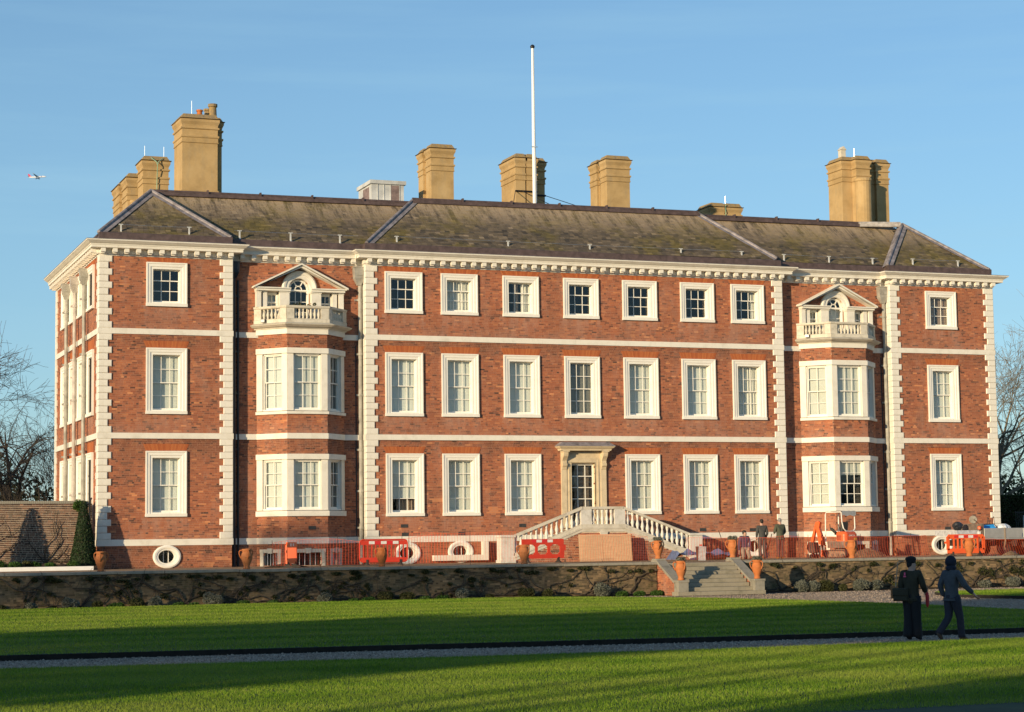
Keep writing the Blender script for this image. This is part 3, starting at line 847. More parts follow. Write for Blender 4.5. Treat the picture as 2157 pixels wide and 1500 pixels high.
def glaze(win, rects, y, each=True):
    if each:
        for x, z, w, h in rects:
            M = T(x, y, z) @ Matrix.Rotation(R(random.gauss(0, 0.35)), 4, 'X') @ Matrix.Rotation(R(random.gauss(0, 0.35)), 4, 'Z')
            put('pane', pane_mesh(w, h), win, M)
    else:
        mb = MB()
        for x, z, w, h in rects: mb.add([(x - w / 2, y, z - h / 2), (x + w / 2, y, z - h / 2), (x + w / 2, y, z + h / 2), (x - w / 2, y, z + h / 2)], [(0, 1, 2, 3)])
        tag(mb.build('pane', MAT['glass'], win), kind='stuff')

def window(M, H, nx, ru, rl, what, each=True, arch=0.3, label=None):
    W = WW; key = ('win', H, nx, ru, rl)
    if key not in cache:
        mb = MB(); rings = []
        for o, y in FR:
            b_ = o * 0.46
            rings.append([(-W / 2 + o, y, b_), (W / 2 - o, y, b_), (W / 2 - o, y, H - o), (-W / 2 + o, y, H - o)])
        vs = [p for r_ in rings for p in r_]; fs = []
        for i in range(len(rings) - 1):
            for k in range(4):
                fs.append((i * 4 + k, i * 4 + (k + 1) % 4, (i + 1) * 4 + (k + 1) % 4, (i + 1) * 4 + k))
        mb.add(vs, fs)
        cache[key] = mb.mesh('window', MAT['window_paint'])
        s = MB(); s.box(-W / 2 - 0.012, W / 2 + 0.012, -0.125, 0.02, -0.015, 0.118)
        x0, x1, z0, z1 = -W / 2 + 0.285, W / 2 - 0.285, 0.13, H - 0.285
        s.box(x0, x1, -0.04, 0.30, 0.10, 0.165)
        g = MB(); zm = z0 + 0.035 + (z1 - z0 - 0.035) * rl / (ru + rl)
        up_ = sash_geo(g, x0, x1, zm - 0.02, z1, nx, ru, 0.19, br=0.04)
        lo_ = sash_geo(g, x0, x1, z0 + 0.035, zm + 0.02, nx, rl, 0.235, tr=0.04, br=0.085)
        cache[key + ('sub',)] = (s.mesh('sill', MAT['window_paint']), g.mesh('sash', MAT['window_paint']), up_, lo_, (x0, x1, z0, z1))
    sm, gm, up_, lo_, op = cache[key + ('sub',)]
    w = put('window', cache[key], house, M)
    if label: w['label'] = label
    put('sill', sm, w); put('sash', gm, w)
    glaze(w, up_, 0.21, each); glaze(w, lo_, 0.255, each)
    behind(w, *op, what)
    if arch:
        ka = ('arch', arch)
        if ka not in cache:
            n = 26; V, F, tn = [], [], []
            for i in range(n):
                a0, a1 = -0.5 + i / n, -0.5 + (i + 1) / n
                g_2 = 0.003
                b0, b1, t0, t1 = a0 * W * 0.98 + g_2, a1 * W * 0.98 - g_2, a0 * W * 1.13 + g_2, a1 * W * 1.13 - g_2
                o = len(V)
                yy = -0.012 - 0.003 * rng.random()
                V += [(b0, yy, 0.006), (b1, yy, 0.006), (t1, yy, arch), (t0, yy, arch), (b0, 0.01, 0.006), (b1, 0.01, 0.006), (t1, 0.01, arch), (t0, 0.01, arch)]
                F += [[o + j for j in f] for f in ((0, 1, 2, 3), (4, 5, 1, 0), (5, 6, 2, 1), (6, 7, 3, 2), (7, 4, 0, 3))]
                tn += [float(rng.random())] * 8
            ob = mesh_np('brick_arch', np.array(V), np.array(F), MAT['rubbed_brick'], house, None, {'tone': np.array(tn)})
            cache[ka] = ob.data; bpy.data.objects.remove(ob)
        put('brick_arch', cache[ka], house, M @ T(0, 0, H))
    return w
WL = {'dark': 'window with bare dark panes', 'part': 'window whose blind stops above the lowest panes', 'grey': 'window with a dark grey blind', 'white_curtain': 'window with white curtains', 'shutter': 'window with brown shutters behind the panes'}
for w in WROWS:
    window(T(w[0], 0, w[1]), w[2], w[3], w[4], w[5], w[6], True, 0.22 if w[1] > 11 else 0.30, WL.get(w[6]))
for w in SW:
    window(side_M @ T(w[0], 0, w[1]), w[2], w[3], w[4], w[5], w[6], False, 0.22 if w[1] > 11 else 0.45)

# ---- oval basement windows, vents
ov = MB(); n = 32
prof = [(0.59, 0.48, 0.01), (0.59, 0.48, -0.075), (0.53, 0.425, -0.10), (0.45, 0.355, -0.085), (0.43, 0.335, -0.06), (0.36, 0.275, -0.05), (0.345, 0.26, 0.25)]
vs = [(a * math.cos(2 * math.pi * k / n), y, c * math.sin(2 * math.pi * k / n)) for a, c, y in prof for k in range(n)]
ov.add(vs, [(i * n + k, i * n + (k + 1) % n, (i + 1) * n + (k + 1) % n, (i + 1) * n + k) for i in range(len(prof) - 1) for k in range(n)])
ov_me = ov.mesh('oval_window', MAT['window_paint'])
gp = MB(); gp.add([(0.36 * math.cos(2 * math.pi * k / n), 0.2, 0.28 * math.sin(2 * math.pi * k / n)) for k in range(n)], [tuple(range(n))])
gp_me = gp.mesh('pane', MAT['glass'])
rb = MB(); rb.box(-0.5, 0.5, 0.5, 0.52, -0.4, 0.4); rb_me = rb.mesh('room', MAT['room_dark'])
bar_ = MB(); bar_.box(0.08, 0.11, 0.15, 0.17, -0.27, 0.27); bar_.box(-0.12, -0.10, 0.15, 0.17, -0.26, 0.26); bar_me = bar_.mesh('bar', MAT['window_paint'])
for x, z in OVALS:
    w = put('oval_window', ov_me, house, T(x, 0, z)); put('pane', gp_me, w); put('room', rb_me, w); put('bar', bar_me, w)
vm = MB(); vm.box(-0.16, 0.16, -0.02, 0.02, -0.075, 0.075)
for k in range(5): vm.box(-0.14 + k * 0.06, -0.115 + k * 0.06, -0.03, -0.02, -0.06, 0.06)
vent_me = vm.mesh('air_vent', MAT['vent_iron'])
for x, z in VENTS: put('air_vent', vent_me, house, T(x, 0, z))
put('air_vent', vent_me, house, T(8.95, REC - BD, 1.62))

# ---- bay windows
for bi, b_ in enumerate(BAYS):
    P = bay_path(b_)
    for (xa, ya), (xb, yb) in zip(P, P[1:]):
        L_ = math.hypot(xb - xa, yb - ya); M = plane_M(xa, ya, xb, yb); front = abs(ya - yb) < 0.01
        op = (0.28, L_ - 0.28) if front else (0.30, L_ - 0.27)
        hs = [(-1, 9, 2.30, 4.60), (-1, 9, 6.60, 9.12)]
        bwin = (0.30, L_ - 0.30, 0.03, 0.56) if front else (0.35, L_ - 0.50, 0.03, 0.56)
        hs.append(bwin)
        if bi == 0 and not front and xa > 8: pass
        wall_panel(0, L_, 0, 2.30, [bwin], M, house, dark=0.10)
        wall_panel(0, L_, 4.60, 6.60, [], M, house, dark=0.10)
        wall_panel(0, L_, 9.12, 10.0, [], M, house, dark=0.10)
        # cellar window of the bay: stone surround, keystone, bars
        x0, x1 = bwin[0], bwin[1]
        mb = MB(); mb.box(x0 - 0.17, x0, -0.035, 0.2, 0.0, 0.57); mb.box(x1, x1 + 0.17, -0.035, 0.2, 0.0, 0.57); mb.box(x0 - 0.19, x1 + 0.19, -0.038, 0.2, 0.57, 0.72)
        cw = mb.build('cellar_window', MAT['old_stone'], house, M)
        mb = MB(); xm = (x0 + x1) / 2; mb.prism([(xm - 0.10, 0.54), (xm + 0.10, 0.54), (xm + 0.14, 0.76), (xm - 0.14, 0.76)], -0.07, 0.0, axis='y'); mb.build('keystone', MAT['old_stone'], cw)
        mb = MB(); mb.box(x0, x1, 0.45, 0.46, 0, 0.6); mb.build('room', MAT['room_dark'], cw)
        mb = MB()
        for k in range(4): mb.box(x0 + (k + 1) * (x1 - x0) / 5 - 0.012, x0 + (k + 1) * (x1 - x0) / 5 + 0.012, 0.08, 0.104, 0, 0.57)
        mb.build('bar', MAT['sign_grey'], cw)
        for z0, z1 in ((2.37, 4.54), (6.63, 9.09)):
            wn_ = thing('window', None, None); wn_.parent = house; wn_.matrix_local = M
            what = 'blind'
            if bi == 1 and front and z0 < 3: what = 'part_high'
            if not front and xa > b_[0] + 2: what = 'grey' if bi == 0 else 'dark'
            g = MB(); x0, x1 = op; zm = (z0 + z1) / 2
            fr_ = MB(); fr_.box(x0, x0 + 0.05, 0.06, 0.26, z0, z1); fr_.box(x1 - 0.05, x1, 0.06, 0.26, z0, z1); fr_.box(x0, x1, 0.06, 0.26, z1 - 0.06, z1); fr_.box(x0, x1, 0.02, 0.26, z0, z0 + 0.06)
            fr_.build('frame', MAT['window_paint'], wn_)
            nx = 3 if front else 2
            u_ = sash_geo(g, x0 + 0.05, x1 - 0.05, zm - 0.02, z1 - 0.06, nx, 2, 0.12, br=0.04)
            l_ = sash_geo(g, x0 + 0.05, x1 - 0.05, z0 + 0.06, zm + 0.02, nx, 2, 0.165, tr=0.04, br=0.08)
            g.build('sash', MAT['window_paint'], wn_)
            glaze(wn_, u_, 0.14, front); glaze(wn_, l_, 0.185, front)
            behind(wn_, x0 + 0.05, x1 - 0.05, z0 + 0.06, z1 - 0.06, what, 0.27)
    # corner posts, sills and lintels
    for z0, z1 in ((2.37, 4.54), (6.63, 9.09)):
        for k in range(4):
            mb = MB()
            (xx, yy) = P[k]
            segs = []
            if k > 0:
                d = (Vector(P[k - 1]) - Vector(P[k])).normalized(); segs.append(d)
            if k < 3:
                d = (Vector(P[k + 1]) - Vector(P[k])).normalized(); segs.append(d)
            for d in segs:
                w_ = 0.27 if k in (1, 2) else 0.30
                nrm = Vector((d.y, -d.x))
                if nrm.y > 0 or (abs(nrm.y) < 0.1 and nrm.y > -0.05): nrm = -nrm
                if nrm.dot(Vector((xx - (b_[0] + b_[1]) / 2, -1))) < 0: nrm = -nrm
                A = Vector((xx, yy)) + nrm * 0.02; B = A + d * w_; C_ = B - nrm * 0.28; D_ = A - nrm * 0.28
                pl_ = [A, B, C_, D_]
                ar = sum(pl_[i].x * pl_[(i + 1) % 4].y - pl_[(i + 1) % 4].x * pl_[i].y for i in range(4))
                if ar < 0: pl_ = pl_[::-1]
                mb.prism([(q.x, q.y) for q in pl_], z0, z1)
            mb.build('pilaster', MAT['trim_paint'], house)
    for z0, z1, pr, nm in ((2.12, 2.37, 0.10, 'bay_sill'), (4.54, 4.80, 0.085, 'bay_lintel'), (6.48, 6.63, 0.10, 'bay_sill'), (9.09, 9.35, 0.085, 'bay_lintel')):
        mb = MB(); mb.sweep(P, [(-0.3, z0), (pr, z0), (pr, z1 - 0.03), (-0.3, z1)]); mb.build(nm, MAT['trim_paint'], house)
    band(9.92, 10.155, P, 0.07)
    mb = MB(); mb.add([(q[0], q[1], 9.9) for q in P], [(0, 1, 2, 3)]); mb.build('bay_floor', MAT['room_dark'], house)
    # balcony with balustrade on top of the bay
    PB = [(P[0][0] - 0.10, REC), (P[1][0] - 0.05, P[1][1] - 0.08), (P[2][0] + 0.05, P[2][1] - 0.08), (P[3][0] + 0.10, REC)]
    mb = MB()
    mb.sweep(PB, [(-0.4, 10.15), (0.02, 10.15), (0.05, 10.20), (0.20, 10.23), (0.24, 10.26), (0.30, 10.29), (0.33, 10.33), (0.10, 10.40), (-0.4, 10.42)])
    mb.sweep(PB, [(-0.22, 10.41), (0.06, 10.41), (0.06, 10.56), (0.03, 10.585), (-0.19, 10.585), (-0.22, 10.5)])
    mb.add([(q[0], q[1], 10.44) for q in PB], [(0, 1, 2, 3)])
    bal = mb.build('balcony', MAT['old_stone'], house)
    mb = MB(); mb.sweep(PB, [(-0.20, 11.03), (0.04, 11.03), (0.07, 11.07), (0.08, 11.14), (-0.23, 11.14), (-0.22, 11.07)]); mb.build('handrail', MAT['old_stone'], bal)
    bal_me = cache.get('balu')
    if not bal_me:
        mb = MB(); mb.lathe([(0.055, 0), (0.055, 0.05), (0.035, 0.07), (0.06, 0.13), (0.072, 0.19), (0.05, 0.27), (0.032, 0.34), (0.03, 0.37), (0.045, 0.385), (0.034, 0.40), (0.055, 0.42), (0.055, 0.445)], 10)
        bal_me = cache['balu'] = mb.mesh('baluster', MAT['old_stone']); bal_me.shade_smooth()
    for k, ((xa, ya), (xb, yb)) in enumerate(zip(PB, PB[1:])):
        L_ = math.hypot(xb - xa, yb - ya); M = plane_M(xa, ya, xb, yb)
        e0, e1 = (0.36, 0.30) if k == 0 else ((0.34, 0.34) if k == 1 else (0.30, 0.34))
        for a0, a1 in ((0, e0), (L_ - e1, L_)):
            mb = MB(); mb.box(a0, a1, -0.035, 0.19, 10.585, 11.03); mb.build('pedestal', MAT['old_stone'], bal, M)
        nb = int((L_ - e0 - e1) / 0.165)
        for q in range(nb): put('baluster', bal_me, bal, M @ T(e0 + (q + 0.5) * (L_ - e0 - e1) / nb, 0.075, 10.585))
    # floodlight clamped on the balcony face
    M = plane_M(*PB[0], *PB[1])
    mb = MB(); mb.box(0.46, 0.66, -0.20, -0.10, 10.44, 10.58); mb.box(0.47, 0.65, -0.205, -0.20, 10.45, 10.57, 1); mb.box(0.54, 0.58, -0.10, -0.05, 10.48, 10.54)
    mb.build('floodlight', [MAT['black_iron'], MAT['reflector_white']], bal, M)

# ---- pedimented three-light windows above the balconies
for ci, c in enumerate(VEN):
    M = T(c, REC, 0)
    vw = thing('pedimented_window', None, None); vw.parent = house; vw.matrix_local = M
    for s in (-1, 1):
        for parts in (((1.74, 1.95, -0.26, 11.14, 11.80), (1.72, 1.97, -0.28, 11.80, 11.86)), ((1.47, 1.66, -0.20, 10.44, 11.80), (1.45, 1.68, -0.22, 11.80, 11.86)), ((0.50, 0.92, -0.30, 10.44, 11.80), (0.47, 0.94, -0.33, 11.80, 11.86))):
            mb = MB()
            for a, b2, y0, z0, z1 in parts: mb.box(min(s * a, s * b2), max(s * a, s * b2), y0, 0.02, z0, z1)
            mb.build('pilaster', MAT['trim_paint'], vw)
        mb = MB()
        for a, b2, y0, z0, z1 in ((0.46, 1.98, -0.40, 11.862, 11.957), (0.46, 2.04, -0.47, 11.957, 12.01)): mb.box(min(s * a, s * b2), max(s * a, s * b2), y0, 0.02, z0, z1)
        mb.build('entablature', MAT['trim_paint'], vw)
    mb = MB(); n = 20; cz = 11.97; prof = [(0.79, 0.01), (0.79, -0.13), (0.73, -0.17), (0.64, -0.15), (0.62, -0.11), (0.49, -0.10), (0.46, -0.08), (0.46, 0.30)]
    vs = [(r_ * math.cos(math.pi * k / n), y, cz + 0.04 + r_ * math.sin(math.pi * k / n)) for r_, y in prof for k in range(n + 1)]
    mb.add(vs, [(i * (n + 1) + k, i * (n + 1) + k + 1, (i + 1) * (n + 1) + k + 1, (i + 1) * (n + 1) + k) for i in range(len(prof) - 1) for k in range(n)])
    mb.build('arch', MAT['trim_paint'], vw)
    mb = MB()
    for s in (-1, 1):
        a, z_ = s * 2.10, 11.955; ap = 13.09
        for th, y0, zo in ((0.075, -0.53, 0.0), (0.075, -0.44, -0.085)):
            poly = [(a, z_ + 0.02 + zo), (a, z_ + 0.02 + th + zo), (0, ap + zo), (0, ap - th + zo)]
            if zo < 0: poly = [(s * 1.93, 12.012), (s * 1.80, 12.012 + th * 0.6), (0, ap - 0.09), (0, ap - 0.18)]
            ar = sum(poly[i][0] * poly[(i + 1) % 4][1] - poly[(i + 1) % 4][0] * poly[i][1] for i in range(4))
            if ar < 0: poly = poly[::-1]
            mb.prism(poly, y0, 0.02, axis='y')
    mb.build('pediment', MAT['trim_paint'], vw)
    # lights
    g = MB(); rects = []
    for s in (-1, 1):
        x0, x1 = (0.92, 1.47) if s > 0 else (-1.47, -0.92)
        g.box(x0, x0 + 0.06, 0.03, 0.15, 10.5, 11.85); g.box(x1 - 0.06, x1, 0.03, 0.15, 10.5, 11.85); g.box(x0, x1, 0.03, 0.15, 11.76, 11.85)
        rects += sash_geo(g, x0 + 0.06, x1 - 0.06, 11.37, 11.76, 2, 1, 0.07, bar=0.03); rects += sash_geo(g, x0 + 0.06, x1 - 0.06, 10.5, 11.40, 2, 2, 0.11, bar=0.03)
    x0, x1 = -0.46, 0.46
    g.box(x0, x0 + 0.05, 0.03, 0.2, 10.5, 12.0); g.box(x1 - 0.05, x1, 0.03, 0.2, 10.5, 12.0)
    rects += sash_geo(g, x0 + 0.05, x1 - 0.05, 10.5, 11.95, 3, 3, 0.12)
    g.box(x0, x1, 0.08, 0.2, 11.93, 11.99)
    for an in (60, 120):
        a = R(an); g.bar((0.14 * math.cos(a), 0.13, 12.0 + 0.14 * math.sin(a)), (0.43 * math.cos(a), 0.13, 12.0 + 0.43 * math.sin(a)), 0.045)
    for k in range(10):
        a, b2 = math.pi * k / 10, math.pi * (k + 1) / 10
        g.bar((0.15 * math.cos(a), 0.13, 12.0 + 0.15 * math.sin(a)), (0.15 * math.cos(b2), 0.13, 12.0 + 0.15 * math.sin(b2)), 0.045)
        g.bar((0.41 * math.cos(a), 0.13, 12.0 + 0.41 * math.sin(a)), (0.41 * math.cos(b2), 0.13, 12.0 + 0.41 * math.sin(b2)), 0.07, 0.08)
    g.build('sash', MAT['window_paint'], vw)
    glaze(vw, rects, 0.14)
    fan = MB(); fan.add([(0.44 * math.cos(math.pi * k / 14), 0.145, 12.0 + 0.44 * math.sin(math.pi * k / 14)) for k in range(15)], [tuple(range(15))]); fan.build('pane', MAT['glass'], vw)
    rm = MB(); rm.box(-1.7, 1.7, 1.2, 1.25, 10.2, 12.9); rm.build('room', MAT['room_dark'], vw)
    bl = MB(); bl.box(-1.5, -0.9, 0.26, 0.27, 10.4, 11.9); bl.build('blind', MAT['blind_cloth'], vw)
    if ci == 1:
        bl = MB(); bl.box(0.9, 1.5, 0.26, 0.27, 10.4, 11.9); bl.build('blind', MAT['blind_cloth'], vw)
        bl = MB(); bl.box(-0.45, 0.45, 0.30, 0.31, 10.4, 11.92); bl.build('blind', MAT['curtain_cloth'], vw)

# ---- garden door
mb = MB()
mb.box(20.72, 20.98, -0.10, 0.02, 1.5, 4.95); mb.box(20.98, 21.22, -0.075, 0.02, 1.5, 4.70); mb.box(22.40, 22.66, -0.075, 0.02, 1.5, 4.70); mb.box(22.66, 22.92, -0.10, 0.02, 1.5, 4.95)
mb.box(20.98, 22.66, -0.09, 0.02, 4.46, 4.66); mb.box(20.98, 22.66, -0.05, 0.02, 4.66, 4.97)
mb.box(21.19, 21.22, -0.07, 0.30, 1.5, 4.46); mb.box(22.40, 22.43, -0.07, 0.30, 1.5, 4.46); mb.box(21.22, 22.40, -0.05, 0.30, 4.43, 4.46)
mb.box(21.07, 21.12, -0.10, -0.075, 1.5, 4.6); mb.box(22.50, 22.55, -0.10, -0.075, 1.5, 4.6)
dr = mb.build('door_surround', MAT['door_stone'], house)
mb = MB(); hp = [(20.60, 0.02), (20.60, -0.42), (23.04, -0.42), (23.04, 0.02)]
mb.sweep(hp, [(-0.42, 4.97), (0.0, 4.97), (0.02, 5.03), (0.03, 5.06), (0.09, 5.09), (0.13, 5.14), (0.15, 5.17), (-0.42, 5.19)])
mb.add([(q[0], q[1], 4.97) for q in hp], [(0, 1, 2, 3)])
mb.build('hood', MAT['door_stone'], dr)
mb = MB(); mb.sweep([(20.60, 0.02), (20.60, -0.42), (23.04, -0.42), (23.04, 0.02)], [(0.16, 5.172), (0.16, 5.19), (-0.06, 5.36), (-0.42, 5.38)]); mb.build('hood_flashing', MAT['lead'], dr)
for x in (20.74, 22.68):
    prof = [(-0.02, 4.97), (-0.36, 4.97), (-0.38, 4.85), (-0.34, 4.72), (-0.24, 4.62), (-0.16, 4.52), (-0.17, 4.43), (-0.22, 4.39), (-0.22, 4.30), (-0.16, 4.24), (-0.13, 4.14), (-0.02, 4.10)]
    mb = MB(); mb.prism([(a, z) for a, z in prof], x, x + 0.22, axis='x'); mb.box(x - 0.05, x + 0.27, -0.42, -0.02, 4.915, 4.972); mb.build('console', MAT['door_stone'], dr)
mb = MB(); ps = sash_geo(mb, 21.22, 22.40, 1.5, 4.43, 3, 5, 0.20, st=0.06, tr=0.10, br=0.3, bar=0.035)
gd = mb.build('glazed_door', MAT['window_paint'], house); glaze(gd, ps, 0.22)
mb = MB(); mb.box(21.0, 22.6, 1.6, 1.65, 1.2, 4.7); mb.box(20.98, 21.0, 0.32, 1.6, 1.2, 4.7); mb.box(22.6, 22.62, 0.32, 1.6, 1.2, 4.7); mb.box(21.0, 22.6, 0.32, 1.6, 4.68, 4.7); mb.build('room', MAT['room_dark'], gd)
mb = MB(); mb.box(21.55, 22.36, 0.42, 0.43, 1.5, 4.38); mb.build('blind', MAT['digger_grey'], gd)

# ---- rainwater pipes
def pipe(pts, r_, mat, hopper=None, nm='rainwater_pipe', hs=1.0, collars=()):
    mb = MB(); mb.tube(pts, r_, 10)
    for z in collars:
        x, y = pts[0][0], pts[0][1]
        mb.lathe([(r_ * 1.35, -0.05), (r_ * 1.35, 0.05)], 10, (x, y, z)); mb.box(x - r_ * 2, x + r_ * 2, y + r_ * 0.5, y + r_ + 0.05, z - 0.04, z + 0.04)
    o = mb.build(nm, MAT[mat], house)
    if hopper:
        x, y, z = hopper; h = MB()
        h.add([(x + a * 0.22 * hs, y + b2 * 0.16 * hs, z) for a, b2 in ((-1, -1), (1, -1), (1, 1), (-1, 1))] + [(x + a * 0.20 * hs, y + b2 * 0.14 * hs, z - 0.42 * hs) for a, b2 in ((-1, -1), (1, -1), (1, 1), (-1, 1))] + [(x + a * 0.08, y + b2 * 0.08, z - 0.68 * hs) for a, b2 in ((-1, -1), (1, -1), (1, 1), (-1, 1))],
              [(3, 2, 1, 0), (8, 9, 10, 11)] + [(k + i, (k + 1) % 4 + i, (k + 1) % 4 + i + 4, k + i + 4) for i in (0, 4) for k in range(4)])
        h.box(x - 0.24 * hs, x + 0.24 * hs, y - 0.18 * hs, y + 0.18 * hs, z, z + 0.04); h.box(x - 0.13, x + 0.13, y - 0.17 * hs, y - 0.15 * hs, z - 0.34, z - 0.08)
        h.build('hopper_head', MAT[mat], o)
    return o
ZC = (11.6, 9.2, 7.4, 5.0, 3.2, 1.6)
pipe([(XL1 + 0.15, 0.30, 12.9), (XL1 + 0.15, 0.30, 0.02)], 0.085, 'black_iron', (XL1 + 0.16, 0.28, 13.05), collars=ZC)
pipe([(XL1 + 0.36, 0.42, 12.3), (XL1 + 0.36, 0.42, 0.02)], 0.055, 'black_iron', collars=ZC)
for x in (XC0, XR0):
    pipe([(x - 0.17, 0.33, 12.6), (x - 0.17, 0.33, 0.02)], 0.085, 'grey_lead_pipe', (x - 0.22, 0.30, 13.02), hs=1.15, collars=ZC)
    pipe([(x - 0.34, 0.47, 9.6), (x - 0.34, 0.47, 0.02)], 0.04, 'black_iron', collars=ZC)
    mb = MB(); mb.tube([(x - 0.46, -0.02 if x < 20 else 0.0, 13.75), (x - 0.44, 0.0, 13.42), (x - 0.40, 0.2, 13.2), (x - 0.3, 0.3, 13.02)], 0.028, 6); mb.build('overflow_pipe', MAT['trim_paint'], house)
for y, mt in ((2.95, 'grey_lead_pipe'), (5.7, 'pink_pipe'), (8.25, 'grey_lead_pipe')):
    o = pipe([(-0.19, y, 12.3), (-0.19, y, 0.02)], 0.085, mt, (-0.19, y, 12.88), hs=1.0, collars=ZC)

# ------------------------------------------------------------------ roof
rf = MB()
def rz(x): return 16.545 + 0.0042 * x
PK, PKR = (2.81, 3.6, 16.56), (41.05, 3.3, 16.70)
ZE = 14.03
# deck under the slates, back slopes, ends
rf.add([(-0.05, 0.65, 13.98), (44.05, 0.65, 13.98), (41.05, 4.1, rz(41) - 0.03), (2.81, 4.1, rz(2.8) - 0.03), (2.81, 7.4, rz(2.8) - 0.03), (41.05, 7.4, rz(41) - 0.03), (44.05, YB, 13.9), (-0.05, YB, 13.9), (-0.05, 0.15, 13.98), (44.05, 0.15, 13.98)],
       [(0, 1, 2, 3), (3, 2, 5, 4), (4, 5, 6, 7), (8, 3, 4, 7), (9, 6, 5, 2)])
roof = rf.build('roof', MAT['slate'], house)

def slates(O, es, poly, Lmax, ex=(1, 0, 0)):
    O, es, ex = np.array(O), np.array(es), np.array(ex)
    Ls = np.linalg.norm(es); es = es / Ls; nr = np.cross(ex, es); nr /= np.linalg.norm(nr)
    row, wd = 0.155, 0.235
    a0, a1 = min(p[0] for p in poly), max(p[0] for p in poly); rows = int(Ls / row) + 1
    cs = []
    for i in range(rows):
        off = rng.uniform(0, wd)
        xs = np.arange(a0 - 0.4, a1 + 0.3, wd) + off + rng.uniform(-0.02, 0.02)
        for x in xs: cs.append((x, i * row))
    C_ = np.array(cs); cen = np.stack([C_[:, 0] + wd / 2, C_[:, 1] + row / 2], 1)
    C_ = C_[in_poly(cen, poly)]; n = len(C_)
    w = wd - 0.008 + rng.uniform(-0.012, 0.006, n); lo = C_[:, 1] + rng.uniform(-0.014, 0.014, n); hi = C_[:, 1] + row + 0.04
    lift = 0.014 + rng.uniform(0, 0.008, n)
    V = np.zeros((n, 8, 3))
    for k, (da, bb, h) in enumerate(((0, lo, lift), (1, lo, lift), (1, hi, lift * 0.3), (0, hi, lift * 0.3), (0, lo, lift * 0), (1, lo, lift * 0), (1, hi, lift * 0 - 0.01), (0, hi, lift * 0 - 0.01))):
        aa = C_[:, 0] + da * w
        V[:, k] = O + aa[:, None] * ex + bb[:, None] * es + h[:, None] * nr
    F = (np.array([(0, 1, 2, 3), (4, 5, 1, 0), (5, 6, 2, 1), (7, 4, 0, 3)])[None] + 8 * np.arange(n)[:, None, None]).reshape(-1, 4)
    t = np.clip(rng.normal(0.46, 0.19, n), 0, 1)
    mesh_np('slate', V.reshape(-1, 3), F, MAT['slate'], roof, None, {'tone': np.repeat(t, 8), 'up': np.repeat(C_[:, 1] / Ls, 8)}, 'stuff')
EX = (1, 0, 0.0042)
es_m = (0, 3.45, 2.545); Lm = math.hypot(3.45, 2.545)
slates((0, 0.65, 14.0), es_m, [(5.3, 0), (12.3, 0), (15.5, Lm), (2.9, Lm)], Lm, EX)
slates((0, 0.65, 14.0), es_m, [(31.6, 0), (38.6, 0), (41.1, Lm), (28.6, Lm)], Lm, EX)
es_c = (0, 3.45, 2.60); Lc = math.hypot(3.45, 2.60)
CP0, CP1, CP2, CP3 = (11.70, 0.15, ZE + 0.05), (14.95, 3.6, 16.70), (29.65, 3.6, 16.77), (32.1, 0.15, ZE + 0.13)
slates((0, 0.15, ZE), es_c, [(11.75, 0), (32.05, 0), (29.65, Lc), (14.95, Lc)], Lc, EX)
slates((0, 0.15, ZE), (0, 3.45, 2.53), [(0.0, 0), (5.65, 0), (2.81, Lm)], Lm)
slates((0, 0.15, ZE), (0, 3.15, 2.65), [(38.15, 0), (44.0, 0), (41.05, math.hypot(3.15, 2.65))], Lm)
# sides of the projecting slopes, in lead
mb = MB()
def strip(p, q, dy):
    mb.add([p, q, (q[0], q[1] + dy, q[2] - 0.03), (p[0], p[1] + dy, p[2] - 0.03)], [(0, 1, 2, 3)])
    mb.add([p, q, (q[0], q[1] + dy, q[2] - 0.03), (p[0], p[1] + dy, p[2] - 0.03)], [(3, 2, 1, 0)])
strip(CP0, CP1, 0.55); strip(CP3, CP2, 0.55); strip((5.65, 0.15, ZE), PK, 0.55); strip((38.15, 0.15, ZE), PKR, 0.55)
# under the projecting slopes
mb.add([(11.75, 0.15, ZE - 0.03), (32.05, 0.15, ZE + 0.1), (29.65, 3.6, 16.66), (14.95, 3.6, 16.6)], [(0, 1, 2, 3)])
mb.add([(0, 0.15, ZE - 0.03), (5.65, 0.15, ZE - 0.03), (2.81, 3.6, 16.5)], [(0, 1, 2)])
mb.add([(38.15, 0.15, ZE - 0.03), (44, 0.15, ZE - 0.03), (41.05, 3.3, 16.62)], [(0, 1, 2)])
mb.build('roof_valley', MAT['lead'], roof)
def hip(p, q, nrm_a, nrm_b):
    h = MB(); p, q = Vector(p), Vector(q); d = (q - p).normalized(); upv = Vector((0, 0, 0.05))
    h.tube([p + upv, q + upv], 0.085, 8)
    for nrm, sg in ((nrm_a, 1), (nrm_b, -1)):
        nv = Vector(nrm).normalized(); s = nv.cross(d).normalized()
        if s.x * sg < 0: s = -s
        o_ = nv * 0.045
        h.add([p + o_, q + o_, q + o_ + s * 0.26, p + o_ + s * 0.26], [(0, 1, 2, 3)])
    h.build('lead_hip', MAT['lead'], roof)
NF = (0, -0.6, 0.8); NLft, NRgt = (-0.6, 0, 0.8), (0.6, 0, 0.8)
hip(CP0, CP1, NF, NLft); hip(CP3, CP2, NRgt, NF)
hip((5.65, 0.15, ZE + 0.03), PK, NRgt, NF); hip((-0.02, 0.15, ZE + 0.03), PK, NF, NLft)
hip((38.15, 0.15, ZE + 0.05), PKR, NF, NLft); hip((44.02, 0.15, ZE + 0.03), PKR, NRgt, NF)
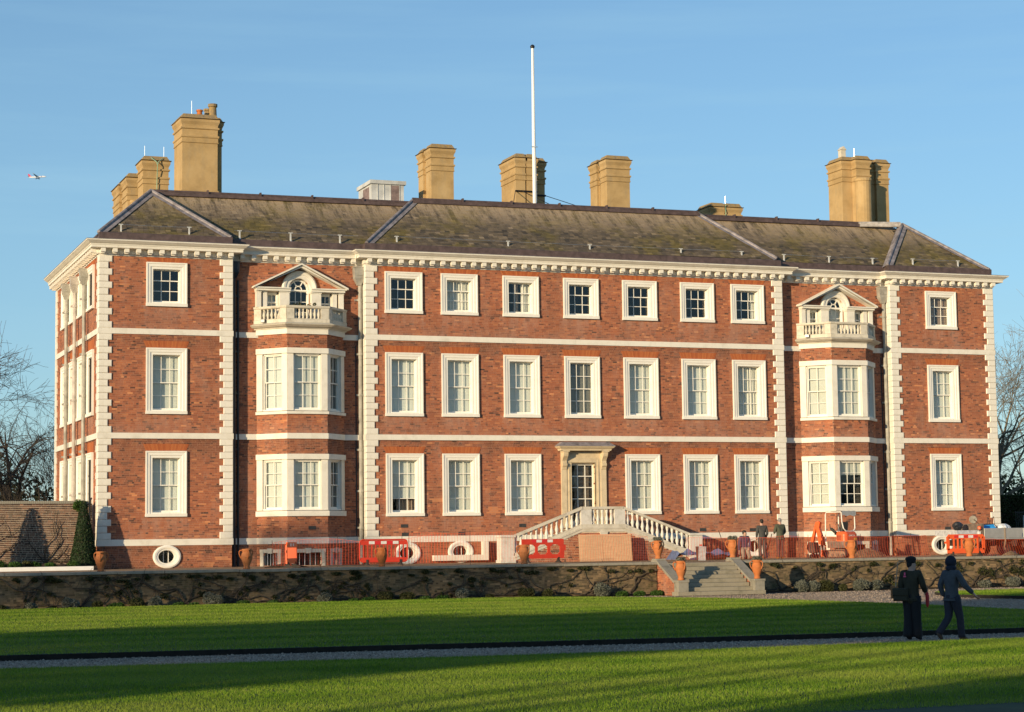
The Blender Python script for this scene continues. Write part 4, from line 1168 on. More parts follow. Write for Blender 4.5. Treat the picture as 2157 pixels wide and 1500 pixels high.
def ridge(p, q, mat='brown_lead'):
    h = MB(); p, q = Vector(p), Vector(q)
    h.tube([p + Vector((0, 0, 0.10)), q + Vector((0, 0, 0.10))], 0.10, 8); h.bar(p + Vector((0, -0.10, -0.02)), q + Vector((0, -0.10, -0.02)), 0.24, 0.14)
    n = int((q - p).length / 2.2)
    for k in range(1, n):
        c = p + (q - p) * k / n; h.box(c.x - 0.035, c.x + 0.035, c.y - 0.16, c.y + 0.05, c.z - 0.06, c.z + 0.24)
    h.build('ridge', MAT[mat], roof)
ridge((3.0, 4.05, rz(3)), (15.1, 4.05, rz(15))); ridge((14.95, 3.6, 16.70), (29.65, 3.6, 16.77)); ridge((29.5, 4.05, rz(29.5) + 0.02), (38.9, 4.05, rz(39))); ridge((38.9, 4.0, rz(39)), (41.05, 3.5, 16.71), 'pale_lead')
hk = MB(); hk.box(-0.03, 0.03, -0.03, 0.03, -0.12, 0.22); hk.bar((0, 0, -0.1), (0.06, -0.2, -0.3), 0.06, 0.03); hk.box(-0.09, 0.09, -0.04, 0.04, 0.20, 0.235)
hk_me = hk.mesh('roof_bracket', MAT['zinc_white'])
for x, y in ((0.95, .4), (3.86, .4), (6.14, .75), (8.41, .75), (10.65, .75), (13.17, .4), (18.47, .4), (22.5, .4), (27.15, .4), (30.34, .4), (32.8, .75), (35.27, .75), (37.7, .75), (39.76, .4), (42.36, .4)):
    put('roof_bracket', hk_me, roof, T(x, y, 14.30))
mb = MB()
for y, xa, xb in ((0.75, 5.9, 11.5), (0.4, 13.2, 30.3), (0.75, 32.8, 38.0), (0.4, 0.9, 3.9), (0.4, 39.8, 42.4)): mb.tube([(xa, y, 14.52), ((xa + xb) / 2, y, 14.50), (xb, y, 14.52)], 0.008, 4)
mb.build('safety_wire', MAT['steel_rod'], roof)

# ---- chimneys
CPROF = [(-0.06, 0.0), (0.05, -0.20), (0.13, -0.21), (0.13, -0.235), (0.085, -0.25), (0.085, -0.36), (0.02, -0.50), (0.005, -0.60), (0.06, -0.61), (0.07, -0.65), (0.06, -0.69), (0.01, -0.71), (0.005, -0.98), (0.055, -0.99), (0.065, -1.03), (0.055, -1.08), (0.02, -1.10), (0.02, -1.28), (0.04, -1.29), (0.04, -1.32), (0.0, -1.34)]
def chimney(poly, ztop, zbase, label=None, column=None, foot=None):
    a = sum(poly[i][0] * poly[(i + 1) % len(poly)][1] - poly[(i + 1) % len(poly)][0] * poly[i][1] for i in range(len(poly)))
    if a < 0: poly = poly[::-1]
    pr = [(o, ztop + z) for o, z in CPROF] + [(0.0, zbase)]
    sh = MB(); sh.sweep(poly, [(o, z) for o, z in pr][::-1][: len(pr) - 2] , closed=True)
    if column: sh.lathe([(column[2] * 1.12, zbase), (column[2], zbase + 0.1), (column[2] * 0.95, ztop - 1.5), (column[2] * 1.12, ztop - 1.45), (column[2] * 1.12, ztop - 1.38), (column[2] * 1.0, ztop - 1.34)], 16, (column[0], column[1], 0))
    if foot: sh.sweep(poly, [(0.0, zbase), (0.05, zbase), (0.05, foot), (0, foot + 0.03)], closed=True)
    ch = sh.build('chimney', MAT['stucco'], roof)
    if label: ch['label'] = label
    cp = MB(); cp.sweep(poly, [(0.085, ztop - 0.25), (0.13, ztop - 0.236), (0.13, ztop - 0.212), (0.05, ztop - 0.20), (-0.06, ztop)], closed=True)
    n = len(poly); off = []
    for i in range(n):
        P_ = Vector(poly[i]); d0 = (P_ - Vector(poly[i - 1])).normalized(); d1 = (Vector(poly[(i + 1) % n]) - P_).normalized()
        m_ = Vector((d0.y, -d0.x)) + Vector((d1.y, -d1.x)); m_ = m_ / max(0.2, m_.dot(Vector((d0.y, -d0.x))))
        off.append((P_.x - m_.x * 0.06, P_.y - m_.y * 0.06, ztop))
    cp.add(off, [tuple(range(n))])
    cap_ = cp.build('chimney_cap', MAT['lichen_stone'], ch)
    return ch
def rod(ch, x, y, z, h=0.8):
    mb = MB(); mb.tube([(x, y, z), (x, y, z + h)], 0.012, 5); mb.build('lightning_rod', MAT['steel_rod'], ch)
def pot(ch, x, y, z, h=0.45, r_=0.14, mat='terracotta'):
    mb = MB(); mb.lathe([(r_, 0), (r_ * 0.85, h * 0.8), (r_ * 1.1, h * 0.84), (r_ * 1.1, h)], 12, (x, y, z)); mb.build('chimney_pot', MAT[mat], ch)
def cross(x0, x1, y0, y1, nx, ny, inx, iny):
    """rectangle with a notch of depth inx in its sides over nx, iny in front and back over ny"""
    p = [(x0, y0)]
    if iny: p += [(ny[0], y0), (ny[0], y0 + iny), (ny[1], y0 + iny), (ny[1], y0)]
    p += [(x1, y0)]
    if inx: p += [(x1, nx[0]), (x1 - inx, nx[0]), (x1 - inx, nx[1]), (x1, nx[1])]
    p += [(x1, y1)]
    if iny: p += [(ny[1], y1), (ny[1], y1 - iny), (ny[0], y1 - iny), (ny[0], y1)]
    p += [(x0, y1)]
    if inx: p += [(x0, nx[1]), (x0 + inx, nx[1]), (x0 + inx, nx[0]), (x0, nx[0])]
    return p
cA = chimney([(4.34, 4.35), (5.95, 4.35), (5.95, 4.85), (6.25, 4.85), (6.25, 6.0), (4.30, 6.0)], 20.36, 16.2, 'tallest ochre chimney stack with two pots', foot=16.85)
pot(cA, 5.3, 5.2, 20.33, 0.4); pot(cA, 5.75, 5.6, 20.33, 0.55, 0.17, 'lichen_stone'); pot(cA, 5.95, 5.4, 20.33, 0.75, 0.2, 'lichen_stone'); rod(cA, 4.9, 5.0, 20.34, 0.75)
cB = chimney([(3.24, 8.0), (4.42, 8.0), (4.42, 9.3), (3.24, 9.3)], 19.04, 15)
rod(cB, 3.4, 8.5, 19.0, 0.6); rod(cB, 4.3, 8.5, 19.0, 0.6)
mb = MB(); mb.tube([(3.6, 7.96, 18.95), (3.82, 7.80, 18.74), (3.87, 7.78, 18.6), (3.87, 7.9, 17.9), (3.87, 7.94, 17.2)], 0.02, 5); mb.tube([(4.15, 7.96, 18.95), (3.92, 7.80, 18.74), (3.87, 7.78, 18.6)], 0.02, 5); mb.build('earth_tape', MAT['copper_tape'], cB)
chimney(cross(2.90, 3.85, 10.2, 14.2, (11.6, 12.4), None, 0.18, 0), 18.6, 15, 'long ochre chimney stack behind the garden end of the roof', column=(3.2, 10.05, 0.2))
cE = chimney(cross(16.86, 18.0, 6.5, 8.5, (7.3, 7.75), None, 0.14, 0), 20.13, 15.5)
cF = chimney([(21.14, 6.3), (21.64, 6.3), (21.64, 6.42), (21.72, 6.42), (21.72, 6.3), (22.22, 6.3), (22.22, 7.1), (22.98, 7.1), (22.98, 7.45), (22.22, 7.45), (22.22, 8.3), (21.14, 8.3)], 19.86, 15.5, 'notched chimney stack behind the flagpole')
mb = MB(); mb.tube([(21.10, 6.26, 17.98), (22.28, 6.26, 17.98)], 0.045, 6); mb.tube([(22.26, 7.06, 17.96), (23.02, 7.06, 17.96)], 0.045, 6); mb.tube([(21.10, 6.26, 17.98), (20.2, 4.2, 16.95)], 0.018, 5); mb.tube([(23.0, 7.06, 17.96), (23.9, 4.2, 16.9)], 0.018, 5); mb.tube([(21.45, 6.26, 17.98), (22.2, 4.6, 17.1)], 0.018, 5); mb.build('stay_wire', MAT['black_iron'], cF)
cG = chimney(cross(26.08, 27.33, 6.5, 8.6, (7.3, 7.75), None, 0.14, 0), 20.09, 15.5)
cH = chimney(cross(34.06, 35.86, 11, 12.5, None, (34.86, 34.94), 0, 0.2), 18.82, 15, 'low twin chimney head far behind the ridge'); rod(cH, 35.2, 11.5, 18.8, 0.5)
mb = MB(); mb.tube([(34.9, 10.9, 18.75), (34.9, 10.9, 17.9)], 0.02, 5); mb.build('earth_tape', MAT['copper_tape'], cH)
cI = chimney([(38.62, 5.0), (39.2, 5.0), (39.2, 4.55), (39.98, 4.55), (39.98, 5.3), (40.7, 5.3), (40.7, 5.1), (41.42, 5.1), (41.42, 6.4), (38.62, 6.4)], 20.45, 16, 'broad chimney cluster with a round column and a pale pot')
mb = MB(); mb.lathe([(0.42, 16.0), (0.42, 19.05), (0.46, 19.1), (0.46, 19.2), (0.4, 19.25)], 18, (39.55, 4.50, 0)); mb.build('column', MAT['stucco'], cI, smooth=False)
mb = MB(); mb.box(38.78, 39.05, 5.3, 5.6, 20.4, 20.86); mb.prism([(38.74, 20.86), (39.09, 20.86), (38.92, 21.05)], 5.26, 5.64, axis='y'); mb.build('chimney_pot', MAT['old_stone'], cI); rod(cI, 39.6, 5.4, 20.4, 0.6)
mb = MB(); mb.box(14.0, 15.62, 7.0, 9.2, 16.4, 18.10); mb.box(13.92, 15.72, 6.92, 9.28, 18.10, 18.28); mb.box(14.98, 15.38, 6.985, 7.0, 16.6, 18.05, 1); mb.box(13.985, 14.0, 7.4, 8.4, 16.6, 18.0, 1)
for x in (14.3, 14.62, 14.95, 15.4): mb.box(x - 0.015, x + 0.015, 6.975, 7.0, 16.5, 18.1)
mb.build('roof_hatch', [MAT['zinc_white'], MAT['rust_stain']], roof)
# flagpole
fp = thing('flagpole', 'tall white flagpole standing up behind the roof ridge', 'flagpole', (21.37, 4.4, 16.5))
mb = MB(); mb.tube([(0, 0, 0), (0, 0, 4), (0, 0, 8.15)], [0.095, 0.085, 0.055], 12); mb.build('pole', MAT['pole_paint'], fp)
mb = MB(); mb.lathe([(0.03, 8.13), (0.10, 8.17), (0.115, 8.24), (0.08, 8.30), (0.02, 8.33)], 12); mb.build('truck', MAT['black_iron'], fp)
mb = MB(); mb.tube([(0.07, -0.09, 0.6), (0.09, -0.08, 1.5), (0.02, -0.10, 3.3), (0.05, -0.075, 8.1)], 0.008, 4); mb.box(-0.16, 0.16, -0.10, -0.085, 3.28, 3.32); mb.build('halyard', MAT['steel_rod'], fp)

# ------------------------------------------------------------------ leaf clouds, bare trees
def leaf_cloud(blobs, n, size, squash=1.0, shell=0.55):
    """many small leaf faces through the volume of a few blobs (x, y, z, rx, ry, rz); returns V, F, tone"""
    B = np.array([b_ if len(b_) == 6 else (b_[0], b_[1], b_[2], b_[3], b_[3], b_[3] * squash) for b_ in blobs], float)
    wts = (B[:, 3] * B[:, 4] * B[:, 5]) ** (2 / 3); wts /= wts.sum()
    k = rng.choice(len(B), n, p=wts)
    d = rng.normal(size=(n, 3)); d /= np.linalg.norm(d, axis=1)[:, None]
    r_ = np.maximum(rng.random(n) ** (1 / 3), shell * rng.random(n) + (1 - shell) * 0.4)
    C_ = B[k, :3] + d * r_[:, None] * B[k, 3:6]
    a = rng.normal(size=(n, 3)); a /= np.linalg.norm(a, axis=1)[:, None]
    c = np.cross(a, rng.normal(size=(n, 3))); c /= np.linalg.norm(c, axis=1)[:, None]
    s_ = size * rng.uniform(0.6, 1.3, n)
    V = np.stack([C_ - a * s_[:, None], C_ + c * s_[:, None] * 0.45, C_ + a * s_[:, None], C_ - c * s_[:, None] * 0.45], 1)
    clump = rng.random(len(B))[k]
    t = np.clip(0.25 * clump + rng.beta(2, 2, n) * 0.75, 0, 1)
    return V.reshape(-1, 3), np.arange(4 * n).reshape(n, 4), np.repeat(t, 4)
def cloud_obj(name, blobs, n, size, mat, parent=None, M=None, **kw):
    V, F, t = leaf_cloud(blobs, n, size, **kw)
    return mesh_np(name, V, F, MAT[mat], parent, M, {'tone': t})

def limbs(base, h, r0, spread, levels, kids_, seed, droop=0.0, lean=(0, 0), trunk=0.35, twig=0.012, dens=1.0):
    """a bare tree: lists of (points, radii)"""
    rd = random.Random(seed); out = []
    def grow(p, d, L, r_, lev):
        n = 4 if lev < 2 else 3
        pts, rad = [Vector(p)], [r_]; q = Vector(p); dd = Vector(d).normalized()
        for i in range(n):
            dd = (dd + Vector((rd.gauss(0, .16), rd.gauss(0, .16), rd.gauss(0.02, .10) - droop * (lev > 1) * 0.12))).normalized()
            q = q + dd * L / n; pts.append(q.copy()); rad.append(max(twig * 0.7, r_ * (1 - 0.62 * (i + 1) / n)))
        out.append((pts, rad, lev))
        if lev >= levels: return
        k = int(kids_[min(lev, len(kids_) - 1)] * dens + rd.random())
        for j in range(k):
            f = rd.uniform(0.35 if lev else trunk, 1.0); i = min(n - 1, int(f * n)); t = f * n - i
            pp = pts[i].lerp(pts[i + 1], t); rr = (rad[i] * (1 - t) + rad[i + 1] * t)
            ax = Vector((rd.gauss(0, 1), rd.gauss(0, 1), rd.gauss(0, 0.35) + 0.12)); ax = (ax - dd * ax.dot(dd)).normalized()
            an = rd.uniform(0.45, 1.05) * spread
            nd = dd * math.cos(an) + ax * math.sin(an)
            grow(pp, nd, L * rd.uniform(0.5, 0.78), max(twig, rr * rd.uniform(0.45, 0.7)), lev + 1)
    grow(base, (lean[0], lean[1], 1), h * 0.55, r0, 0)
    return out
def tree_from(limb, name, label, group=None, bark='bark'):
    t = thing(name, label, 'tree', limb[0][0][0], group=group); o = limb[0][0][0]
    tr, cr = MB(), MB()
    for pts, rad, lev in limb:
        (tr if lev < 1 else cr).tube([p - o for p in pts], rad, 8 if lev == 0 else (5 if lev < 3 else 3), cap=lev < 2)
    tr.build('trunk', MAT[bark], t, smooth=True); cr.build('crown', MAT[bark], t)
    return t

# ------------------------------------------------------------------ terrace wall with its coping
def terrace_wall(x0, x1, label):
    w = thing('terrace_wall', label, 'wall', (x0, YW, ZL))
    L_ = x1 - x0; H = -ZL - 0.06
    wall_panel(0, L_, 0, H, [], None, w, 'terrace_brick', 'dark_mortar', 'wall', dark=0.2)
    mb = MB(); mb.box(0, L_, 0.01, 0.45, 0, H); mb.build('core', MAT['dark_mortar'], w)
    ms_ = []
    for v in range(4):
        l_ = (1.28, 1.45, 1.6, 1.9)[v]; mb = MB(); mb.cbox(0.005, l_ - 0.005, -0.075, 0.46, H, H + 0.105, 0.012); ms_.append((l_, mb.mesh('coping_slab', MAT['coping_stone'])))
    x = 0
    while x < L_ - 0.3:
        l_, me = random.choice(ms_)
        o = put('coping_slab', me, w, T(x, random.uniform(-0.012, 0.012), random.uniform(-0.006, 0.006)) @ Matrix.Rotation(R(random.uniform(-0.25, 0.25)), 4, 'Y'))
        if x + l_ > L_: o.scale.x = (L_ - x) / l_
        x += l_
    return w
XS0, XS1 = 20.40, 23.32       # the garden steps come down between these
terrace_wall(-14, XS0 - 0.38, 'long dark brick terrace wall with climbers, west of the garden steps')
terrace_wall(XS1 + 0.40, 62, 'sunlit brown brick terrace wall, beyond the garden steps')

# ------------------------------------------------------------------ garden steps
gs = thing('garden_steps', 'stone garden steps through the terrace wall between sloping cheek walls', 'steps', (21.87, -13.6, ZL))
nst = 8; rise = 1.25 / nst; tread = 2.0 / nst
for i in range(nst):
    x0, x1 = (-1.47, 1.45) if i else (-1.9, 1.9)
    y0 = i * tread
    mb = MB(); mb.cbox(x0, x1, y0 - 0.03, y0 + tread + 0.25, i * rise, (i + 1) * rise - 0.002, 0.012); mb.box(x0 + 0.01, x1 - 0.01, y0, y0 + tread + 0.2, i * rise - (0.02 if i else 0), i * rise + 0.02)
    mb.build('step', MAT['step_stone'], gs)
mb = MB(); mb.box(-1.47, 1.45, 2.0, 3.0, 1.0, 1.245); mb.build('top_landing', MAT['step_stone'], gs)
for sx in (-1, 1):
    xa, xb = (-1.80, -1.49) if sx < 0 else (1.50, 1.80)
    mb = MB(); prof = [(0.30, 0.0), (2.35, 0.0), (2.35, 1.26), (2.05, 1.26), (0.30, 0.42)]
    mb.prism(prof, xa, xb, axis='x'); wl_ = mb.build('cheek_wall', MAT['mortar'], gs)
    # brick skins of the cheek wall
    for xx, fl in ((xa, -1), (xb, 1)):
        A = brick_cells(0.32, 2.35, 0.0, 1.26, [])
        ok_ = A[:, 3] < np.interp((A[:, 0] + A[:, 1]) / 2, [0.30, 2.05, 2.4], [0.42, 1.26, 1.27])
        A = A[ok_]; V, F = brick_arrays(A)
        V2 = np.stack([xx + fl * (-V[:, 1]), V[:, 0], V[:, 2]], 1)
        mesh_np('brick', V2, F, MAT['red_brick'], wl_, None, {'tone': np.repeat(tones(len(A), 0.03), 8)}, 'stuff')
    mb = MB(); xl, xr = xa - 0.05, xb + 0.05
    mb.prism([(0.36, 0.44), (2.03, 1.262), (2.5, 1.262), (2.5, 1.36), (2.0, 1.36), (0.36, 0.54)], xl, xr, axis='x'); mb.build('sloping_coping', MAT['coping_stone'], gs)
    mb = MB(); xm = (xa + xb) / 2
    mb.box(xm - 0.205, xm + 0.205, -0.02, 0.40, rise, 0.52); mb.box(xm - 0.23, xm + 0.23, -0.045, 0.425, 0.52, 0.60); mb.build('pier', MAT['coping_stone'], gs)
    mb = MB(); mb.box(xm - 0.20, xm + 0.20, 2.0, 2.45, 1.362, 1.42); mb.build('urn_base', MAT['coping_stone'], gs)

# ------------------------------------------------------------------ urns and what grows in them
def make_urn(label, loc, rz=0.0, s=1.0):
    u = thing('urn', label, 'urn', loc, rz, 'terracotta urns along the terrace')
    s *= 0.9; u.scale = (s, s, s)
    if 'urn' not in cache:
        mb = MB(); mb.lathe([(0.145, 0), (0.15, 0.05), (0.13, 0.09), (0.125, 0.13), (0.15, 0.20), (0.20, 0.32), (0.235, 0.44), (0.235, 0.54), (0.215, 0.62), (0.19, 0.68), (0.185, 0.74), (0.195, 0.77), (0.21, 0.80), (0.21, 0.83), (0.17, 0.83), (0.16, 0.74)], 22)
        b_ = mb.mesh('body', MAT['terracotta']); b_.shade_smooth()
        hd = MB(); hd.tube([(0.19, 0, 0.76), (0.28, 0, 0.775), (0.325, 0, 0.72), (0.33, 0, 0.64), (0.30, 0, 0.54), (0.255, 0, 0.46), (0.225, 0, 0.42)], 0.026, 7)
        h_ = hd.mesh('handle', MAT['terracotta']); h_.shade_smooth()
        rl = MB(); rl.lathe([(0.236, 0.475), (0.245, 0.485), (0.236, 0.495)], 22); rl.lathe([(0.188, 0.705), (0.2, 0.715), (0.188, 0.725)], 22); r_ = rl.mesh('rib', MAT['terracotta'])
        cache['urn'] = (b_, h_, r_)
    b_, h_, r_ = cache['urn']
    put('body', b_, u); put('rib', r_, u)
    for k in range(3): put('handle', h_, u, RZ(k * 2 * math.pi / 3))
    return u
URNS = [(-1.68, -11.35, 0.05, 'terracotta urn on the coping by the clipped yew cone', 0.3, 0.95, 0),
        (3.63, -11.35, 0.05, 'empty terracotta urn on the coping before the black drainpipes', 2.6, 0.98, 0),
        (8.80, -11.35, 0.05, 'terracotta urn standing before the round-cornered red barrier', 0.6, 0.95, 0),
        (14.53, -11.35, 0.05, 'terracotta urn before the red barrier with three large openings', 0.9, 1.0, 0),
        (20.22, -11.35, 0.17, 'planted terracotta urn at the head of the steps, on the side of the stone staircase', 0.2, 0.95, 1),
        (23.52, -11.35, 0.17, 'planted terracotta urn at the head of the steps, by the kneeling workman', 0.5, 0.95, 1),
        (20.22, -13.41, ZL + 0.60, 'planted urn with wide handles on the pier beside the lit brick cheek wall', 2.75, 1.0, 1),
        (23.52, -13.41, ZL + 0.60, 'planted urn on the foot pier against the deep shadow on the wall', 0.9, 0.98, 1),
        (29.00, -11.35, 0.05, 'terracotta urn on the coping before the mini excavator', 0.4, 1.0, 0),
        (34.65, -11.35, 0.05, 'terracotta urn before the orange barrier near the truck', 1.0, 1.0, 0)]
UP = ['silver leaved plant in the urn at the stair side of the step head', 'silver leaved plant in the urn beside the kneeling workman', 'silver leaved plant in the urn on the pier by the lit cheek wall', 'silver leaved plant in the urn on the foot pier before the shadow']
k = 0
for x, y, z, lb, rz_, s_, pl in URNS:
    make_urn(lb, (x, y, z), rz_, s_)
    if pl:
        p = cloud_obj('urn_plant', [(0, 0, 0.05, 0.17, 0.17, 0.10), (-0.1, 0.03, 0.06, 0.1), (0.11, -0.02, 0.05, 0.11), (0, 0, -0.04, 0.14, 0.14, 0.06)], 900, 0.028, 'grey_leaf')
        p.location = (x, y, z + 0.75 * s_); tag(p, UP[k], 'plant', 'plants in the urns'); k += 1

# ------------------------------------------------------------------ perron: the balustraded stair to the garden door
pe = thing('staircase', 'stone staircase with white balusters leading up to the garden door', 'staircase', (21.82, 0, 0))
PY = -2.2; DECK = 1.46
def brick_face(x0, x1, z_fun, y, parent, name='wall'):
    A = brick_cells(x0, x1, 0, 1.4, [])
    ok_ = A[:, 3] < z_fun((A[:, 0] + A[:, 1]) / 2)
    A = A[ok_]; V, F = brick_arrays(A, 0.005); V[:, 1] += y
    mesh_np('brick', V, F, MAT['red_brick'], parent, None, {'tone': np.repeat(tones(len(A), 0.05), 8)}, 'stuff')
mb = MB(); mb.box(-1.06, 1.06, PY, -0.01, 0, DECK - 0.12); pw = mb.build('wall', MAT['pale_mortar'], pe); brick_face(-1.06, 1.06, lambda x: 0 * x + 1.30, PY, pw)
mb = MB(); mb.box(-1.02, 1.02, PY + 0.05, -0.01, DECK - 0.12, DECK); mb.build('landing', MAT['step_stone'], pe)
for s in (-1, 1):
    # outer parapet of one flight
    zs_ = lambda x: 1.30 - (np.abs(x) - 1.06) * 0.385
    xa, xb = 1.06, 4.25
    mb = MB(); poly = [(s * xa, 0), (s * xb, 0), (s * xb, float(zs_(xb))), (s * xa, float(zs_(xa)))]
    if s < 0: poly = poly[::-1]
    mb.prism(poly, PY, PY + 0.30, axis='y'); w_ = mb.build('wall', MAT['pale_mortar'], pe); brick_face(min(s * xa, s * xb), max(s * xa, s * xb), zs_, PY, w_)
    if s > 0:
        pass
    # stone string under the balusters
    for (dz0, dz1, yo) in ((0.0, 0.13, 0.035), (0.13, 0.22, 0.06), (0.22, 0.335, 0.03)):
        mb = MB(); poly = [(s * 1.04, 1.30 + dz0), (s * xb, float(zs_(xb)) + dz0), (s * xb, float(zs_(xb)) + dz1), (s * 1.04, 1.30 + dz1)]
        if s > 0: poly = poly[::-1]
        mb.prism(poly, PY - yo, PY + 0.30, axis='y'); mb.build('string', MAT['old_stone'], pe)
    mb = MB(); zr = lambda x: 2.30 - (x - 1.06) * 0.385
    poly = [(s * 0.98, 2.30), (s * 4.35, zr(4.35)), (s * 4.35, zr(4.35) + 0.11), (s * 0.98, 2.41)]
    if s > 0: poly = poly[::-1]
    mb.prism(poly, PY - 0.04, PY + 0.24, axis='y'); mb.build('handrail', MAT['old_stone'], pe)
    if 'sb' not in cache:
        m2 = MB(); m2.lathe([(0.065, 0), (0.065, 0.06), (0.045, 0.09), (0.07, 0.16), (0.085, 0.23), (0.06, 0.33), (0.04, 0.42), (0.036, 0.48), (0.055, 0.50), (0.042, 0.52), (0.062, 0.56), (0.065, 0.62), (0.065, 0.70)], 12)
        cache['sb'] = m2.mesh('baluster', MAT['baluster_stone']); cache['sb'].shade_smooth()
    nb = 13
    for i in range(nb):
        x = 1.22 + i * (4.12 - 1.22) / (nb - 1)
        put('baluster', cache['sb'], pe, T(s * x, PY + 0.10, float(zs_(x)) + 0.325))
    # steps behind the parapet
    for i in range(9):
        mb = MB(); x0, x1 = 1.02 + i * 0.33, 1.02 + (i + 1) * 0.33 + 0.03
        mb.box(min(s * x0, s * x1), max(s * x0, s * x1), PY + 0.31, -0.30, 0, DECK - (i + 1) * 0.155); mb.build('step', MAT['step_stone'], pe)
    # end pedestal
    mb = MB(); a, b_ = s * 4.22, s * 4.84
    mb.box(min(a, b_), max(a, b_), PY - 0.03, PY + 0.52, 0.12, 1.10); mb.box(min(a, b_) - 0.05, max(a, b_) + 0.05, PY - 0.08, PY + 0.57, 1.10, 1.19); mb.box(min(a, b_) - 0.04, max(a, b_) + 0.04, PY - 0.07, PY + 0.56, 0, 0.12)
    mb.build('pedestal', MAT['baluster_stone'], pe)
    mb = MB(); a, b_ = s * 0.56, s * 1.06; mb.box(min(a, b_), max(a, b_), PY - 0.02, PY + 0.26, 1.63, 2.30); mb.build('pedestal', MAT['baluster_stone'], pe)
for k in range(5): put('baluster', cache['sb'], pe, T(-0.43 + k * 0.215, PY + 0.10, 1.62))
mb = MB(); mb.box(-1.0, 1.0, PY - 0.04, PY + 0.24, 2.30, 2.41); mb.build('handrail', MAT['old_stone'], pe)
for dz0, dz1, yo in ((1.30, 1.43, 0.036), (1.43, 1.52, 0.062), (1.52, 1.632, 0.032)):
    mb = MB(); mb.box(-1.10, 1.10, PY - yo, PY + 0.30, dz0 + 0.001, dz1 + 0.001); mb.build('string', MAT['old_stone'], pe)
mb = MB(); mb.prism([(-0.13, 1.0), (0.13, 1.0), (0.19, 1.30), (-0.19, 1.30)], PY - 0.08, PY, axis='y'); mb.build('keystone', MAT['old_stone'], pe)
# low white kerb against the house beside the stair
mb = MB(); mb.box(0, 2.55, -0.30, 0, 0.12, 0.36); mb.box(2.3, 2.55, -0.30, 0, 0.36, 0.94)
kb = mb.build('area_kerb', MAT['trim_paint'], None, T(14.55, -0.02, 0)); tag(kb, 'low white kerb wall beneath the oval window left of the staircase', 'kerb wall')

# ------------------------------------------------------------------ garden wall, border and yew cones
gw = thing('garden_wall', 'tall red brick garden wall with pale mortar joining the mansion', 'wall', (-12, 0.35, 0))
GL = 11.82
mb = MB(); mb.box(0, GL, 0, 0.4, 0, 2.72); core = mb.build('core', MAT['pale_mortar'], gw)
A = brick_cells(0, GL, 0.1, 2.72, [], j=0.017); vis = A[:, 0] > 7.6
order = np.argsort(-(A[:, 2] + 0.0 * A[:, 0]) - 100 * vis); big = order[:300]; rest = order[300:]
V, F = brick_arrays(A[rest], 0.010, 0.002); mesh_np('brick', V, F, MAT['garden_brick'], core, None, {'tone': np.repeat(tones(len(rest), 0.25), 8)}, 'stuff')
for i in big:
    V, F = brick_arrays(A[i:i + 1], 0.010, 0.002); mesh_np('brick', V, F, MAT['garden_brick'], core, None, {'tone': np.repeat(tones(1, 0.25), 8)})
mb = MB(); x = 0
cop = MB(); cop.cbox(0.003, 0.072, -0.03, 0.43, 2.72, 2.84, 0.008); cm = cop.mesh('coping_brick', MAT['coping_stone'])
for i in range(int(GL / 0.076)):
    if i * 0.076 > 7.4: put('coping_brick', cm, gw, T(i * 0.076, 0, 0))
mb = MB(); mb.box(0, 7.45, -0.03, 0.43, 2.72, 2.84); mb.build('coping', MAT['coping_stone'], gw)
mb = MB(); mb.tube([(11.70, -0.07, 2.8), (11.70, -0.07, 0.0)], 0.035, 6); mb.tube([(11.70, -0.07, 2.8), (11.8, 0.1, 2.95)], 0.035, 6); mb.build('drainpipe', MAT['black_iron'], gw)
def vine(name, label, segs, cat='climber', group='climbers trained on the walls', leaves=None, lmat='climber_leaf', lsize=0.045, loc=(0, 0, 0), matn='vine_bark'):
    t = thing(name, label, cat, loc, 0, group)
    mb = MB()
    for pts, rad in segs: mb.tube(pts, rad, 5, cap=False)
    mb.build('stem', MAT[matn], t)
    if leaves: cloud_obj('foliage', leaves[0], leaves[1], lsize, lmat, t)
    return t
def wander(rd, p, d, L, r0, r1, y=-0.05, n=9, curl=0.28, grav=0.0):
    pts, q, a = [], Vector(p), math.atan2(d[1], d[0]); rad = []
    for i in range(n + 1):
        pts.append((q.x, y + rd.uniform(-0.03, 0.02), q.z)); rad.append(r0 + (r1 - r0) * i / n)
        a += rd.gauss(0, curl) + grav * math.cos(a) * 0.1
        q = q + Vector((math.cos(a), 0, math.sin(a))) * L / n
    return pts, rad
rd = random.Random(3)
for (x, fan, lb) in ((-2.1, ((2.0, 70), (1.6, 40), (1.9, 110), (1.5, 25), (1.3, 140), (1.2, 8)), 'bare climbing stems fanned on the garden wall near the corner cone'), (-4.3, ((2.1, 80), (1.7, 50), (1.8, 120)), 'bare climbing stems on the garden wall at the picture edge')):
    segs = []
    for L_, an in fan:
        s_ = wander(rd, (0, 0, 0.25), (math.cos(R(an)), math.sin(R(an))), L_, 0.028, 0.008, -0.05); segs.append(s_)
        for q in range(2):
            i = rd.randint(3, 7); p = s_[0][i]; a2 = R(an) + rd.uniform(-0.9, 0.9)
            segs.append(wander(rd, p, (math.cos(a2), math.sin(a2)), L_ * 0.45, 0.012, 0.005, -0.05, 5))
    segs.append(([(0, -0.05, 0), (0.02, -0.05, 0.26)], [0.04, 0.03]))
    vine('climber', lb, segs, loc=(x, 0.33, 0.05), leaves=([(0.1, -0.05, 0.5, 0.15)], 8))
vine('creeper', 'tuft of green creeper on top of the garden wall beside the cone', [([(0, 0, 0), (0.05, -0.05, 0.3)], [0.02, 0.01])], 'creeper', None, ([(0, -0.06, 0.05, 0.22, 0.12, 0.26), (0.18, -0.05, 0.12, 0.12)], 500), 'green_leaf', 0.05, (-0.78, 0.32, 2.6))
mb = MB(); n_ = 26; vs = []
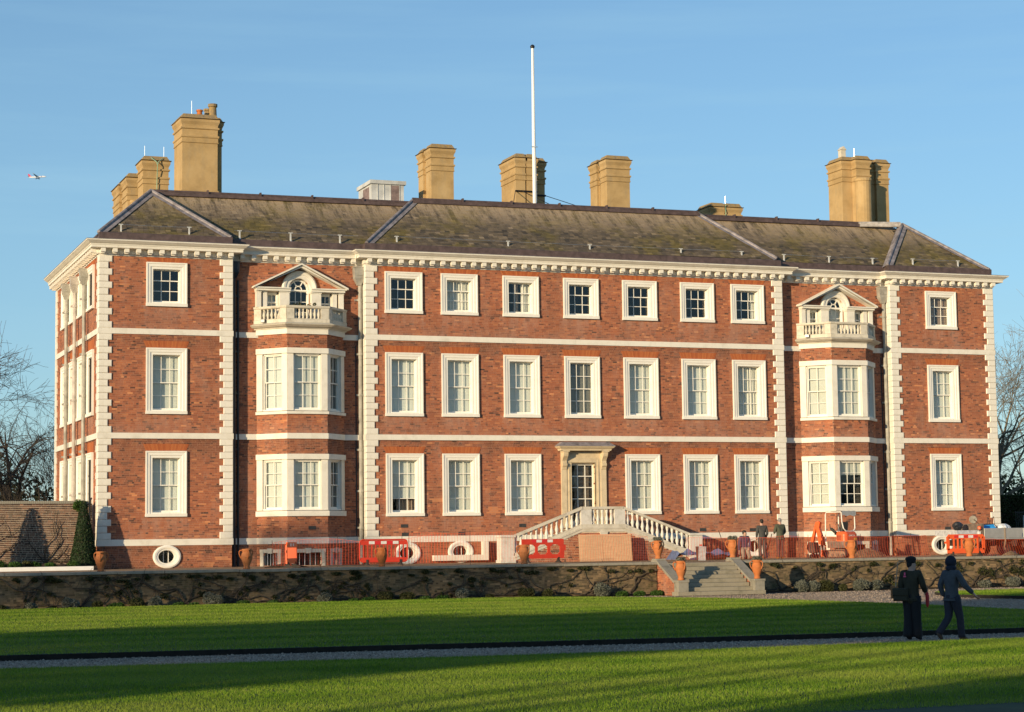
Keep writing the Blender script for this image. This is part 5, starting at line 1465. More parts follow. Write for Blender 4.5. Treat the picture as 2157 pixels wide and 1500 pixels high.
for i in range(n_ + 1):
    x = -12 + i * 11.75 / n_
    vs += [(x, -2.3, 0.03), (x, -1.3, 0.16 + 0.04 * math.sin(i * 1.7)), (x, 0.36, 0.26 + 0.05 * math.sin(i * 2.3 + 1))]
mb.add(vs, [(3 * i + k, 3 * i + 3 + k, 3 * i + 4 + k, 3 * i + 1 + k) for i in range(n_) for k in (0, 1)])
tag(mb.build('soil', MAT['soil']), kind='structure')
mb = MB()
mb.box(-12, -0.55, -2.45, -2.3, 0, 0.16); tag(mb.build('border_edging', MAT['white_paint']), 'white edging board along the flower border under the garden wall', 'edging')
def cone(label, x, y, z0, h, r_, n, group, mat='yew_leaf'):
    t = thing('yew_cone', label, 'topiary', (x, y, z0), 0, group)
    k = n; u = rng.random(k) ; zz = h * (1 - np.sqrt(1 - u * 0.995)); a = rng.uniform(0, 6.283, k)
    rr = (r_ * np.clip(1 - zz / h, 0, 1) ** 0.92 + 0.05) * (1 + 0.05 * np.sin(a * 3 + zz * 2)) + rng.normal(0, 0.015, k)
    C_ = np.stack([rr * np.cos(a), rr * np.sin(a), zz + 0.03], 1)
    nn = np.stack([np.cos(a), np.sin(a), 0.3 + 0 * a], 1) + rng.normal(0, 0.55, (k, 3)); nn /= np.linalg.norm(nn, axis=1)[:, None]
    t1 = np.cross(nn, rng.normal(size=(k, 3))); t1 /= np.linalg.norm(t1, axis=1)[:, None]; t2 = np.cross(nn, t1); s_ = 0.035 * rng.uniform(0.6, 1.3, k)[:, None]
    V = np.stack([C_ - t1 * s_, C_ + t2 * s_ * 0.6, C_ + t1 * s_, C_ - t2 * s_ * 0.6], 1).reshape(-1, 3)
    mesh_np('foliage', V, np.arange(4 * k).reshape(k, 4), MAT[mat], t, None, {'tone': np.repeat(np.clip(rng.beta(2, 2.5, k), 0, 1), 4)})
    mb = MB(); mb.lathe([(r_ * 0.9, 0.05), (r_ * 0.45, h * 0.5), (0.02, h * 0.95)], 12); mb.build('stem', MAT['vine_bark'], t)
    return t
cone('tall narrow clipped yew cone at the corner of the mansion', -0.70, -0.75, 0.1, 2.85, 0.52, 9000, 'clipped yew cones')
cone('clipped yew cone outside the picture, shading the garden wall', -5.3, -1.4, 0.1, 3.15, 0.50, 7000, 'clipped yew cones')
for x, y, s_, m_, lb in ((-4.25, -1.9, 0.28, 'green_leaf', 'large green border plant at the picture edge'), (-3.6, -2.0, 0.22, 'green_leaf', 'leafy green border plant beside the white edging'), (-2.75, -1.5, 0.2, 'green_leaf', 'pale green plant at the foot of the trained stems'), (-2.2, -1.9, 0.18, 'green_leaf', 'low green plant near the middle of the border'), (-1.25, -1.7, 0.22, 'green_leaf', 'green seedling clump beside the yew cone'), (-3.1, -1.6, 0.24, 'olive_leaf', 'dull green mound in the border below the cone shadow')):
    p = cloud_obj('border_plant', [(0, 0, s_ * 0.5, s_ * 1.1, s_, s_ * 0.7), (s_ * 0.7, 0.05, s_ * 0.4, s_ * 0.7)], 420, 0.05, m_); p.location = (x, y, 0.12); tag(p, lb, 'plant', 'plants in the border')

# ------------------------------------------------------------------ climbers and shrubs along the terrace wall
CL = [(-4.3, 5), (-2.4, 4), (-0.4, 5), (1.3, 5), (3.0, 4), (4.7, 5), (6.6, 4), (8.3, 6), (10.6, 5), (12.6, 5), (14.8, 6), (16.9, 5), (18.9, 3), (25.6, 4), (27.6, 5), (29.8, 5), (32.2, 6), (34.6, 6), (37.0, 6), (39.4, 5)]
WORDS = ['twisted', 'spreading', 'knotted', 'slender', 'forked', 'low', 'arching', 'gnarled', 'tangled', 'wiry', 'old', 'sprawling', 'thin', 'dark', 'mossy', 'bushy', 'straggling', 'leafy', 'thickset', 'ragged']
NEAR = ['at the far end under the picture edge', 'below the border edging', 'below the first oval window', 'under the mansion corner block', 'below the black drainpipes', 'under the cellar windows of the near bay', 'below the small upright barrier', 'under the round-cornered barrier', 'below the second oval window', 'under the oval window with the white kerb', 'below the three-opening barrier', 'under the plywood sheet', 'beside the dark post at the cheek wall', 'just beyond the shadow of the steps', 'below the excavator bucket', 'under the excavator tracks', 'below the grey drainpipe', 'behind the person in the olive coat', 'behind the person in the grey jacket', 'below the truck wheels']
for i, (x, nb) in enumerate(CL):
    rd = random.Random(40 + i); segs = []; lv = []
    lit = x > 24
    for k in range(nb):
        an = R(rd.choice((rd.uniform(12, 60), rd.uniform(120, 168)))); L_ = rd.uniform(1.6, 3.2)
        s_ = wander(rd, (rd.uniform(-0.2, 0.2), 0, 0.08), (math.cos(an), math.sin(an)), 0.75, 0.030, 0.022, -0.06, 6, 0.3)
        segs.append(s_); p = s_[0][-1]; a2 = 0 if math.cos(an) > 0 else math.pi
        s2 = wander(rd, (p[0], 0, min(p[2], 1.0)), (math.cos(a2), math.sin(rd.uniform(-0.15, 0.25))), L_ * 0.75, 0.026, 0.009, -0.06, 9, 0.30)
        s2 = ([(q[0], q[1], min(max(q[2], 0.15), 1.12)) for q in s2[0]], s2[1]); segs.append(s2)
        for q in range(6):
            j = rd.randint(1, 9); pp = s2[0][j]; a3 = rd.uniform(-2.6, 2.6)
            s3 = wander(rd, (pp[0], 0, pp[2]), (math.cos(a3), math.sin(a3)), rd.uniform(0.2, 0.55), 0.011, 0.005, -0.06, 4, 0.5); segs.append(s3)
            if rd.random() < (0.22 if not lit else 0.16): lv.append((s3[0][-1][0], -0.08, min(1.1, s3[0][-1][2]), rd.uniform(0.05, 0.13), 0.06, rd.uniform(0.04, 0.09)))
        if rd.random() < 0.12: lv.append((p[0], -0.08, p[2], 0.16, 0.08, 0.12))
    for q in range(3): lv.append((rd.uniform(-1.0, 1.0), -0.09, rd.uniform(0.95, 1.12), rd.uniform(0.1, 0.24), 0.07, rd.uniform(0.05, 0.10)))
    if i >= 17: lv += [(rd.uniform(-0.8, 0.8), -0.1, rd.uniform(0.3, 0.8), 0.25, 0.1, 0.2) for q in range(3)]
    vine('climber', WORDS[i] + ' climber on the terrace wall, ' + NEAR[i], segs, loc=(x, YW, ZL), leaves=(lv, 60 * len(lv)))
mb = MB(); mb.add([(-14, YW - 0.02, ZL + 0.05), (XS0 - 0.5, YW - 0.02, ZL + 0.05), (XS0 - 0.5, YW - 0.75, ZL - 0.004), (-14, YW - 0.95, ZL - 0.004)], [(3, 2, 1, 0)])
mb.add([(XS1 + 0.6, YW - 0.02, ZL + 0.05), (60, YW - 0.02, ZL + 0.05), (60, YW - 0.9, ZL - 0.004), (XS1 + 0.6, YW - 0.75, ZL - 0.004)], [(3, 2, 1, 0)])
tag(mb.build('soil', MAT['soil']), kind='structure')
SH = [(-4.2, .20, 'grey'), (-2.85, .30, 'grey'), (-1.95, .2, 'olive'), (-1.25, .22, 'green'), (-0.5, .27, 'olive'), (0.1, .27, 'grey'), (0.95, .18, 'green'), (1.5, .16, 'green'), (2.25, .36, 'grey'), (3.3, .2, 'green'), (4.4, .18, 'green'), (6.35, .30, 'grey'), (7.45, .17, 'green'), (8.0, .22, 'green'), (8.7, .30, 'olive'), (9.5, .27, 'olive'), (10.2, .2, 'green'), (10.9, .22, 'green'), (11.8, .34, 'grey'), (12.8, .16, 'olive'), (14.3, .30, 'olive'), (15.1, .26, 'olive'), (17.4, .38, 'grey'), (18.25, .22, 'green'), (19.0, .2, 'green'), (19.75, .22, 'green'), (26.1, .36, 'grey'), (26.75, .32, 'grey'), (27.3, .34, 'olive'), (28.0, .2, 'olive'), (28.9, .34, 'grey'), (29.7, .30, 'grey'), (30.6, .2, 'olive'), (33.0, .3, 'olive'), (34.8, .26, 'grey'), (36.2, .3, 'grey'), (37.1, .22, 'green'), (38.2, .24, 'green')]
SN = {'grey': ('silvery', 'grey_leaf'), 'olive': ('dull olive', 'olive_leaf'), 'green': ('fresh green', 'green_leaf')}
SZ = {0: 'tiny', 1: 'small', 2: 'rounded', 3: 'large', 4: 'bulky'}
used_lb = set()
for i, (x, s_, kd) in enumerate(SH):
    j = min(range(len(CL)), key=lambda k: abs(CL[k][0] - x)); side = 'left of' if x < CL[j][0] else 'right of'
    rd = random.Random(90 + i)
    bl = [(rd.uniform(-.5, .5) * s_, rd.uniform(-.3, .3) * s_, s_ * rd.uniform(.5, .8), s_ * rd.uniform(.6, .85), s_ * .7, s_ * rd.uniform(.5, .8)) for k in range(4)] if kd != 'green' else [(0, 0, s_ * .3, s_ * 1.2, s_, s_ * .55), (s_ * .6, 0, s_ * .4, s_ * .7, s_ * .6, s_ * .5)]
    lb = '%s %s shrub growing %s the %s climber' % (SZ[min(4, int(s_ * 12))], SN[kd][0], side, WORDS[j])
    while lb in used_lb: lb = lb.replace('shrub growing', 'shrub growing a little farther')
    used_lb.add(lb)
    t = thing('shrub', lb, 'shrub', (x, YW - 0.55, ZL), 0, 'shrubs along the foot of the terrace wall')
    cloud_obj('foliage', bl, int(2600 * s_ / 0.3), 0.035 if kd != 'green' else 0.045, SN[kd][1], t)
    mb = MB()
    for k in range(4): mb.tube([(0, 0, 0), (rd.uniform(-.5, .5) * s_, rd.uniform(-.4, .4) * s_, s_ * .9)], [0.012, 0.004], 4)
    mb.build('stem', MAT['vine_bark'], t)

# ------------------------------------------------------------------ trees
BT = [((-4.0, 34, -0.5), 13.5, 0.40, 1.0, 5, (8, 6, 5, 4, 3), 11, 'tall bare tree rising at the edge of the sky, left of the mansion', (0.02, 0), 0.4, 'dark_bark'),
      ((3.4, 46, -0.5), 13.5, 0.36, 1.1, 5, (8, 6, 5, 4, 3), 12, 'bare weeping tree half hidden behind the side of the mansion', (-0.06, 0), 2.4, 'dark_bark'),
      ((-0.6, 52, -0.5), 8.5, 0.30, 1.1, 5, (8, 6, 5, 4, 3), 13, 'low spreading bare tree in the brown thicket', (-0.05, 0), 1.0, 'dark_bark'),
      ((74.6, 44, -0.5), 15.5, 0.42, 0.80, 5, (9, 6, 5, 4, 3), 14, 'many stemmed bare tree beyond the mansion, above the hedge', (-0.03, 0), 0.3, 'pale_bark'),
      ((71.0, 50, -0.5), 12.5, 0.35, 0.9, 5, (8, 6, 5, 4, 3), 15, 'smaller bare tree close to the right corner of the mansion', (0.04, 0), 0.5, 'pale_bark'),
      ((78.5, 60, -0.5), 12, 0.35, 0.95, 5, (8, 6, 5, 4, 3), 16, 'bare tree at the right picture edge, partly cut off', (-0.02, 0), 0.5, 'pale_bark')]
for base, h, r0, sp, lv, kd, sd, lb, ln, dr, bk in BT:
    tree_from(limbs(base, h, r0, sp, lv, kd, sd, dr, ln), 'bare_tree', lb, 'bare trees beyond the mansion', bk)
def bush_tree(name, label, loc, blobs, n, size, mat, group=None, cat='tree', trunk=1.5):
    t = thing(name, label, cat, loc, 0, group)
    cloud_obj('crown', blobs, n, size, mat, t)
    mb = MB(); mb.tube([(0, 0, 0), (0.1, 0, trunk), (0, 0.1, trunk * 2)], [0.25, 0.2, 0.1], 8); mb.build('trunk', MAT['bark'], t)
    return t
for i, (x, y, s_, lb) in enumerate(((-6.5, 62, 3.3, 'dark thicket tree at the left picture edge'), (-2.2, 58, 2.8, 'dark brushy tree between the bare trunks'), (1.9, 60, 4.0, 'tall dark evergreen touching the mansion side'), (-0.4, 50, 2.2, 'low dark bush behind the garden wall'))):
    rd = random.Random(i); bl = [(rd.uniform(-1, 1) * s_, rd.uniform(-1, 1) * s_, s_ * rd.uniform(.4, 1.7), s_ * rd.uniform(.4, .75)) for k in range(9)]
    bush_tree('thicket_tree', lb, (x, y, -0.6), bl, 5200, 0.20, 'dark_leaf', 'dark trees behind the garden wall')
for i, (x, y, s_, lb) in enumerate(((69.8, 52, 3.6, 'dark evergreen by the mansion corner, behind the hedge'), (75.5, 52, 3.4, 'dark evergreen under the bare tree'), (81, 54, 3.8, 'dark evergreen at the right picture edge'))):
    rd = random.Random(20 + i); bl = [(rd.uniform(-1, 1) * s_, rd.uniform(-1, 1) * s_, s_ * rd.uniform(.3, 1.2), s_ * rd.uniform(.45, .7)) for k in range(10)]
    bush_tree('evergreen_tree', lb, (x, y, -0.6), bl, 5200, 0.22, 'yew_leaf', 'evergreens behind the hedge')
hd = thing('hedge', 'tall clipped hedge beyond the right corner of the mansion', 'hedge', (57.6, 20, 0))
n = 16000
C_ = np.stack([rng.uniform(-1.5, 8, n), rng.uniform(0, 1.4, n), rng.uniform(0, 3.3, n)], 1); f_ = rng.random(n)
C_[f_ < 0.7, 1] = rng.normal(0, 0.03, (f_ < 0.7).sum()); C_[(f_ >= 0.7) & (f_ < 0.9), 2] = 3.3 + rng.normal(0, 0.03, ((f_ >= 0.7) & (f_ < 0.9)).sum())
a = rng.normal(size=(n, 3)); a /= np.linalg.norm(a, axis=1)[:, None]; c_ = np.cross(a, rng.normal(size=(n, 3))); c_ /= np.linalg.norm(c_, axis=1)[:, None]; s_ = 0.07
V = np.stack([C_ - a * s_, C_ + c_ * s_ * .6, C_ + a * s_, C_ - c_ * s_ * .6], 1).reshape(-1, 3)
mesh_np('foliage', V, np.arange(4 * n).reshape(n, 4), MAT['hedge_leaf'], hd, None, {'tone': np.repeat(rng.beta(2, 2.4, n), 4)})
mb = MB(); mb.box(-1.5, 8, 0.08, 1.3, 0, 3.22); mb.build('stem', MAT['vine_bark'], hd)
cone('slim yew cone standing before the hedge', 58.6, 18.3, 1.0, 2.75, 0.55, 4000, 'clipped yew cones', 'hedge_leaf')
rl = thing('railing', 'dark iron garden railing at the right picture edge', 'railing', (55.4, 15, 1.0))
mb = MB(); mb.box(0, 4, -0.02, 0.02, 1.2, 1.24); mb.box(0, 4, -0.02, 0.02, 0.15, 0.19); mb.build('rail', MAT['black_iron'], rl)
for k in range(26): mb = MB(); mb.box(k * 0.14, k * 0.14 + 0.018, -0.01, 0.01, 0, 1.3); mb.build('baluster', MAT['black_iron'], rl)
rs = thing('planter', 'white slatted planter standing behind the railing', 'planter', (56.75, 15.4, 1.0))
for k in range(4): mb = MB(); mb.box(k * 0.32, k * 0.32 + 0.24, 0, 0.8, 0.1, 1.05); mb.build('slat', MAT['white_paint'], rs)
mb = MB(); mb.box(54, 66, 14, 18.6, 0, 1.0); tag(mb.build('bank', MAT['far_field']), kind='structure')

# trees of the garden behind the photographer: their crowns throw the long shadows over the lawns
T0, ta = -90.0, math.tan(R(SUN_EL)); sA, cA_ = math.sin(R(SUN_AZ)), math.cos(R(SUN_AZ))
def occ(s, t=T0): return (sA * t + cA_ * s, cA_ * t - sA * s)
OC = [('broad evergreen oak west of the lawn, casting the long shadow', 35.5, [(26, 8.3, 2.9), (22.3, 7.7, 2.3), (30, 9.2, 3.2), (27.5, 10.6, 1.6), (35, 9.3, 4.0), (36.2, 12.2, 3.6), (40, 9.2, 2.4), (40.5, 12, 3.5), (38, 15.4, 2.8), (33, 5.4, 3.4), (31.4, 11.2, 1.7), (22.5, 8.4, 1.4)], 42000, 0.24),
      ('evergreen oak beside the path, behind the photographer', 47.5, [(44.6, 13.2, 2.7), (48.5, 14.2, 3.2), (52.5, 13.8, 3.0), (46.5, 16.5, 2.6)], 22000, 0.24),
      ('low evergreen oak nearest the photographer', 54.2, [(53.6, 7.4, 3.2), (57, 7, 3.4), (55, 10, 2.0)], 16000, 0.24),
      ('thin crowned evergreen far over the lawn', 12.5, [(4 + 1.05 * k, 12.35 + 0.255 * k, 1.0) for k in range(14)] + [(4.2, 17.0, 1.1), (5.8, 17.2, 1.0), (7.4, 16.4, 0.8)], 5200, 0.17)]
for lb, sc, sp, n, sz in OC:
    x, y = occ(sc)
    bl = []
    for s_, h_, r_ in sp:
        bx, by = occ(s_); bl.append((bx - x, by - y, h_ - ZL, r_))
    t = thing('evergreen_oak', lb, 'tree', (x, y, ZL), 0, 'evergreen oaks behind the photographer')
    cloud_obj('crown', bl, n, sz, 'dark_leaf', t)
    mb = MB(); mb.tube([(0, 0, 0), (0.1, 0, 3), (0, 0, 6)], [0.45, 0.35, 0.2], 9)
    for q in bl[:: max(1, len(bl) // 8)]: mb.tube([(0, 0, 4.5), (q[0] * .5, q[1] * .5, 3.5 + q[2] * .4), q[:3]], [0.2, 0.12, 0.05], 6)
    mb.build('trunk', MAT['bark'], t)

# ------------------------------------------------------------------ barriers, netting, building site
def barrier(label, loc, rz, kind, mat):
    t = thing('barrier', label, 'barrier', loc, rz, 'plastic barriers on the terrace')
    m = MAT[mat]; W, z0, z1 = 2.0, 0.13, 1.0
    mb = MB()
    if kind == 'bars':
        c = 0.13
        path = [(-W / 2, z0 + c), (-W / 2 + c * .3, z0 + c * .3), (-W / 2 + c, z0), (W / 2 - c, z0), (W / 2 - c * .3, z0 + c * .3), (W / 2, z0 + c), (W / 2, z1 - c), (W / 2 - c * .3, z1 - c * .3), (W / 2 - c, z1), (-W / 2 + c, z1), (-W / 2 + c * .3, z1 - c * .3), (-W / 2, z1 - c)]
        n = len(path)
        mb.tube([(path[i % n][0], 0, path[i % n][1]) for i in range(n + 1)], 0.032, 8, cap=False)
        mb.box(-W / 2 + 0.05, W / 2 - 0.05, -0.022, 0.022, z0 + 0.02, z0 + 0.17)
        mb.build('frame', m, t, smooth=False)
        mb = MB(); mb.box(-W / 2 + 0.04, W / 2 - 0.04, -0.02, 0.02, 0.80, 0.965); mb.build('board', m, t)
        for k in range(11): mb = MB(); x = -W / 2 + (k + 1) * W / 12; mb.box(x - 0.02, x + 0.02, -0.018, 0.018, z0 + 0.15, 0.81); mb.build('bar', m, t)
    elif kind == 'holes':
        xs = (-0.93, -0.37, -0.33, 0.23, 0.27, 0.86)
        mb.box(-W / 2 + 0.03, W / 2 - 0.03, -0.03, 0.03, 0.17, 0.34); mb.box(-W / 2 + 0.05, W / 2 - 0.05, -0.03, 0.03, 0.74, 0.97)
        for a, b_ in ((-0.97, -0.80), (-0.35, -0.24), (0.22, 0.33), (0.78, 0.97)): mb.box(a, b_, -0.029, 0.029, 0.335, 0.745)
        for a, b_ in ((-0.80, -0.35), (-0.24, 0.22), (0.33, 0.78)):
            for px, sx in ((a, 1), (b_, -1)):
                for pz, sz in ((0.34, 1), (0.74, -1)):
                    tri = [(px, pz), (px + sx * 0.10, pz), (px, pz + sz * 0.10)]
                    if sx * sz < 0: tri = tri[::-1]
                    mb.prism(tri, -0.028, 0.028, axis='y')
        mb.box(-1.02, -0.97, -0.025, 0.025, 0.5, 0.72); mb.box(0.97, 1.04, -0.025, 0.025, 0.5, 0.72)
        mb.build('frame', m, t)
    else:
        mb.box(-W / 2 + 0.04, W / 2 - 0.04, -0.03, 0.03, 0.15, 0.36); mb.box(-W / 2 + 0.1, W / 2 - 0.1, -0.03, 0.03, 0.79, 0.99)
        mb.box(-W / 2, -W / 2 + 0.14, -0.03, 0.03, 0.30, 0.88); mb.box(W / 2 - 0.14, W / 2, -0.03, 0.03, 0.30, 0.88)
        for sx in (-1, 1): mb.prism([(sx * (W / 2 - 0.005), 0.86), (sx * (W / 2 - 0.12), 0.98), (sx * (W / 2 - 0.14), 0.86)][::sx], -0.029, 0.029, axis='y')
        mb.box(-W / 2 - 0.1, -W / 2, -0.02, 0.02, 0.58, 0.68)
        mb.build('frame', m, t)
        for k in range(7): mb = MB(); x = -0.62 + k * 0.207; mb.box(x - 0.032, x + 0.032, -0.028, 0.028, 0.355, 0.80); mb.build('bar', m, t)
    # reflective panels, red and white in turn
    for k, (a, b_) in enumerate(((-0.62, -0.38), (-0.38, -0.12), (-0.12, 0.12), (0.12, 0.38), (0.38, 0.62)) if kind != 'holes' else ((-0.5, -0.3), (-0.3, -0.05), (-0.05, 0.2), (0.2, 0.45))):
        wh = k % 2 == (0 if kind == 'bars' else 1)
        mb = MB(); mb.box(a, b_ - 0.005, -0.036, -0.031, 0.83, 0.945); mb.build('reflector', MAT['reflector_white' if wh else 'reflector_red'], t)
    for x in (-0.7, 0.7):
        mb = MB(); mb.prism([(-0.28, 0), (0.28, 0), (0.06, 0.10), (0.05, 0.22), (-0.05, 0.22), (-0.06, 0.10)], x - 0.04, x + 0.04, axis='x'); mb.build('foot', MAT['rubber'], t)
    return t
barrier('small looking orange barrier set end on before the near bay', (6.55, -6.5, 0.02), R(64), 'slats', 'orange_plastic')
barrier('red barrier with round corners and thin bars', (10.2, -7, 0.06), R(1), 'bars', 'red_plastic')
barrier('red barrier with three large openings by the staircase', (17.03, -7, 0.04), R(4), 'holes', 'red_plastic')
barrier('orange barrier with wide slats beside the truck', (37.37, -7, -0.01), R(0), 'slats', 'orange_plastic')

def net(label, path, ztop, zbot, sag=0.0, posts=True, loose=0.0):
    """plastic mesh hung along a path; ztop and zbot are functions of distance"""
    t = thing('safety_netting', label, 'netting', (path[0][0], path[0][1], 0), 0, 'orange safety netting spans')
    P = [Vector(p) - Vector(path[0]) for p in path]; D = [0]
    for a, b_ in zip(P, P[1:]): D.append(D[-1] + (b_ - a).length)
    L_ = D[-1]
    def at(d):
        for i in range(len(P) - 1):
            if d <= D[i + 1] + 1e-6:
                f = (d - D[i]) / (D[i + 1] - D[i]); return P[i].lerp(P[i + 1], f)
        return P[-1]
    def pt(d, v):
        q = at(d); zt, zb = ztop(d), zbot(d)
        bul = 0.06 * math.sin(v * 3.14) * math.sin(d * 2.1) + 0.03 * math.sin(d * 5 + v * 4)
        dx = loose * (1 - v) ** 2 * 0.35
        return Vector((q.x + dx, q.y + bul - loose * (1 - v) ** 2 * 0.2, zb + (zt - zb) * v + 0.02 * math.sin(d * 3.1) * v))
    mb = MB(); n = int(L_ / 0.12); m_ = 6
    for i in range(n + 1):
        d = L_ * i / n; w = 0.0042
        for k in range(m_):
            a, b_ = pt(d, k / m_), pt(d, (k + 1) / m_); mb.add([a - Vector((w, 0, 0)), a + Vector((w, 0, 0)), b_ + Vector((w, 0, 0)), b_ - Vector((w, 0, 0))], [(0, 1, 2, 3)])
    nh = int((ztop(0) - zbot(0)) / 0.052); q = int(L_ / 0.33)
    for j in range(nh + 1):
        v = j / nh; h = 0.0016 if j < nh else 0.005
        for i in range(q):
            a, b_ = pt(L_ * i / q, v), pt(L_ * (i + 1) / q, v); mb.add([a - Vector((0, 0, h)), b_ - Vector((0, 0, h)), b_ + Vector((0, 0, h)), a + Vector((0, 0, h))], [(0, 1, 2, 3)])
    o = mb.build('mesh', MAT['net_plastic'], t); o['kind'] = 'stuff'
    if posts:
        for i in range(int(L_ / 2.6) + 1):
            d = min(L_, i * 2.6); a = at(d); mb = MB(); mb.tube([(a.x, a.y + 0.02, 0), (a.x, a.y + 0.02, ztop(d) + 0.12)], 0.011, 5); mb.build('stake', MAT['chassis'], t)
net('orange safety netting drooping before the near bay and drainpipes', [(6.0, -5.6), (9.0, -6.3), (12.9, -6.9)], lambda d: 0.98 + 0.10 * math.sin(d * 1.1) + 0.03 * d, lambda d: 0.10)
net('orange safety netting past the two oval windows to the staircase', [(11.3, -6.9), (15.9, -6.9)], lambda d: 1.30 + 0.03 * math.sin(d * 2), lambda d: 0.12)
net('orange safety netting stretched over the plywood sheets', [(20.35, -3.05), (22.9, -3.05), (23.6, -3.0)], lambda d: 1.17 - (0.1 if d > 2.6 else 0), lambda d: 0.03, posts=False)
net('orange safety netting beside the folding sign and kneeling workman', [(23.75, -6.6), (26.2, -6.9), (29.4, -7.0)], lambda d: 0.97 + 0.02 * math.sin(d * 1.7), lambda d: 0.06)
net('orange safety netting in front of the mini excavator', [(29.4, -7.0), (31.9, -7.0), (35.4, -6.9)], lambda d: 0.94 + 0.02 * math.sin(d * 1.3), lambda d: 0.03, loose=0.35)
net('orange safety netting hanging under the truck bed', [(38.0, -7.1), (40.5, -7.1), (44, -7.1)], lambda d: 0.75 - 0.02 * d, lambda d: 0.0, loose=0.5)
for x0, x1, lb in ((20.37, 21.50, 'plywood sheet nearest the red barrier, leaning under the stair landing'), (21.51, 22.88, 'plywood sheet on the side of the planted urns, under the stair landing')):
    mb = MB(); mb.box(x0, x1, -0.009, 0.009, 0, 1.18); o = mb.build('plywood_sheet', MAT['plywood'], None, T(0, -2.92, 0.01) @ Matrix.Rotation(R(-6), 4, 'X')); tag(o, lb, 'plywood')
sg = thing('folding_sign', 'grey folding floor sign standing by the stair pedestal', 'sign', (24.72, -6.0, 0.03), R(-14))
for s, mt in ((-1, 'sign_grey'), (1, 'chassis')):
    mb = MB(); mb.box(-0.16, 0.16, -0.01, 0.01, 0.02, 0.64)
    if s < 0: mb.box(-0.11, 0.11, -0.014, -0.01, 0.42, 0.58, 0)
    mb.build('panel', MAT[mt], sg, T(0, s * 0.02, 0) @ Matrix.Rotation(R(-s * 17), 4, 'X') @ T(0, s * 0.14, 0))
mb = MB(); mb.box(-0.06, 0.06, -0.03, 0.03, 0.60, 0.66); mb.build('handle', MAT['red_plastic'], sg)
def heap(name, label, loc, rx, ry, h, mat, seed=0):
    rd = random.Random(seed); mb = MB(); n, m = 16, 5; vs = [(0, 0, h)]
    for j in range(1, m + 1):
        for i in range(n):
            f = j / m; a = 2 * math.pi * i / n; k = 1 + rd.uniform(-.12, .12)
            vs.append((rx * f * math.cos(a) * k, ry * f * math.sin(a) * k, max(0, h * (1 - f ** 1.3) + rd.uniform(-.03, .03) * h) if j < m else -0.02))
    fs = [(0, 1 + i, 1 + (i + 1) % n) for i in range(n)] + [(1 + (j - 1) * n + i, 1 + j * n + i, 1 + j * n + (i + 1) % n, 1 + (j - 1) * n + (i + 1) % n) for j in range(1, m) for i in range(n)]
    mb.add(vs, fs); o = mb.build(name, MAT[mat]); o.location = loc; tag(o, label, 'soil heap'); return o
heap('soil_heap', 'heap of fresh brown soil beside the mini excavator', (34.0, -4.2, 0), 1.0, 0.7, 0.42, 'dug_earth', 1)
heap('soil_heap', 'low dark heap of soil under the small looking barrier', (6.6, -5.4, 0), 1.0, 0.5, 0.17, 'soil', 2)
heap('soil_heap', 'small pale heap of soil beside the truck wheel', (39.3, -7.6, 0), 0.45, 0.3, 0.22, 'dug_earth', 3)
heap('soil_heap', 'spread of dug soil behind the kneeling workman', (27.6, -2.6, 0), 1.6, 0.8, 0.16, 'dug_earth', 4)
tp = thing('tarpaulin', 'crumpled blue tarpaulin in the stair shadow behind the netting', 'tarpaulin', (25.9, -3.6, 0))
mb = MB(); n = 14; vs = []
for i in range(n + 1):
    for j in range(5):
        vs.append((-1.5 + 3.0 * i / n, -0.5 + 0.25 * j, 0.03 + (0.34 + 0.10 * math.sin(i * 1.9) + 0.06 * math.sin(j * 2 + i)) * (1 if 0 < i < n else 0) * (0.6 + 0.4 * math.sin(j * 0.8))))
mb.add(vs, [(i * 5 + j, (i + 1) * 5 + j, (i + 1) * 5 + j + 1, i * 5 + j + 1) for i in range(n) for j in range(4)]); mb.build('sheet', MAT['tarp_blue'], tp)

# ---- mini excavator
ex = thing('mini_excavator', 'orange mini excavator with a pale canopy, seen from behind', 'excavator', (33.05, -3.5, 0), R(24))
def stadium(L_, h, n=6):
    r_ = h / 2; p = []
    for k in range(n + 1): a = -math.pi / 2 + math.pi * k / n; p.append((L_ / 2 - r_ + r_ * math.cos(a), r_ + r_ * math.sin(a)))
    for k in range(n + 1): a = math.pi / 2 + math.pi * k / n; p.append((-L_ / 2 + r_ + r_ * math.cos(a), r_ + r_ * math.sin(a)))
    return p
for sx in (-1, 1):
    mb = MB(); st = stadium(1.30, 0.34); inn = [(y * 0.86, z * 0.78 + 0.037) for y, z in st]
    a, b_ = sx * 0.33, sx * 0.52
    x0, x1 = min(a, b_), max(a, b_); n = len(st)
    mb.add([(x0, y, z) for y, z in st] + [(x1, y, z) for y, z in st] + [(x0, y, z) for y, z in inn] + [(x1, y, z) for y, z in inn],
           [(i, (i + 1) % n, n + (i + 1) % n, n + i) for i in range(n)] + [(2 * n + i, 3 * n + i, 3 * n + (i + 1) % n, 2 * n + (i + 1) % n) for i in range(n)] + [(i, 2 * n + i, 2 * n + (i + 1) % n, (i + 1) % n) for i in range(n)] + [(n + i, n + (i + 1) % n, 3 * n + (i + 1) % n, 3 * n + i) for i in range(n)])
    tr_ = mb.build('track', MAT['rubber'], ex)
    mb = MB(); mb.prism(inn, x0 + 0.03, x1 - 0.02, axis='x'); mb.build('track_frame', MAT['muddy_rim'], tr_)
    for k in range(4):
        mb = MB(); mb.lathe([(0.065, x0 - 0.004), (0.065, x1 + 0.004)], 10); o = mb.build('roller', MAT['digger_grey'], tr_, T(0, -0.42 + k * 0.28, 0.12) @ Matrix.Rotation(R(90), 4, 'Y'))
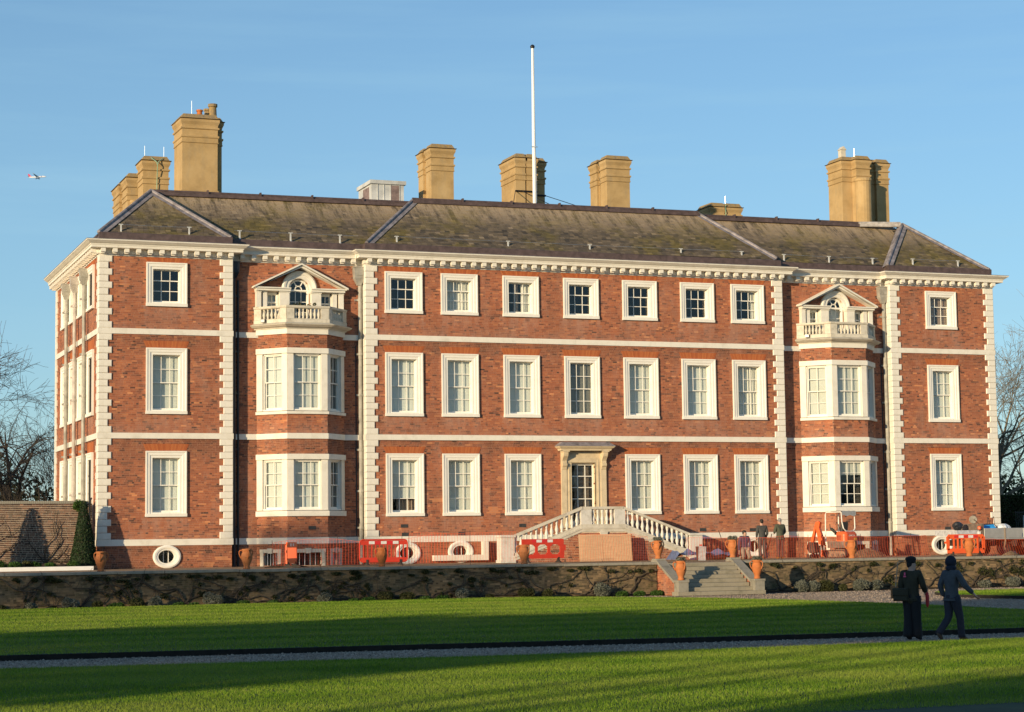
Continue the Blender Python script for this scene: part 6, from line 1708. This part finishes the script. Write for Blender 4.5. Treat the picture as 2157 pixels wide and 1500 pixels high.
mb = MB(); mb.box(-0.32, 0.32, -0.4, 0.4, 0.16, 0.36); mb.lathe([(0.26, 0.34), (0.26, 0.46)], 16); mb.build('undercarriage', MAT['digger_grey'], ex)
mb = MB(); mb.box(-0.5, 0.5, 0.72, 0.78, 0.05, 0.34); mb.box(-0.3, -0.22, 0.3, 0.75, 0.16, 0.24); mb.box(0.22, 0.3, 0.3, 0.75, 0.16, 0.24); mb.build('blade', MAT['digger_orange'], ex)
def round_rect(w, y0, y1, r_, n=5):
    p = []
    for cx, cy, a0 in ((w - r_, y0 + r_, -90), (w - r_, y1 - r_, 0), (-w + r_, y1 - r_, 90), (-w + r_, y0 + r_, 180)):
        for k in range(n + 1): a = R(a0 + 90 * k / n); p.append((cx + r_ * math.cos(a), cy + r_ * math.sin(a)))
    return p
mb = MB(); mb.prism(round_rect(0.52, -0.62, 0.5, 0.22), 0.44, 0.74); mb.build('counterweight', MAT['digger_grey'], ex)
mb = MB(); pr = round_rect(0.50, -0.60, 0.0, 0.2); top = round_rect(0.44, -0.52, -0.02, 0.16)
n = len(pr); mb.add([(x, y, 0.735) for x, y in pr] + [(x, y, 1.06) for x, y in pr] + [(x, y, 1.17) for x, y in top], [tuple(range(n))[::-1], tuple(range(2 * n, 3 * n))] + [(k * n + i, k * n + (i + 1) % n, (k + 1) * n + (i + 1) % n, (k + 1) * n + i) for k in (0, 1) for i in range(n)])
mb.build('hood', MAT['digger_orange'], ex)
for k in range(5): mb = MB(); mb.box(-0.506, -0.495, -0.36, -0.12, 0.80 + k * 0.05, 0.825 + k * 0.05); mb.build('vent', MAT['black_vinyl'], ex)
mb = MB(); mb.box(0.16, 0.34, -0.606, -0.598, 0.80, 0.88); mb.build('warning_label', MAT['yellow_tag'], ex)
fc = bpy.data.curves.new('lettering', 'FONT'); fc.body = 'KUBOTA'; fc.size = 0.115; fc.align_x = 'CENTER'; fc.extrude = 0.002
fo = bpy.data.objects.new('lettering_curve', fc); COL.objects.link(fo)
lm = bpy.data.meshes.new_from_object(fo.evaluated_get(bpy.context.evaluated_depsgraph_get())); bpy.data.objects.remove(fo)
lm.materials.clear(); lm.materials.append(MAT['white_paint']); put('lettering', lm, ex, T(0, -0.603, 0.95) @ Matrix.Rotation(R(90), 4, 'X'))
mb = MB(); mb.prism(round_rect(0.22, -0.08, 0.08, 0.06), 1.15, 1.62); mb.box(-0.24, 0.24, -0.1, 0.34, 1.0, 1.14); mb.build('seat', MAT['black_vinyl'], ex, T(0.02, -0.02, 0) @ Matrix.Rotation(R(6), 4, 'X'))
mb = MB()
for x in (-0.34, 0.34): mb.bar((x, 0.05, 1.12), (x, 0.3, 1.32), 0.10, 0.10); mb.tube([(x, 0.34, 1.3), (x * 0.95, 0.38, 1.52)], 0.02, 6)
mb.build('control_lever', MAT['black_vinyl'], ex)
mb = MB(); mb.tube([(-0.50, -0.40, 2.05), (-0.49, -0.42, 1.6), (-0.44, -0.46, 1.32), (-0.30, -0.48, 1.20), (0, -0.48, 1.175), (0.30, -0.48, 1.20), (0.44, -0.46, 1.32), (0.49, -0.42, 1.6), (0.50, -0.40, 2.05)], 0.028, 8)
mb.tube([(-0.50, -0.40, 2.06), (-0.50, 0.42, 2.06), (-0.50, 0.48, 1.95), (-0.50, 0.50, 0.72)], 0.028, 8); mb.tube([(0.50, -0.40, 2.06), (0.50, 0.42, 2.06), (0.50, 0.48, 1.95), (0.50, 0.50, 0.72)], 0.028, 8); mb.tube([(-0.50, 0.44, 2.06), (0.50, 0.44, 2.06)], 0.025, 8)
mb.build('roll_frame', MAT['digger_frame'], ex)
mb = MB(); n, m = 8, 6; vs = []
for i in range(n + 1):
    for j in range(m + 1):
        u, v = i / n, j / m; vs.append((-0.53 + 1.06 * u, -0.46 + 0.95 * v, 2.11 - 0.03 * math.sin(u * 3.14) * math.sin(v * 3.14) + 0.012 * math.sin(i * 2 + j)))
o_ = len(vs); vs += [(-0.53 + 1.06 * i / n, -0.475, 1.90 + 0.025 * math.sin(i * 1.7)) for i in range(n + 1)]
mb.add(vs, [(i * (m + 1) + j, (i + 1) * (m + 1) + j, (i + 1) * (m + 1) + j + 1, i * (m + 1) + j + 1) for i in range(n) for j in range(m)] + [(o_ + i, o_ + i + 1, (i + 1) * (m + 1), i * (m + 1)) for i in range(n)]); mb.build('canopy', MAT['canopy_cloth'], ex)
mb = MB(); mb.prism([(0.55, 0.55), (0.80, 0.60), (0.98, 1.45), (0.86, 1.66), (0.72, 1.62), (0.78, 1.35), (0.58, 0.8)], -0.62, -0.46, axis='x'); mb.build('boom', MAT['digger_orange'], ex)
mb = MB(); mb.prism([(0.80, 1.66), (0.98, 1.62), (1.28, 0.75), (1.16, 0.66), (0.98, 1.30)], -0.60, -0.48, axis='x'); mb.build('dipper_arm', MAT['digger_orange'], ex)
mb = MB(); mb.tube([(-0.54, 0.60, 0.62), (-0.54, 0.72, 1.0)], 0.045, 8); mb.tube([(-0.54, 0.72, 1.0), (-0.54, 0.88, 1.4)], 0.022, 8); mb.build('ram', MAT['steel_rod'], ex)
mb = MB(); mb.prism([(1.02, 0.70), (1.34, 0.72), (1.42, 0.42), (1.26, 0.20), (0.94, 0.24), (0.98, 0.42)], -0.72, -0.36, axis='x'); mb.build('bucket', MAT['chassis'], ex)
mb = MB(); mb.tube([(0.52, -0.1, 0.7), (0.62, 0.0, 0.95), (0.58, 0.1, 1.15), (0.5, 0.15, 1.2)], 0.015, 6); mb.tube([(-0.52, 0.5, 0.6), (-0.5, 0.68, 1.1), (-0.5, 0.86, 1.5), (-0.5, 0.95, 1.3)], 0.014, 6); mb.build('hose', MAT['black_vinyl'], ex)
rn = thing('netting_roll', 'dark roll of netting lying left of the excavator', 'netting roll', (31.5, -3.6, 0.0))
for k in range(4): mb = MB(); mb.lathe([(0.05, -0.03), (0.09, -0.03), (0.09, 0.03), (0.05, 0.03)], 12); mb.build('coil', MAT['chassis'], rn, T(-0.24 + k * 0.16, 0, 0.09) @ Matrix.Rotation(R(80), 4, 'Y'))

# ---- truck with its load
tk = thing('flatbed_truck', 'grey dropside truck bed and wheels cut off by the picture edge', 'truck', (40.5, -6.0, 0))
for k in range(3):
    x0 = -1.48 + k * 2.1; mb = MB(); mb.cbox(x0, x0 + 2.04, -0.03, 0.0, 0.80, 1.24, 0.01)
    for z in (0.90, 1.0, 1.12): mb.box(x0 + 0.02, x0 + 2.02, -0.036, -0.03, z, z + 0.012)
    mb.build('drop_side', MAT['truck_alloy'], tk)
mb = MB(); mb.box(-1.55, 5, 0.0, 2.0, 0.76, 0.84); mb.box(-1.55, 5, -0.05, 0.0, 0.735, 0.798); mb.build('bed', MAT['truck_alloy'], tk)
mb = MB(); mb.box(-1.50, 5, 1.97, 2.0, 0.84, 1.24); mb.build('drop_side', MAT['truck_alloy'], tk)
mb = MB(); mb.box(-1.62, -1.50, -0.03, 2.03, 0.55, 1.45); mb.build('headboard', MAT['digger_grey'], tk)
mb = MB(); mb.box(-2.85, -1.66, 0.1, 1.9, 0.92, 1.16); mb.build('toolbox', MAT['sign_grey'], tk)
mb = MB(); mb.box(-2.4, 5, 0.45, 0.6, 0.45, 0.73); mb.box(-2.4, 5, 1.4, 1.55, 0.45, 0.73)
for x in (-0.95, 0.25, 1.5): mb.prism([(x - 0.12, 0.75), (x + 0.1, 0.75), (x + 0.05, 0.42), (x - 0.02, 0.42)], 0.05, 0.45, axis='y')
mb.box(0.75, 1.25, 0.1, 0.5, 0.35, 0.62); mb.build('chassis', MAT['chassis'], tk)
for x in (-0.32, 1.75):
    for y in (0.22, 1.78):
        mb = MB(); mb.lathe([(0.19, -0.10), (0.29, -0.105), (0.315, -0.08), (0.32, 0), (0.315, 0.08), (0.29, 0.105), (0.19, 0.10)], 24); w_ = mb.build('wheel', MAT['rubber'], tk, T(x, y, 0.315) @ Matrix.Rotation(R(90), 4, 'X'))
        mb = MB(); mb.lathe([(0.195, 0.06), (0.17, 0.085), (0.10, 0.06), (0.075, 0.10), (0.02, 0.105)], 18); mb.build('rim', MAT['muddy_rim'], w_)
        for k in range(5): mb = MB(); a = k * 1.257; mb.lathe([(0.018, 0.05), (0.018, 0.085)], 6, (0.12 * math.cos(a), 0.12 * math.sin(a), 0)); mb.build('wheel_nut', MAT['wheel_grey'], w_)
mb = MB(); mb.box(-0.42, -0.36, -0.062, -0.052, 0.62, 1.26); mb.box(-0.42, -0.36, -0.06, 0.2, 1.245, 1.255); mb.bar((-0.39, -0.058, 0.64), (-0.385, 0.06, 0.36), 0.06, 0.012); mb.build('strap', MAT['strap_web'], tk)
mb = MB(); mb.lathe([(0.05, 0), (0.085, 0.03), (0.085, 0.12), (0.06, 0.16), (0.02, 0.17)], 12); mb.build('beacon', MAT['orange_plastic'], tk, T(-1.75, -0.05, 1.18))
mb = MB(); mb.box(-1.82, -1.70, -0.06, 0.0, 0.98, 1.10); mb.build('lamp', MAT['white_paint'], tk)
wb = thing('wheelbarrow', 'blue wheelbarrow lying upturned on the truck bed, wheel in the air', 'wheelbarrow', (39.35, -5.3, 0.84))
mb = MB(); mb.lathe([(0.11, -0.035), (0.17, -0.04), (0.19, 0), (0.17, 0.04), (0.11, 0.035)], 20); o = mb.build('wheel', MAT['wheel_grey'], wb, T(-0.42, 0, 0.80) @ RZ(R(-20)) @ Matrix.Rotation(R(90), 4, 'X')); mb = MB(); mb.lathe([(0.115, -0.02), (0.03, -0.03), (0.03, 0.03), (0.115, 0.02)], 14); mb.build('hub', MAT['sign_grey'], o)
mb = MB(); mb.add([(-0.25, -0.32, 0.52), (0.5, -0.28, 0.58), (0.5, 0.3, 0.58), (-0.25, 0.3, 0.52), (-0.42, -0.40, 0.22), (0.62, -0.40, 0.25), (0.62, 0.40, 0.25), (-0.42, 0.40, 0.22)], [(0, 1, 2, 3), (0, 4, 5, 1), (1, 5, 6, 2), (2, 6, 7, 3), (3, 7, 4, 0)]); mb.build('tray', MAT['blue_bag'], wb)
mb = MB(); mb.tube([(-0.42, -0.06, 0.80), (-0.2, -0.25, 0.56), (0.5, -0.3, 0.60), (0.75, -0.3, 0.35)], 0.018, 6); mb.tube([(-0.42, 0.06, 0.80), (-0.2, 0.25, 0.56), (0.5, 0.3, 0.60), (0.75, 0.3, 0.35)], 0.018, 6)
for x, h in ((0.15, 0.30), (0.42, 0.36)): mb.tube([(x, -0.27, 0.57), (x + 0.03, -0.27, 0.57 + h * .8), (x + 0.12, -0.2, 0.57 + h), (x + 0.20, -0.12, 0.57 + h * .8), (x + 0.24, -0.1, 0.57)], 0.014, 6)
mb.build('handle', MAT['chassis'], wb)
mb = MB(); mb.box(-0.2, 0.05, -0.42, -0.35, 0.30, 0.40); mb.build('navy_wrap', MAT['navy_bag'], wb)
def sack(name, label, cat, loc, s, mat, seed):
    rd = random.Random(seed); mb = MB(); n, m = 12, 7; vs = []
    for j in range(m + 1):
        f = j / m
        for i in range(n):
            a = 2 * math.pi * i / n; r_ = (math.sin(math.pi * (0.12 + 0.80 * f)) ** 0.7) * (1 + rd.uniform(-.15, .15)); vs.append((s[0] * r_ * math.cos(a), s[1] * r_ * math.sin(a), s[2] * f))
    mb.add(vs, [(j * n + i, j * n + (i + 1) % n, (j + 1) * n + (i + 1) % n, (j + 1) * n + i) for j in range(m) for i in range(n)] + [tuple(range(n))[::-1], tuple(range(m * n, (m + 1) * n))])
    o = mb.build(name, MAT[mat]); o.location = loc; return tag(o, label, cat)
sack('plastic_sack', 'pale plastic sack on the truck bed beside the blue wheelbarrow', 'sack', (40.35, -5.55, 0.84), (0.42, 0.3, 0.60), 'pale_bag', 5)
sack('rubbish_sack', 'black rubbish sack on the grey toolbox behind the orange barrier', 'sack', (38.15, -5.2, 1.16), (0.24, 0.22, 0.40), 'black_bag', 6)

# ------------------------------------------------------------------ people
def skin(name, nodes, edges, mat, parent, levels=2):
    """a continuous limbed surface grown round a skeleton; nodes: (x, y, z, rx[, ry])"""
    me = bpy.data.meshes.new(name); me.from_pydata([n[:3] for n in nodes], edges, []); o = bpy.data.objects.new(name, me); COL.objects.link(o)
    md = o.modifiers.new('skin', 'SKIN'); md.use_smooth_shade = True
    for v, n in zip(me.skin_vertices[0].data, nodes): v.radius = (n[3], n[4] if len(n) > 4 else n[3])
    me.skin_vertices[0].data[0].use_root = True
    sd = o.modifiers.new('sub', 'SUBSURF'); sd.levels = sd.render_levels = levels
    dg = bpy.context.evaluated_depsgraph_get(); out = bpy.data.meshes.new_from_object(o.evaluated_get(dg)); bpy.data.objects.remove(o); bpy.data.meshes.remove(me)
    out.name = name; out.materials.clear(); out.materials.append(MAT[mat]); out.shade_smooth()
    return put(name, out, parent)
def lerp(a, b_, f): return tuple(a[i] + (b_[i] - a[i]) * f for i in range(3))
def person(label, loc, rz, J, top, legs, shoe, hat=None, hair=None, scale=1.0, coat=0.0, group=None, loose=1.0, torso=(0.155, 0.10), legr=(0.085, 0.065, 0.05)):
    p = thing('person', label, 'person', loc, rz, group); p.scale = (scale,) * 3
    # body: head, neck, trunk, arms with hands, legs - one surface
    N, E = [], []
    def add(c, r_, ry=None, par=None):
        N.append((c[0], c[1], c[2], r_, ry or r_)); i = len(N) - 1
        if par is not None: E.append((par, i))
        return i
    pv = add(J['pelvis'], 0.12, 0.09); sp = add(J['spine'], 0.11, 0.085, pv); ch = add(J['chest'], 0.13, 0.09, sp); nk = add(J['neck'], 0.052, 0.055, ch)
    hb = add(J['jaw'], 0.068, 0.078, nk); hm = add(lerp(J['jaw'], J['crown'], 0.55), 0.076, 0.092, hb); add(J['crown'], 0.055, 0.065, hm)
    fd = Vector(J.get('face', (0, 1, 0))).normalized(); nose = Vector(lerp(J['jaw'], J['crown'], 0.35)) + fd * 0.098; add(tuple(nose), 0.013, 0.013, hb)
    for s in ('l', 'r'):
        sh = add(J['sh' + s], 0.055, None, ch); el = add(J['el' + s], 0.04, None, sh); wr = add(J['wr' + s], 0.028, 0.024, el)
        d = (Vector(J['wr' + s]) - Vector(J['el' + s])).normalized(); pm = Vector(J['wr' + s]) + d * 0.075; pa = add(tuple(pm), 0.034, 0.018, wr)
        sd = d.cross(Vector((0, 1, 0.2))).normalized()
        for k in range(4):
            o1 = pm + d * 0.05 + sd * (k - 1.5) * 0.019; kn = add(tuple(o1), 0.0095, None, pa); add(tuple(o1 + d * (0.03, 0.04, 0.036, 0.024)[k] + Vector((0, 0.015, 0))), 0.008, None, kn)
        add(tuple(Vector(J['wr' + s]) + d * 0.05 - sd * 0.05 + Vector((0, 0.02, 0))), 0.010, None, pa)
        hp = add(J['hp' + s], 0.08, None, pv); kn = add(J['kn' + s], 0.055, None, hp); an = add(J['an' + s], 0.036, None, kn); add(J['to' + s], 0.03, 0.025, an)
    skin('body', N, E, 'skin', p, 1)
    # jacket
    N, E = [], []
    hem = lerp(J['pelvis'], J['spine'], -0.45 - coat)
    pv = add(lerp(J['pelvis'], J['spine'], 0.25), torso[0] * 0.98, torso[1] * 1.12); ch = add(J['chest'], torso[0] * 1.08, torso[1] * 1.15, pv); nk = add(lerp(J['chest'], J['neck'], 0.8), 0.07, 0.07, ch); hm = add(lerp(J['pelvis'], J['spine'], -0.1 - coat * 0.5), torso[0] * 0.98, torso[1] * 1.12, pv); add(hem, torso[0] * 0.92, torso[1] * 1.05, hm)
    for s in ('l', 'r'):
        sh = add(J['sh' + s], 0.078 * loose, 0.078 * loose, ch); el = add(J['el' + s], 0.064 * loose, None, sh); add(lerp(J['el' + s], J['wr' + s], 0.93), 0.047 * loose, None, el)
    skin('jacket', N, E, top, p)
    # trousers
    mb = MB(); pc = Vector(J['pelvis']); sc_ = J['hpl'], J['hpr']; mid_ = lerp(J['hpl'], J['hpr'], 0.5)
    n, m = 14, 8; vs = []; low = Vector(mid_) - Vector((0, 0, 0.06)); topc = pc + Vector((0, 0, 0.08))
    for j in range(m + 1):
        f = j / m; cc = low.lerp(topc, f); k = math.sin(math.pi * (0.18 + 0.64 * f)) ** 0.6
        vs += [(cc.x + torso[0] * 0.98 * k * math.cos(2 * math.pi * i / n), cc.y + torso[1] * 1.12 * k * math.sin(2 * math.pi * i / n), cc.z) for i in range(n)]
    mb.add(vs, [(j * n + i, j * n + (i + 1) % n, (j + 1) * n + (i + 1) % n, (j + 1) * n + i) for j in range(m) for i in range(n)] + [tuple(range(n))[::-1], tuple(range(m * n, (m + 1) * n))])
    for s in ('l', 'r'):
        h_, k_, a_ = Vector(J['hp' + s]), Vector(J['kn' + s]), Vector(J['an' + s])
        pts = [h_ + Vector((0, 0, 0.05)), h_.lerp(k_, 0.25), h_.lerp(k_, 0.6), k_.lerp(h_, 0.1), k_.lerp(a_, 0.12), k_.lerp(a_, 0.5), k_.lerp(a_, 0.85), k_.lerp(a_, 1.0)]
        mb.tube(pts, [legr[0] * 1.1, legr[0] * 1.12, legr[0] * 0.98, legr[1] * 1.05, legr[1], (legr[1] + legr[2]) / 2, legr[2], legr[2] * 1.03], 12)
    mb.build('trousers', MAT[legs], p, smooth=True)
    for s in ('l', 'r'):
        an, to = J['an' + s], J['to' + s]; up_ = lerp(an, J['kn' + s], 0.25)
        heel = tuple(Vector(an) - (Vector(to) - Vector(an)).normalized() * 0.05 - Vector((0, 0, 0.02)))
        N, E = [], []
        a = add(up_, 0.052); b_ = add(an, 0.05, 0.055, a); add(lerp(an, to, 0.55), 0.048, 0.045, b_); add(to, 0.042, 0.034, len(N) - 1); add(heel, 0.04, 0.04, b_)
        skin('boot', N, E, shoe, p)
    c = Vector(lerp(J['jaw'], J['crown'], 0.62)); ft = math.atan2(-fd.x, fd.y)
    def blob(name, mat, parts):
        mb = MB()
        for (dx, dy, dz), (rx, ry, rz_), z0 in parts:
            n, m = 16, 9; vs = []
            for j in range(m + 1):
                th = -math.pi / 2 + math.pi * j / m
                for i in range(n):
                    a = 2 * math.pi * i / n; vs.append((dx + rx * math.cos(th) * math.cos(a), dy + ry * math.cos(th) * math.sin(a), dz + max(z0, rz_ * math.sin(th))))
            mb.add(vs, [(j * n + i, j * n + (i + 1) % n, (j + 1) * n + (i + 1) % n, (j + 1) * n + i) for j in range(m) for i in range(n)])
        mb.build(name, MAT[mat], p, T(*c) @ RZ(ft), smooth=True)
    if hair: blob('hair', hair, [((0, -0.018, 0.022), (0.086, 0.098, 0.092), -0.02), ((0, -0.045, -0.02), (0.074, 0.062, 0.075), -1)])
    if hat == 'beret': blob('hat', 'black_cloth', [((-0.01, -0.01, 0.075), (0.112, 0.122, 0.066), -1), ((0, -0.01, 0.03), (0.095, 0.108, 0.07), -1), ((0, -0.05, -0.04), (0.075, 0.06, 0.08), -1)])
    if hat == 'hood': blob('hood', 'navy_cloth', [((0, -0.02, 0.015), (0.112, 0.125, 0.135), -1), ((0, -0.02, -0.12), (0.115, 0.115, 0.085), -1)])
    return p
STAND = dict(pelvis=(0, 0, 0.96), spine=(0, -0.005, 1.16), chest=(0, 0, 1.36), neck=(0, 0, 1.50), jaw=(0, 0.03, 1.565), crown=(0, 0.02, 1.715),
             shl=(-0.185, 0, 1.43), ell=(-0.245, -0.03, 1.14), wrl=(-0.255, 0.06, 0.90), shr=(0.185, 0, 1.43), elr=(0.245, -0.03, 1.14), wrr=(0.255, 0.06, 0.90),
             hpl=(-0.09, 0, 0.90), knl=(-0.10, 0.02, 0.50), anl=(-0.10, -0.02, 0.085), tol=(-0.115, 0.14, 0.035), hpr=(0.09, 0, 0.90), knr=(0.10, 0.02, 0.50), anr=(0.10, -0.02, 0.085), tor=(0.115, 0.14, 0.035))
def pose(**k): d = dict(STAND); d.update(k); return d
A_LOC = (9.62, -46.85, ZL)
pa_ = person('visitor in an olive coat and black beret walking away along the path', A_LOC, R(-58), pose(elr=(0.25, 0.06, 1.15), wrr=(0.19, 0.27, 1.02), ell=(-0.23, -0.06, 1.15), wrl=(-0.2, 0.05, 0.93), face=(0.6, 0.8, 0), jaw=(0.015, 0.035, 1.565), knl=(-0.085, 0.0, 0.5), knr=(0.085, 0.03, 0.5), anl=(-0.085, -0.06, 0.085), anr=(0.085, 0.05, 0.085), tol=(-0.095, 0.10, 0.035), tor=(0.095, 0.21, 0.035)),
             'olive_cloth', 'black_cloth', 'black_cloth', 'beret', None, 0.985, 0.55, None, 1.12, (0.175, 0.125), (0.105, 0.098, 0.105))
mb = MB(); mb.box(-0.035, 0.0, -0.003, 0.003, 1.44, 1.50); mb.box(-0.05, 0.01, -0.003, 0.003, 1.40, 1.43); mb.build('pink_badge', MAT['pink_print'], pa_, T(-0.06, -0.142, -0.05))
RA = RZ(R(-58))
def by_person(x, y, z): v = RA @ Vector((x, y, z)) * 1.035; return (A_LOC[0] + v.x, A_LOC[1] + v.y, A_LOC[2] + v.z)
bg = thing('shoulder_bag', 'olive shoulder bag on the hip of the visitor in the beret', 'bag', by_person(-0.16, -0.16, 0.80), R(-58 + 12))
mb = MB(); mb.cbox(-0.16, 0.16, -0.06, 0.05, 0, 0.26, 0.03); mb.build('pouch', MAT['olive_cloth'], bg)
mb = MB(); mb.cbox(-0.165, 0.165, -0.075, 0.055, 0.11, 0.275, 0.02); mb.build('flap', MAT['olive_cloth'], bg)
mb = MB(); mb.bar((-0.10, -0.03, 0.3), (-0.05, 0.0, 0.82), 0.04, 0.012); mb.bar((-0.05, 0.0, 0.82), (0.05, 0.16, 0.84), 0.04, 0.012); mb.build('strap', MAT['strap_web'], bg)
ls_ = thing('leather_case', 'tan leather case sticking out behind the olive shoulder bag', 'case', by_person(-0.36, -0.08, 0.85), R(-58 + 25))
mb = MB(); mb.cbox(-0.06, 0.10, -0.05, 0.05, 0, 0.26, 0.012); mb.build('case_body', MAT['tan_leather'], ls_); mb = MB(); mb.box(-0.062, 0.102, -0.055, 0.055, 0.20, 0.268); mb.build('lid', MAT['tan_leather'], ls_)
um = thing('umbrella', 'folded red umbrella held by the visitor in the beret', 'umbrella', by_person(0.20, 0.30, 0.66))
mb = MB(); mb.lathe([(0.012, 0), (0.035, 0.06), (0.042, 0.25), (0.02, 0.33)], 10); mb.build('canopy', MAT['red_nylon'], um); mb = MB(); mb.tube([(0, 0, 0.32), (0, 0, 0.42)], 0.014, 8); mb.build('handle', MAT['black_vinyl'], um)
person('visitor in a grey jacket and navy hood striding along the path', (10.15, -47.55, ZL), R(-78), pose(pelvis=(0, 0, 0.95), ell=(-0.26, -0.08, 1.16), wrl=(-0.24, 0.02, 0.92), elr=(0.29, 0.10, 1.17), wrr=(0.36, 0.28, 0.99), knl=(-0.09, -0.02, 0.50), anl=(-0.09, -0.34, 0.17), tol=(-0.10, -0.22, 0.045), knr=(0.09, 0.13, 0.50), anr=(0.09, 0.16, 0.085), tor=(0.10, 0.33, 0.035), face=(0.2, 1, 0)),
       'grey_cloth', 'denim', 'boot_leather', 'hood', None, 0.985, 0.2, None, 1.08, (0.165, 0.115), (0.095, 0.078, 0.072))
WG = 'workmen on the terrace'
person('dark haired workman in a charcoal jumper standing with his back turned', (28.42, -4.6, 0), R(-8), pose(wrl=(-0.2, 0.14, 0.95), wrr=(0.22, 0.16, 0.93)), 'charcoal_cloth', 'charcoal_cloth', 'boot_leather', None, 'dark_hair', 1.0, 0.1, WG, 1.0, (0.17, 0.115), (0.095, 0.08, 0.07))
person('grey haired workman in a green padded vest with his back turned', (28.84, -5.5, 0), R(6), pose(jaw=(0.02, 0.06, 1.56), crown=(0.02, 0.07, 1.70), ell=(-0.28, 0.0, 1.18), wrl=(-0.16, 0.2, 1.12), elr=(0.27, 0.02, 1.16), wrr=(0.2, 0.2, 1.0)), 'green_vest', 'maroon_trousers', 'tan_leather', None, 'grey_hair', 1.02, 0.15, WG, 1.02, (0.185, 0.13), (0.09, 0.075, 0.065))
person('kneeling workman in a purple fleece looking aside behind the netting', (27.85, -4.0, 0), R(176), pose(pelvis=(0, 0, 0.50), spine=(0, 0.0, 0.70), chest=(0, 0.02, 0.90), neck=(0, 0.03, 1.03), jaw=(0, 0.055, 1.09), crown=(0, 0.045, 1.235), face=(-0.75, 0.6, 0.1),
       shl=(-0.185, 0.01, 0.97), ell=(-0.25, 0.06, 0.70), wrl=(-0.14, 0.18, 0.50), shr=(0.185, 0.01, 0.97), elr=(0.27, 0.05, 0.66), wrr=(0.31, 0.12, 0.36), hpl=(-0.10, 0.02, 0.45), knl=(-0.16, 0.20, 0.08), anl=(-0.14, -0.22, 0.08), tol=(-0.14, -0.36, 0.04), hpr=(0.10, 0.02, 0.45), knr=(0.13, 0.22, 0.08), anr=(0.12, -0.22, 0.08), tor=(0.12, -0.36, 0.04)),
       'purple_fleece', 'tan_cloth', 'boot_leather', None, 'dark_hair', 1.0, 0.0, WG, 1.0, (0.17, 0.115), (0.095, 0.08, 0.07))
for lb, x, y, a, b_ in (('long handled shovel stuck in the soil beside the kneeling workman', 27.35, -3.4, 20, 1.35), ('spade leaning between the two standing workmen', 28.72, -4.3, -18, 1.15)):
    s_ = thing('shovel', lb, 'shovel', (x, y, 0.02)); s_.rotation_euler = (0, R(-a), 0)
    mb = MB(); mb.tube([(0, 0, 0.25), (0, 0, b_)], 0.017, 7); mb.build('shaft', MAT['chassis'], s_)
    mb = MB(); mb.prism([(-0.10, 0.28), (-0.11, 0.08), (0, 0.0), (0.11, 0.08), (0.10, 0.28)], -0.006, 0.006, axis='y'); mb.build('blade', MAT['wheel_grey'], s_)
# dry plants growing on the near balcony
p = cloud_obj('balcony_plant', [(-0.55 + 0.22 * k, 0, 0.10 + 0.05 * (k % 3), 0.10, 0.06, 0.16) for k in range(6)], 420, 0.05, 'olive_leaf'); p.location = (8.65, -0.28, 11.0); tag(p, 'dry wispy plants growing behind the balcony rail of the near bay', 'plant')

# ------------------------------------------------------------------ the airliner
ap = thing('airplane', 'white airliner with a red tail climbing in the blue sky', 'airplane', (553.6, 4406, 828), R(-10))
ap.rotation_euler = (R(-8), R(-4), R(-14))
mb = MB(); mb.tube([(-20, 0, 1.4), (-16, 0, 0.6), (-11, 0, 0), (13, 0, 0), (17, 0, -0.2), (19.2, 0, -0.6), (20, 0, -0.8)], [0.3, 1.3, 2.0, 2.0, 1.7, 0.9, 0.2], 16); mb.build('fuselage', MAT['plane_white'], ap, smooth=True)
mb = MB(); mb.prism([(-20.5, 8.2), (-17.6, 8.2), (-12.0, 1.4), (-18.6, 1.2)], -0.25, 0.25, axis='y'); mb.build('tail_fin', MAT['plane_red'], ap)
for s in (-1, 1):
    mb = MB(); mb.add([(5.5, s * 1.6, -1.0), (-2.0, s * 1.6, -1.0), (-6.5, s * 19, 1.6), (-4.3, s * 19, 1.6), (5.5, s * 1.6, -1.5), (-2.0, s * 1.6, -1.4), (-6.5, s * 19, 1.5), (-4.3, s * 19, 1.5)], [(0, 1, 2, 3), (7, 6, 5, 4), (0, 4, 5, 1), (1, 5, 6, 2), (2, 6, 7, 3), (3, 7, 4, 0)]); mb.add([(-6.5, s * 19, 1.6), (-4.3, s * 19, 1.6), (-6.8, s * 19.6, 4.0), (-7.8, s * 19.6, 4.0)], [(0, 1, 2, 3)]); mb.build('wing', MAT['plane_grey'], ap)
    mb = MB(); mb.tube([(5.0, s * 6.2, -2.6), (3.5, s * 6.2, -2.5), (0.5, s * 6.2, -2.3)], [1.15, 1.3, 0.7], 12); mb.build('engine', MAT['plane_grey'], ap)
    mb = MB(); mb.add([(-15.5, s * 1.0, 0.8), (-18.8, s * 1.0, 1.0), (-20.6, s * 7, 1.6), (-19.3, s * 7, 1.6)], [(0, 1, 2, 3)]); mb.build('tailplane', MAT['plane_grey'], ap)

# ------------------------------------------------------------------ unseen trees behind the photographer, put in to cut low sky light
n = 150; bl = []
for k in range(n):
    a = R(95 + 250 * k / (n - 1)); d = 185 + rng.uniform(-12, 12)
    hh = rng.uniform(9, 14.5)
    bl.append((5 + d * math.sin(a), -30 + d * math.cos(a), ZL + hh * 0.55, 5.5, 5.5, hh * 0.5))
o = cloud_obj('unseen_woodland', bl, 30000, 0.95, 'dark_leaf', shell=0.3); o['kind'] = 'stuff'
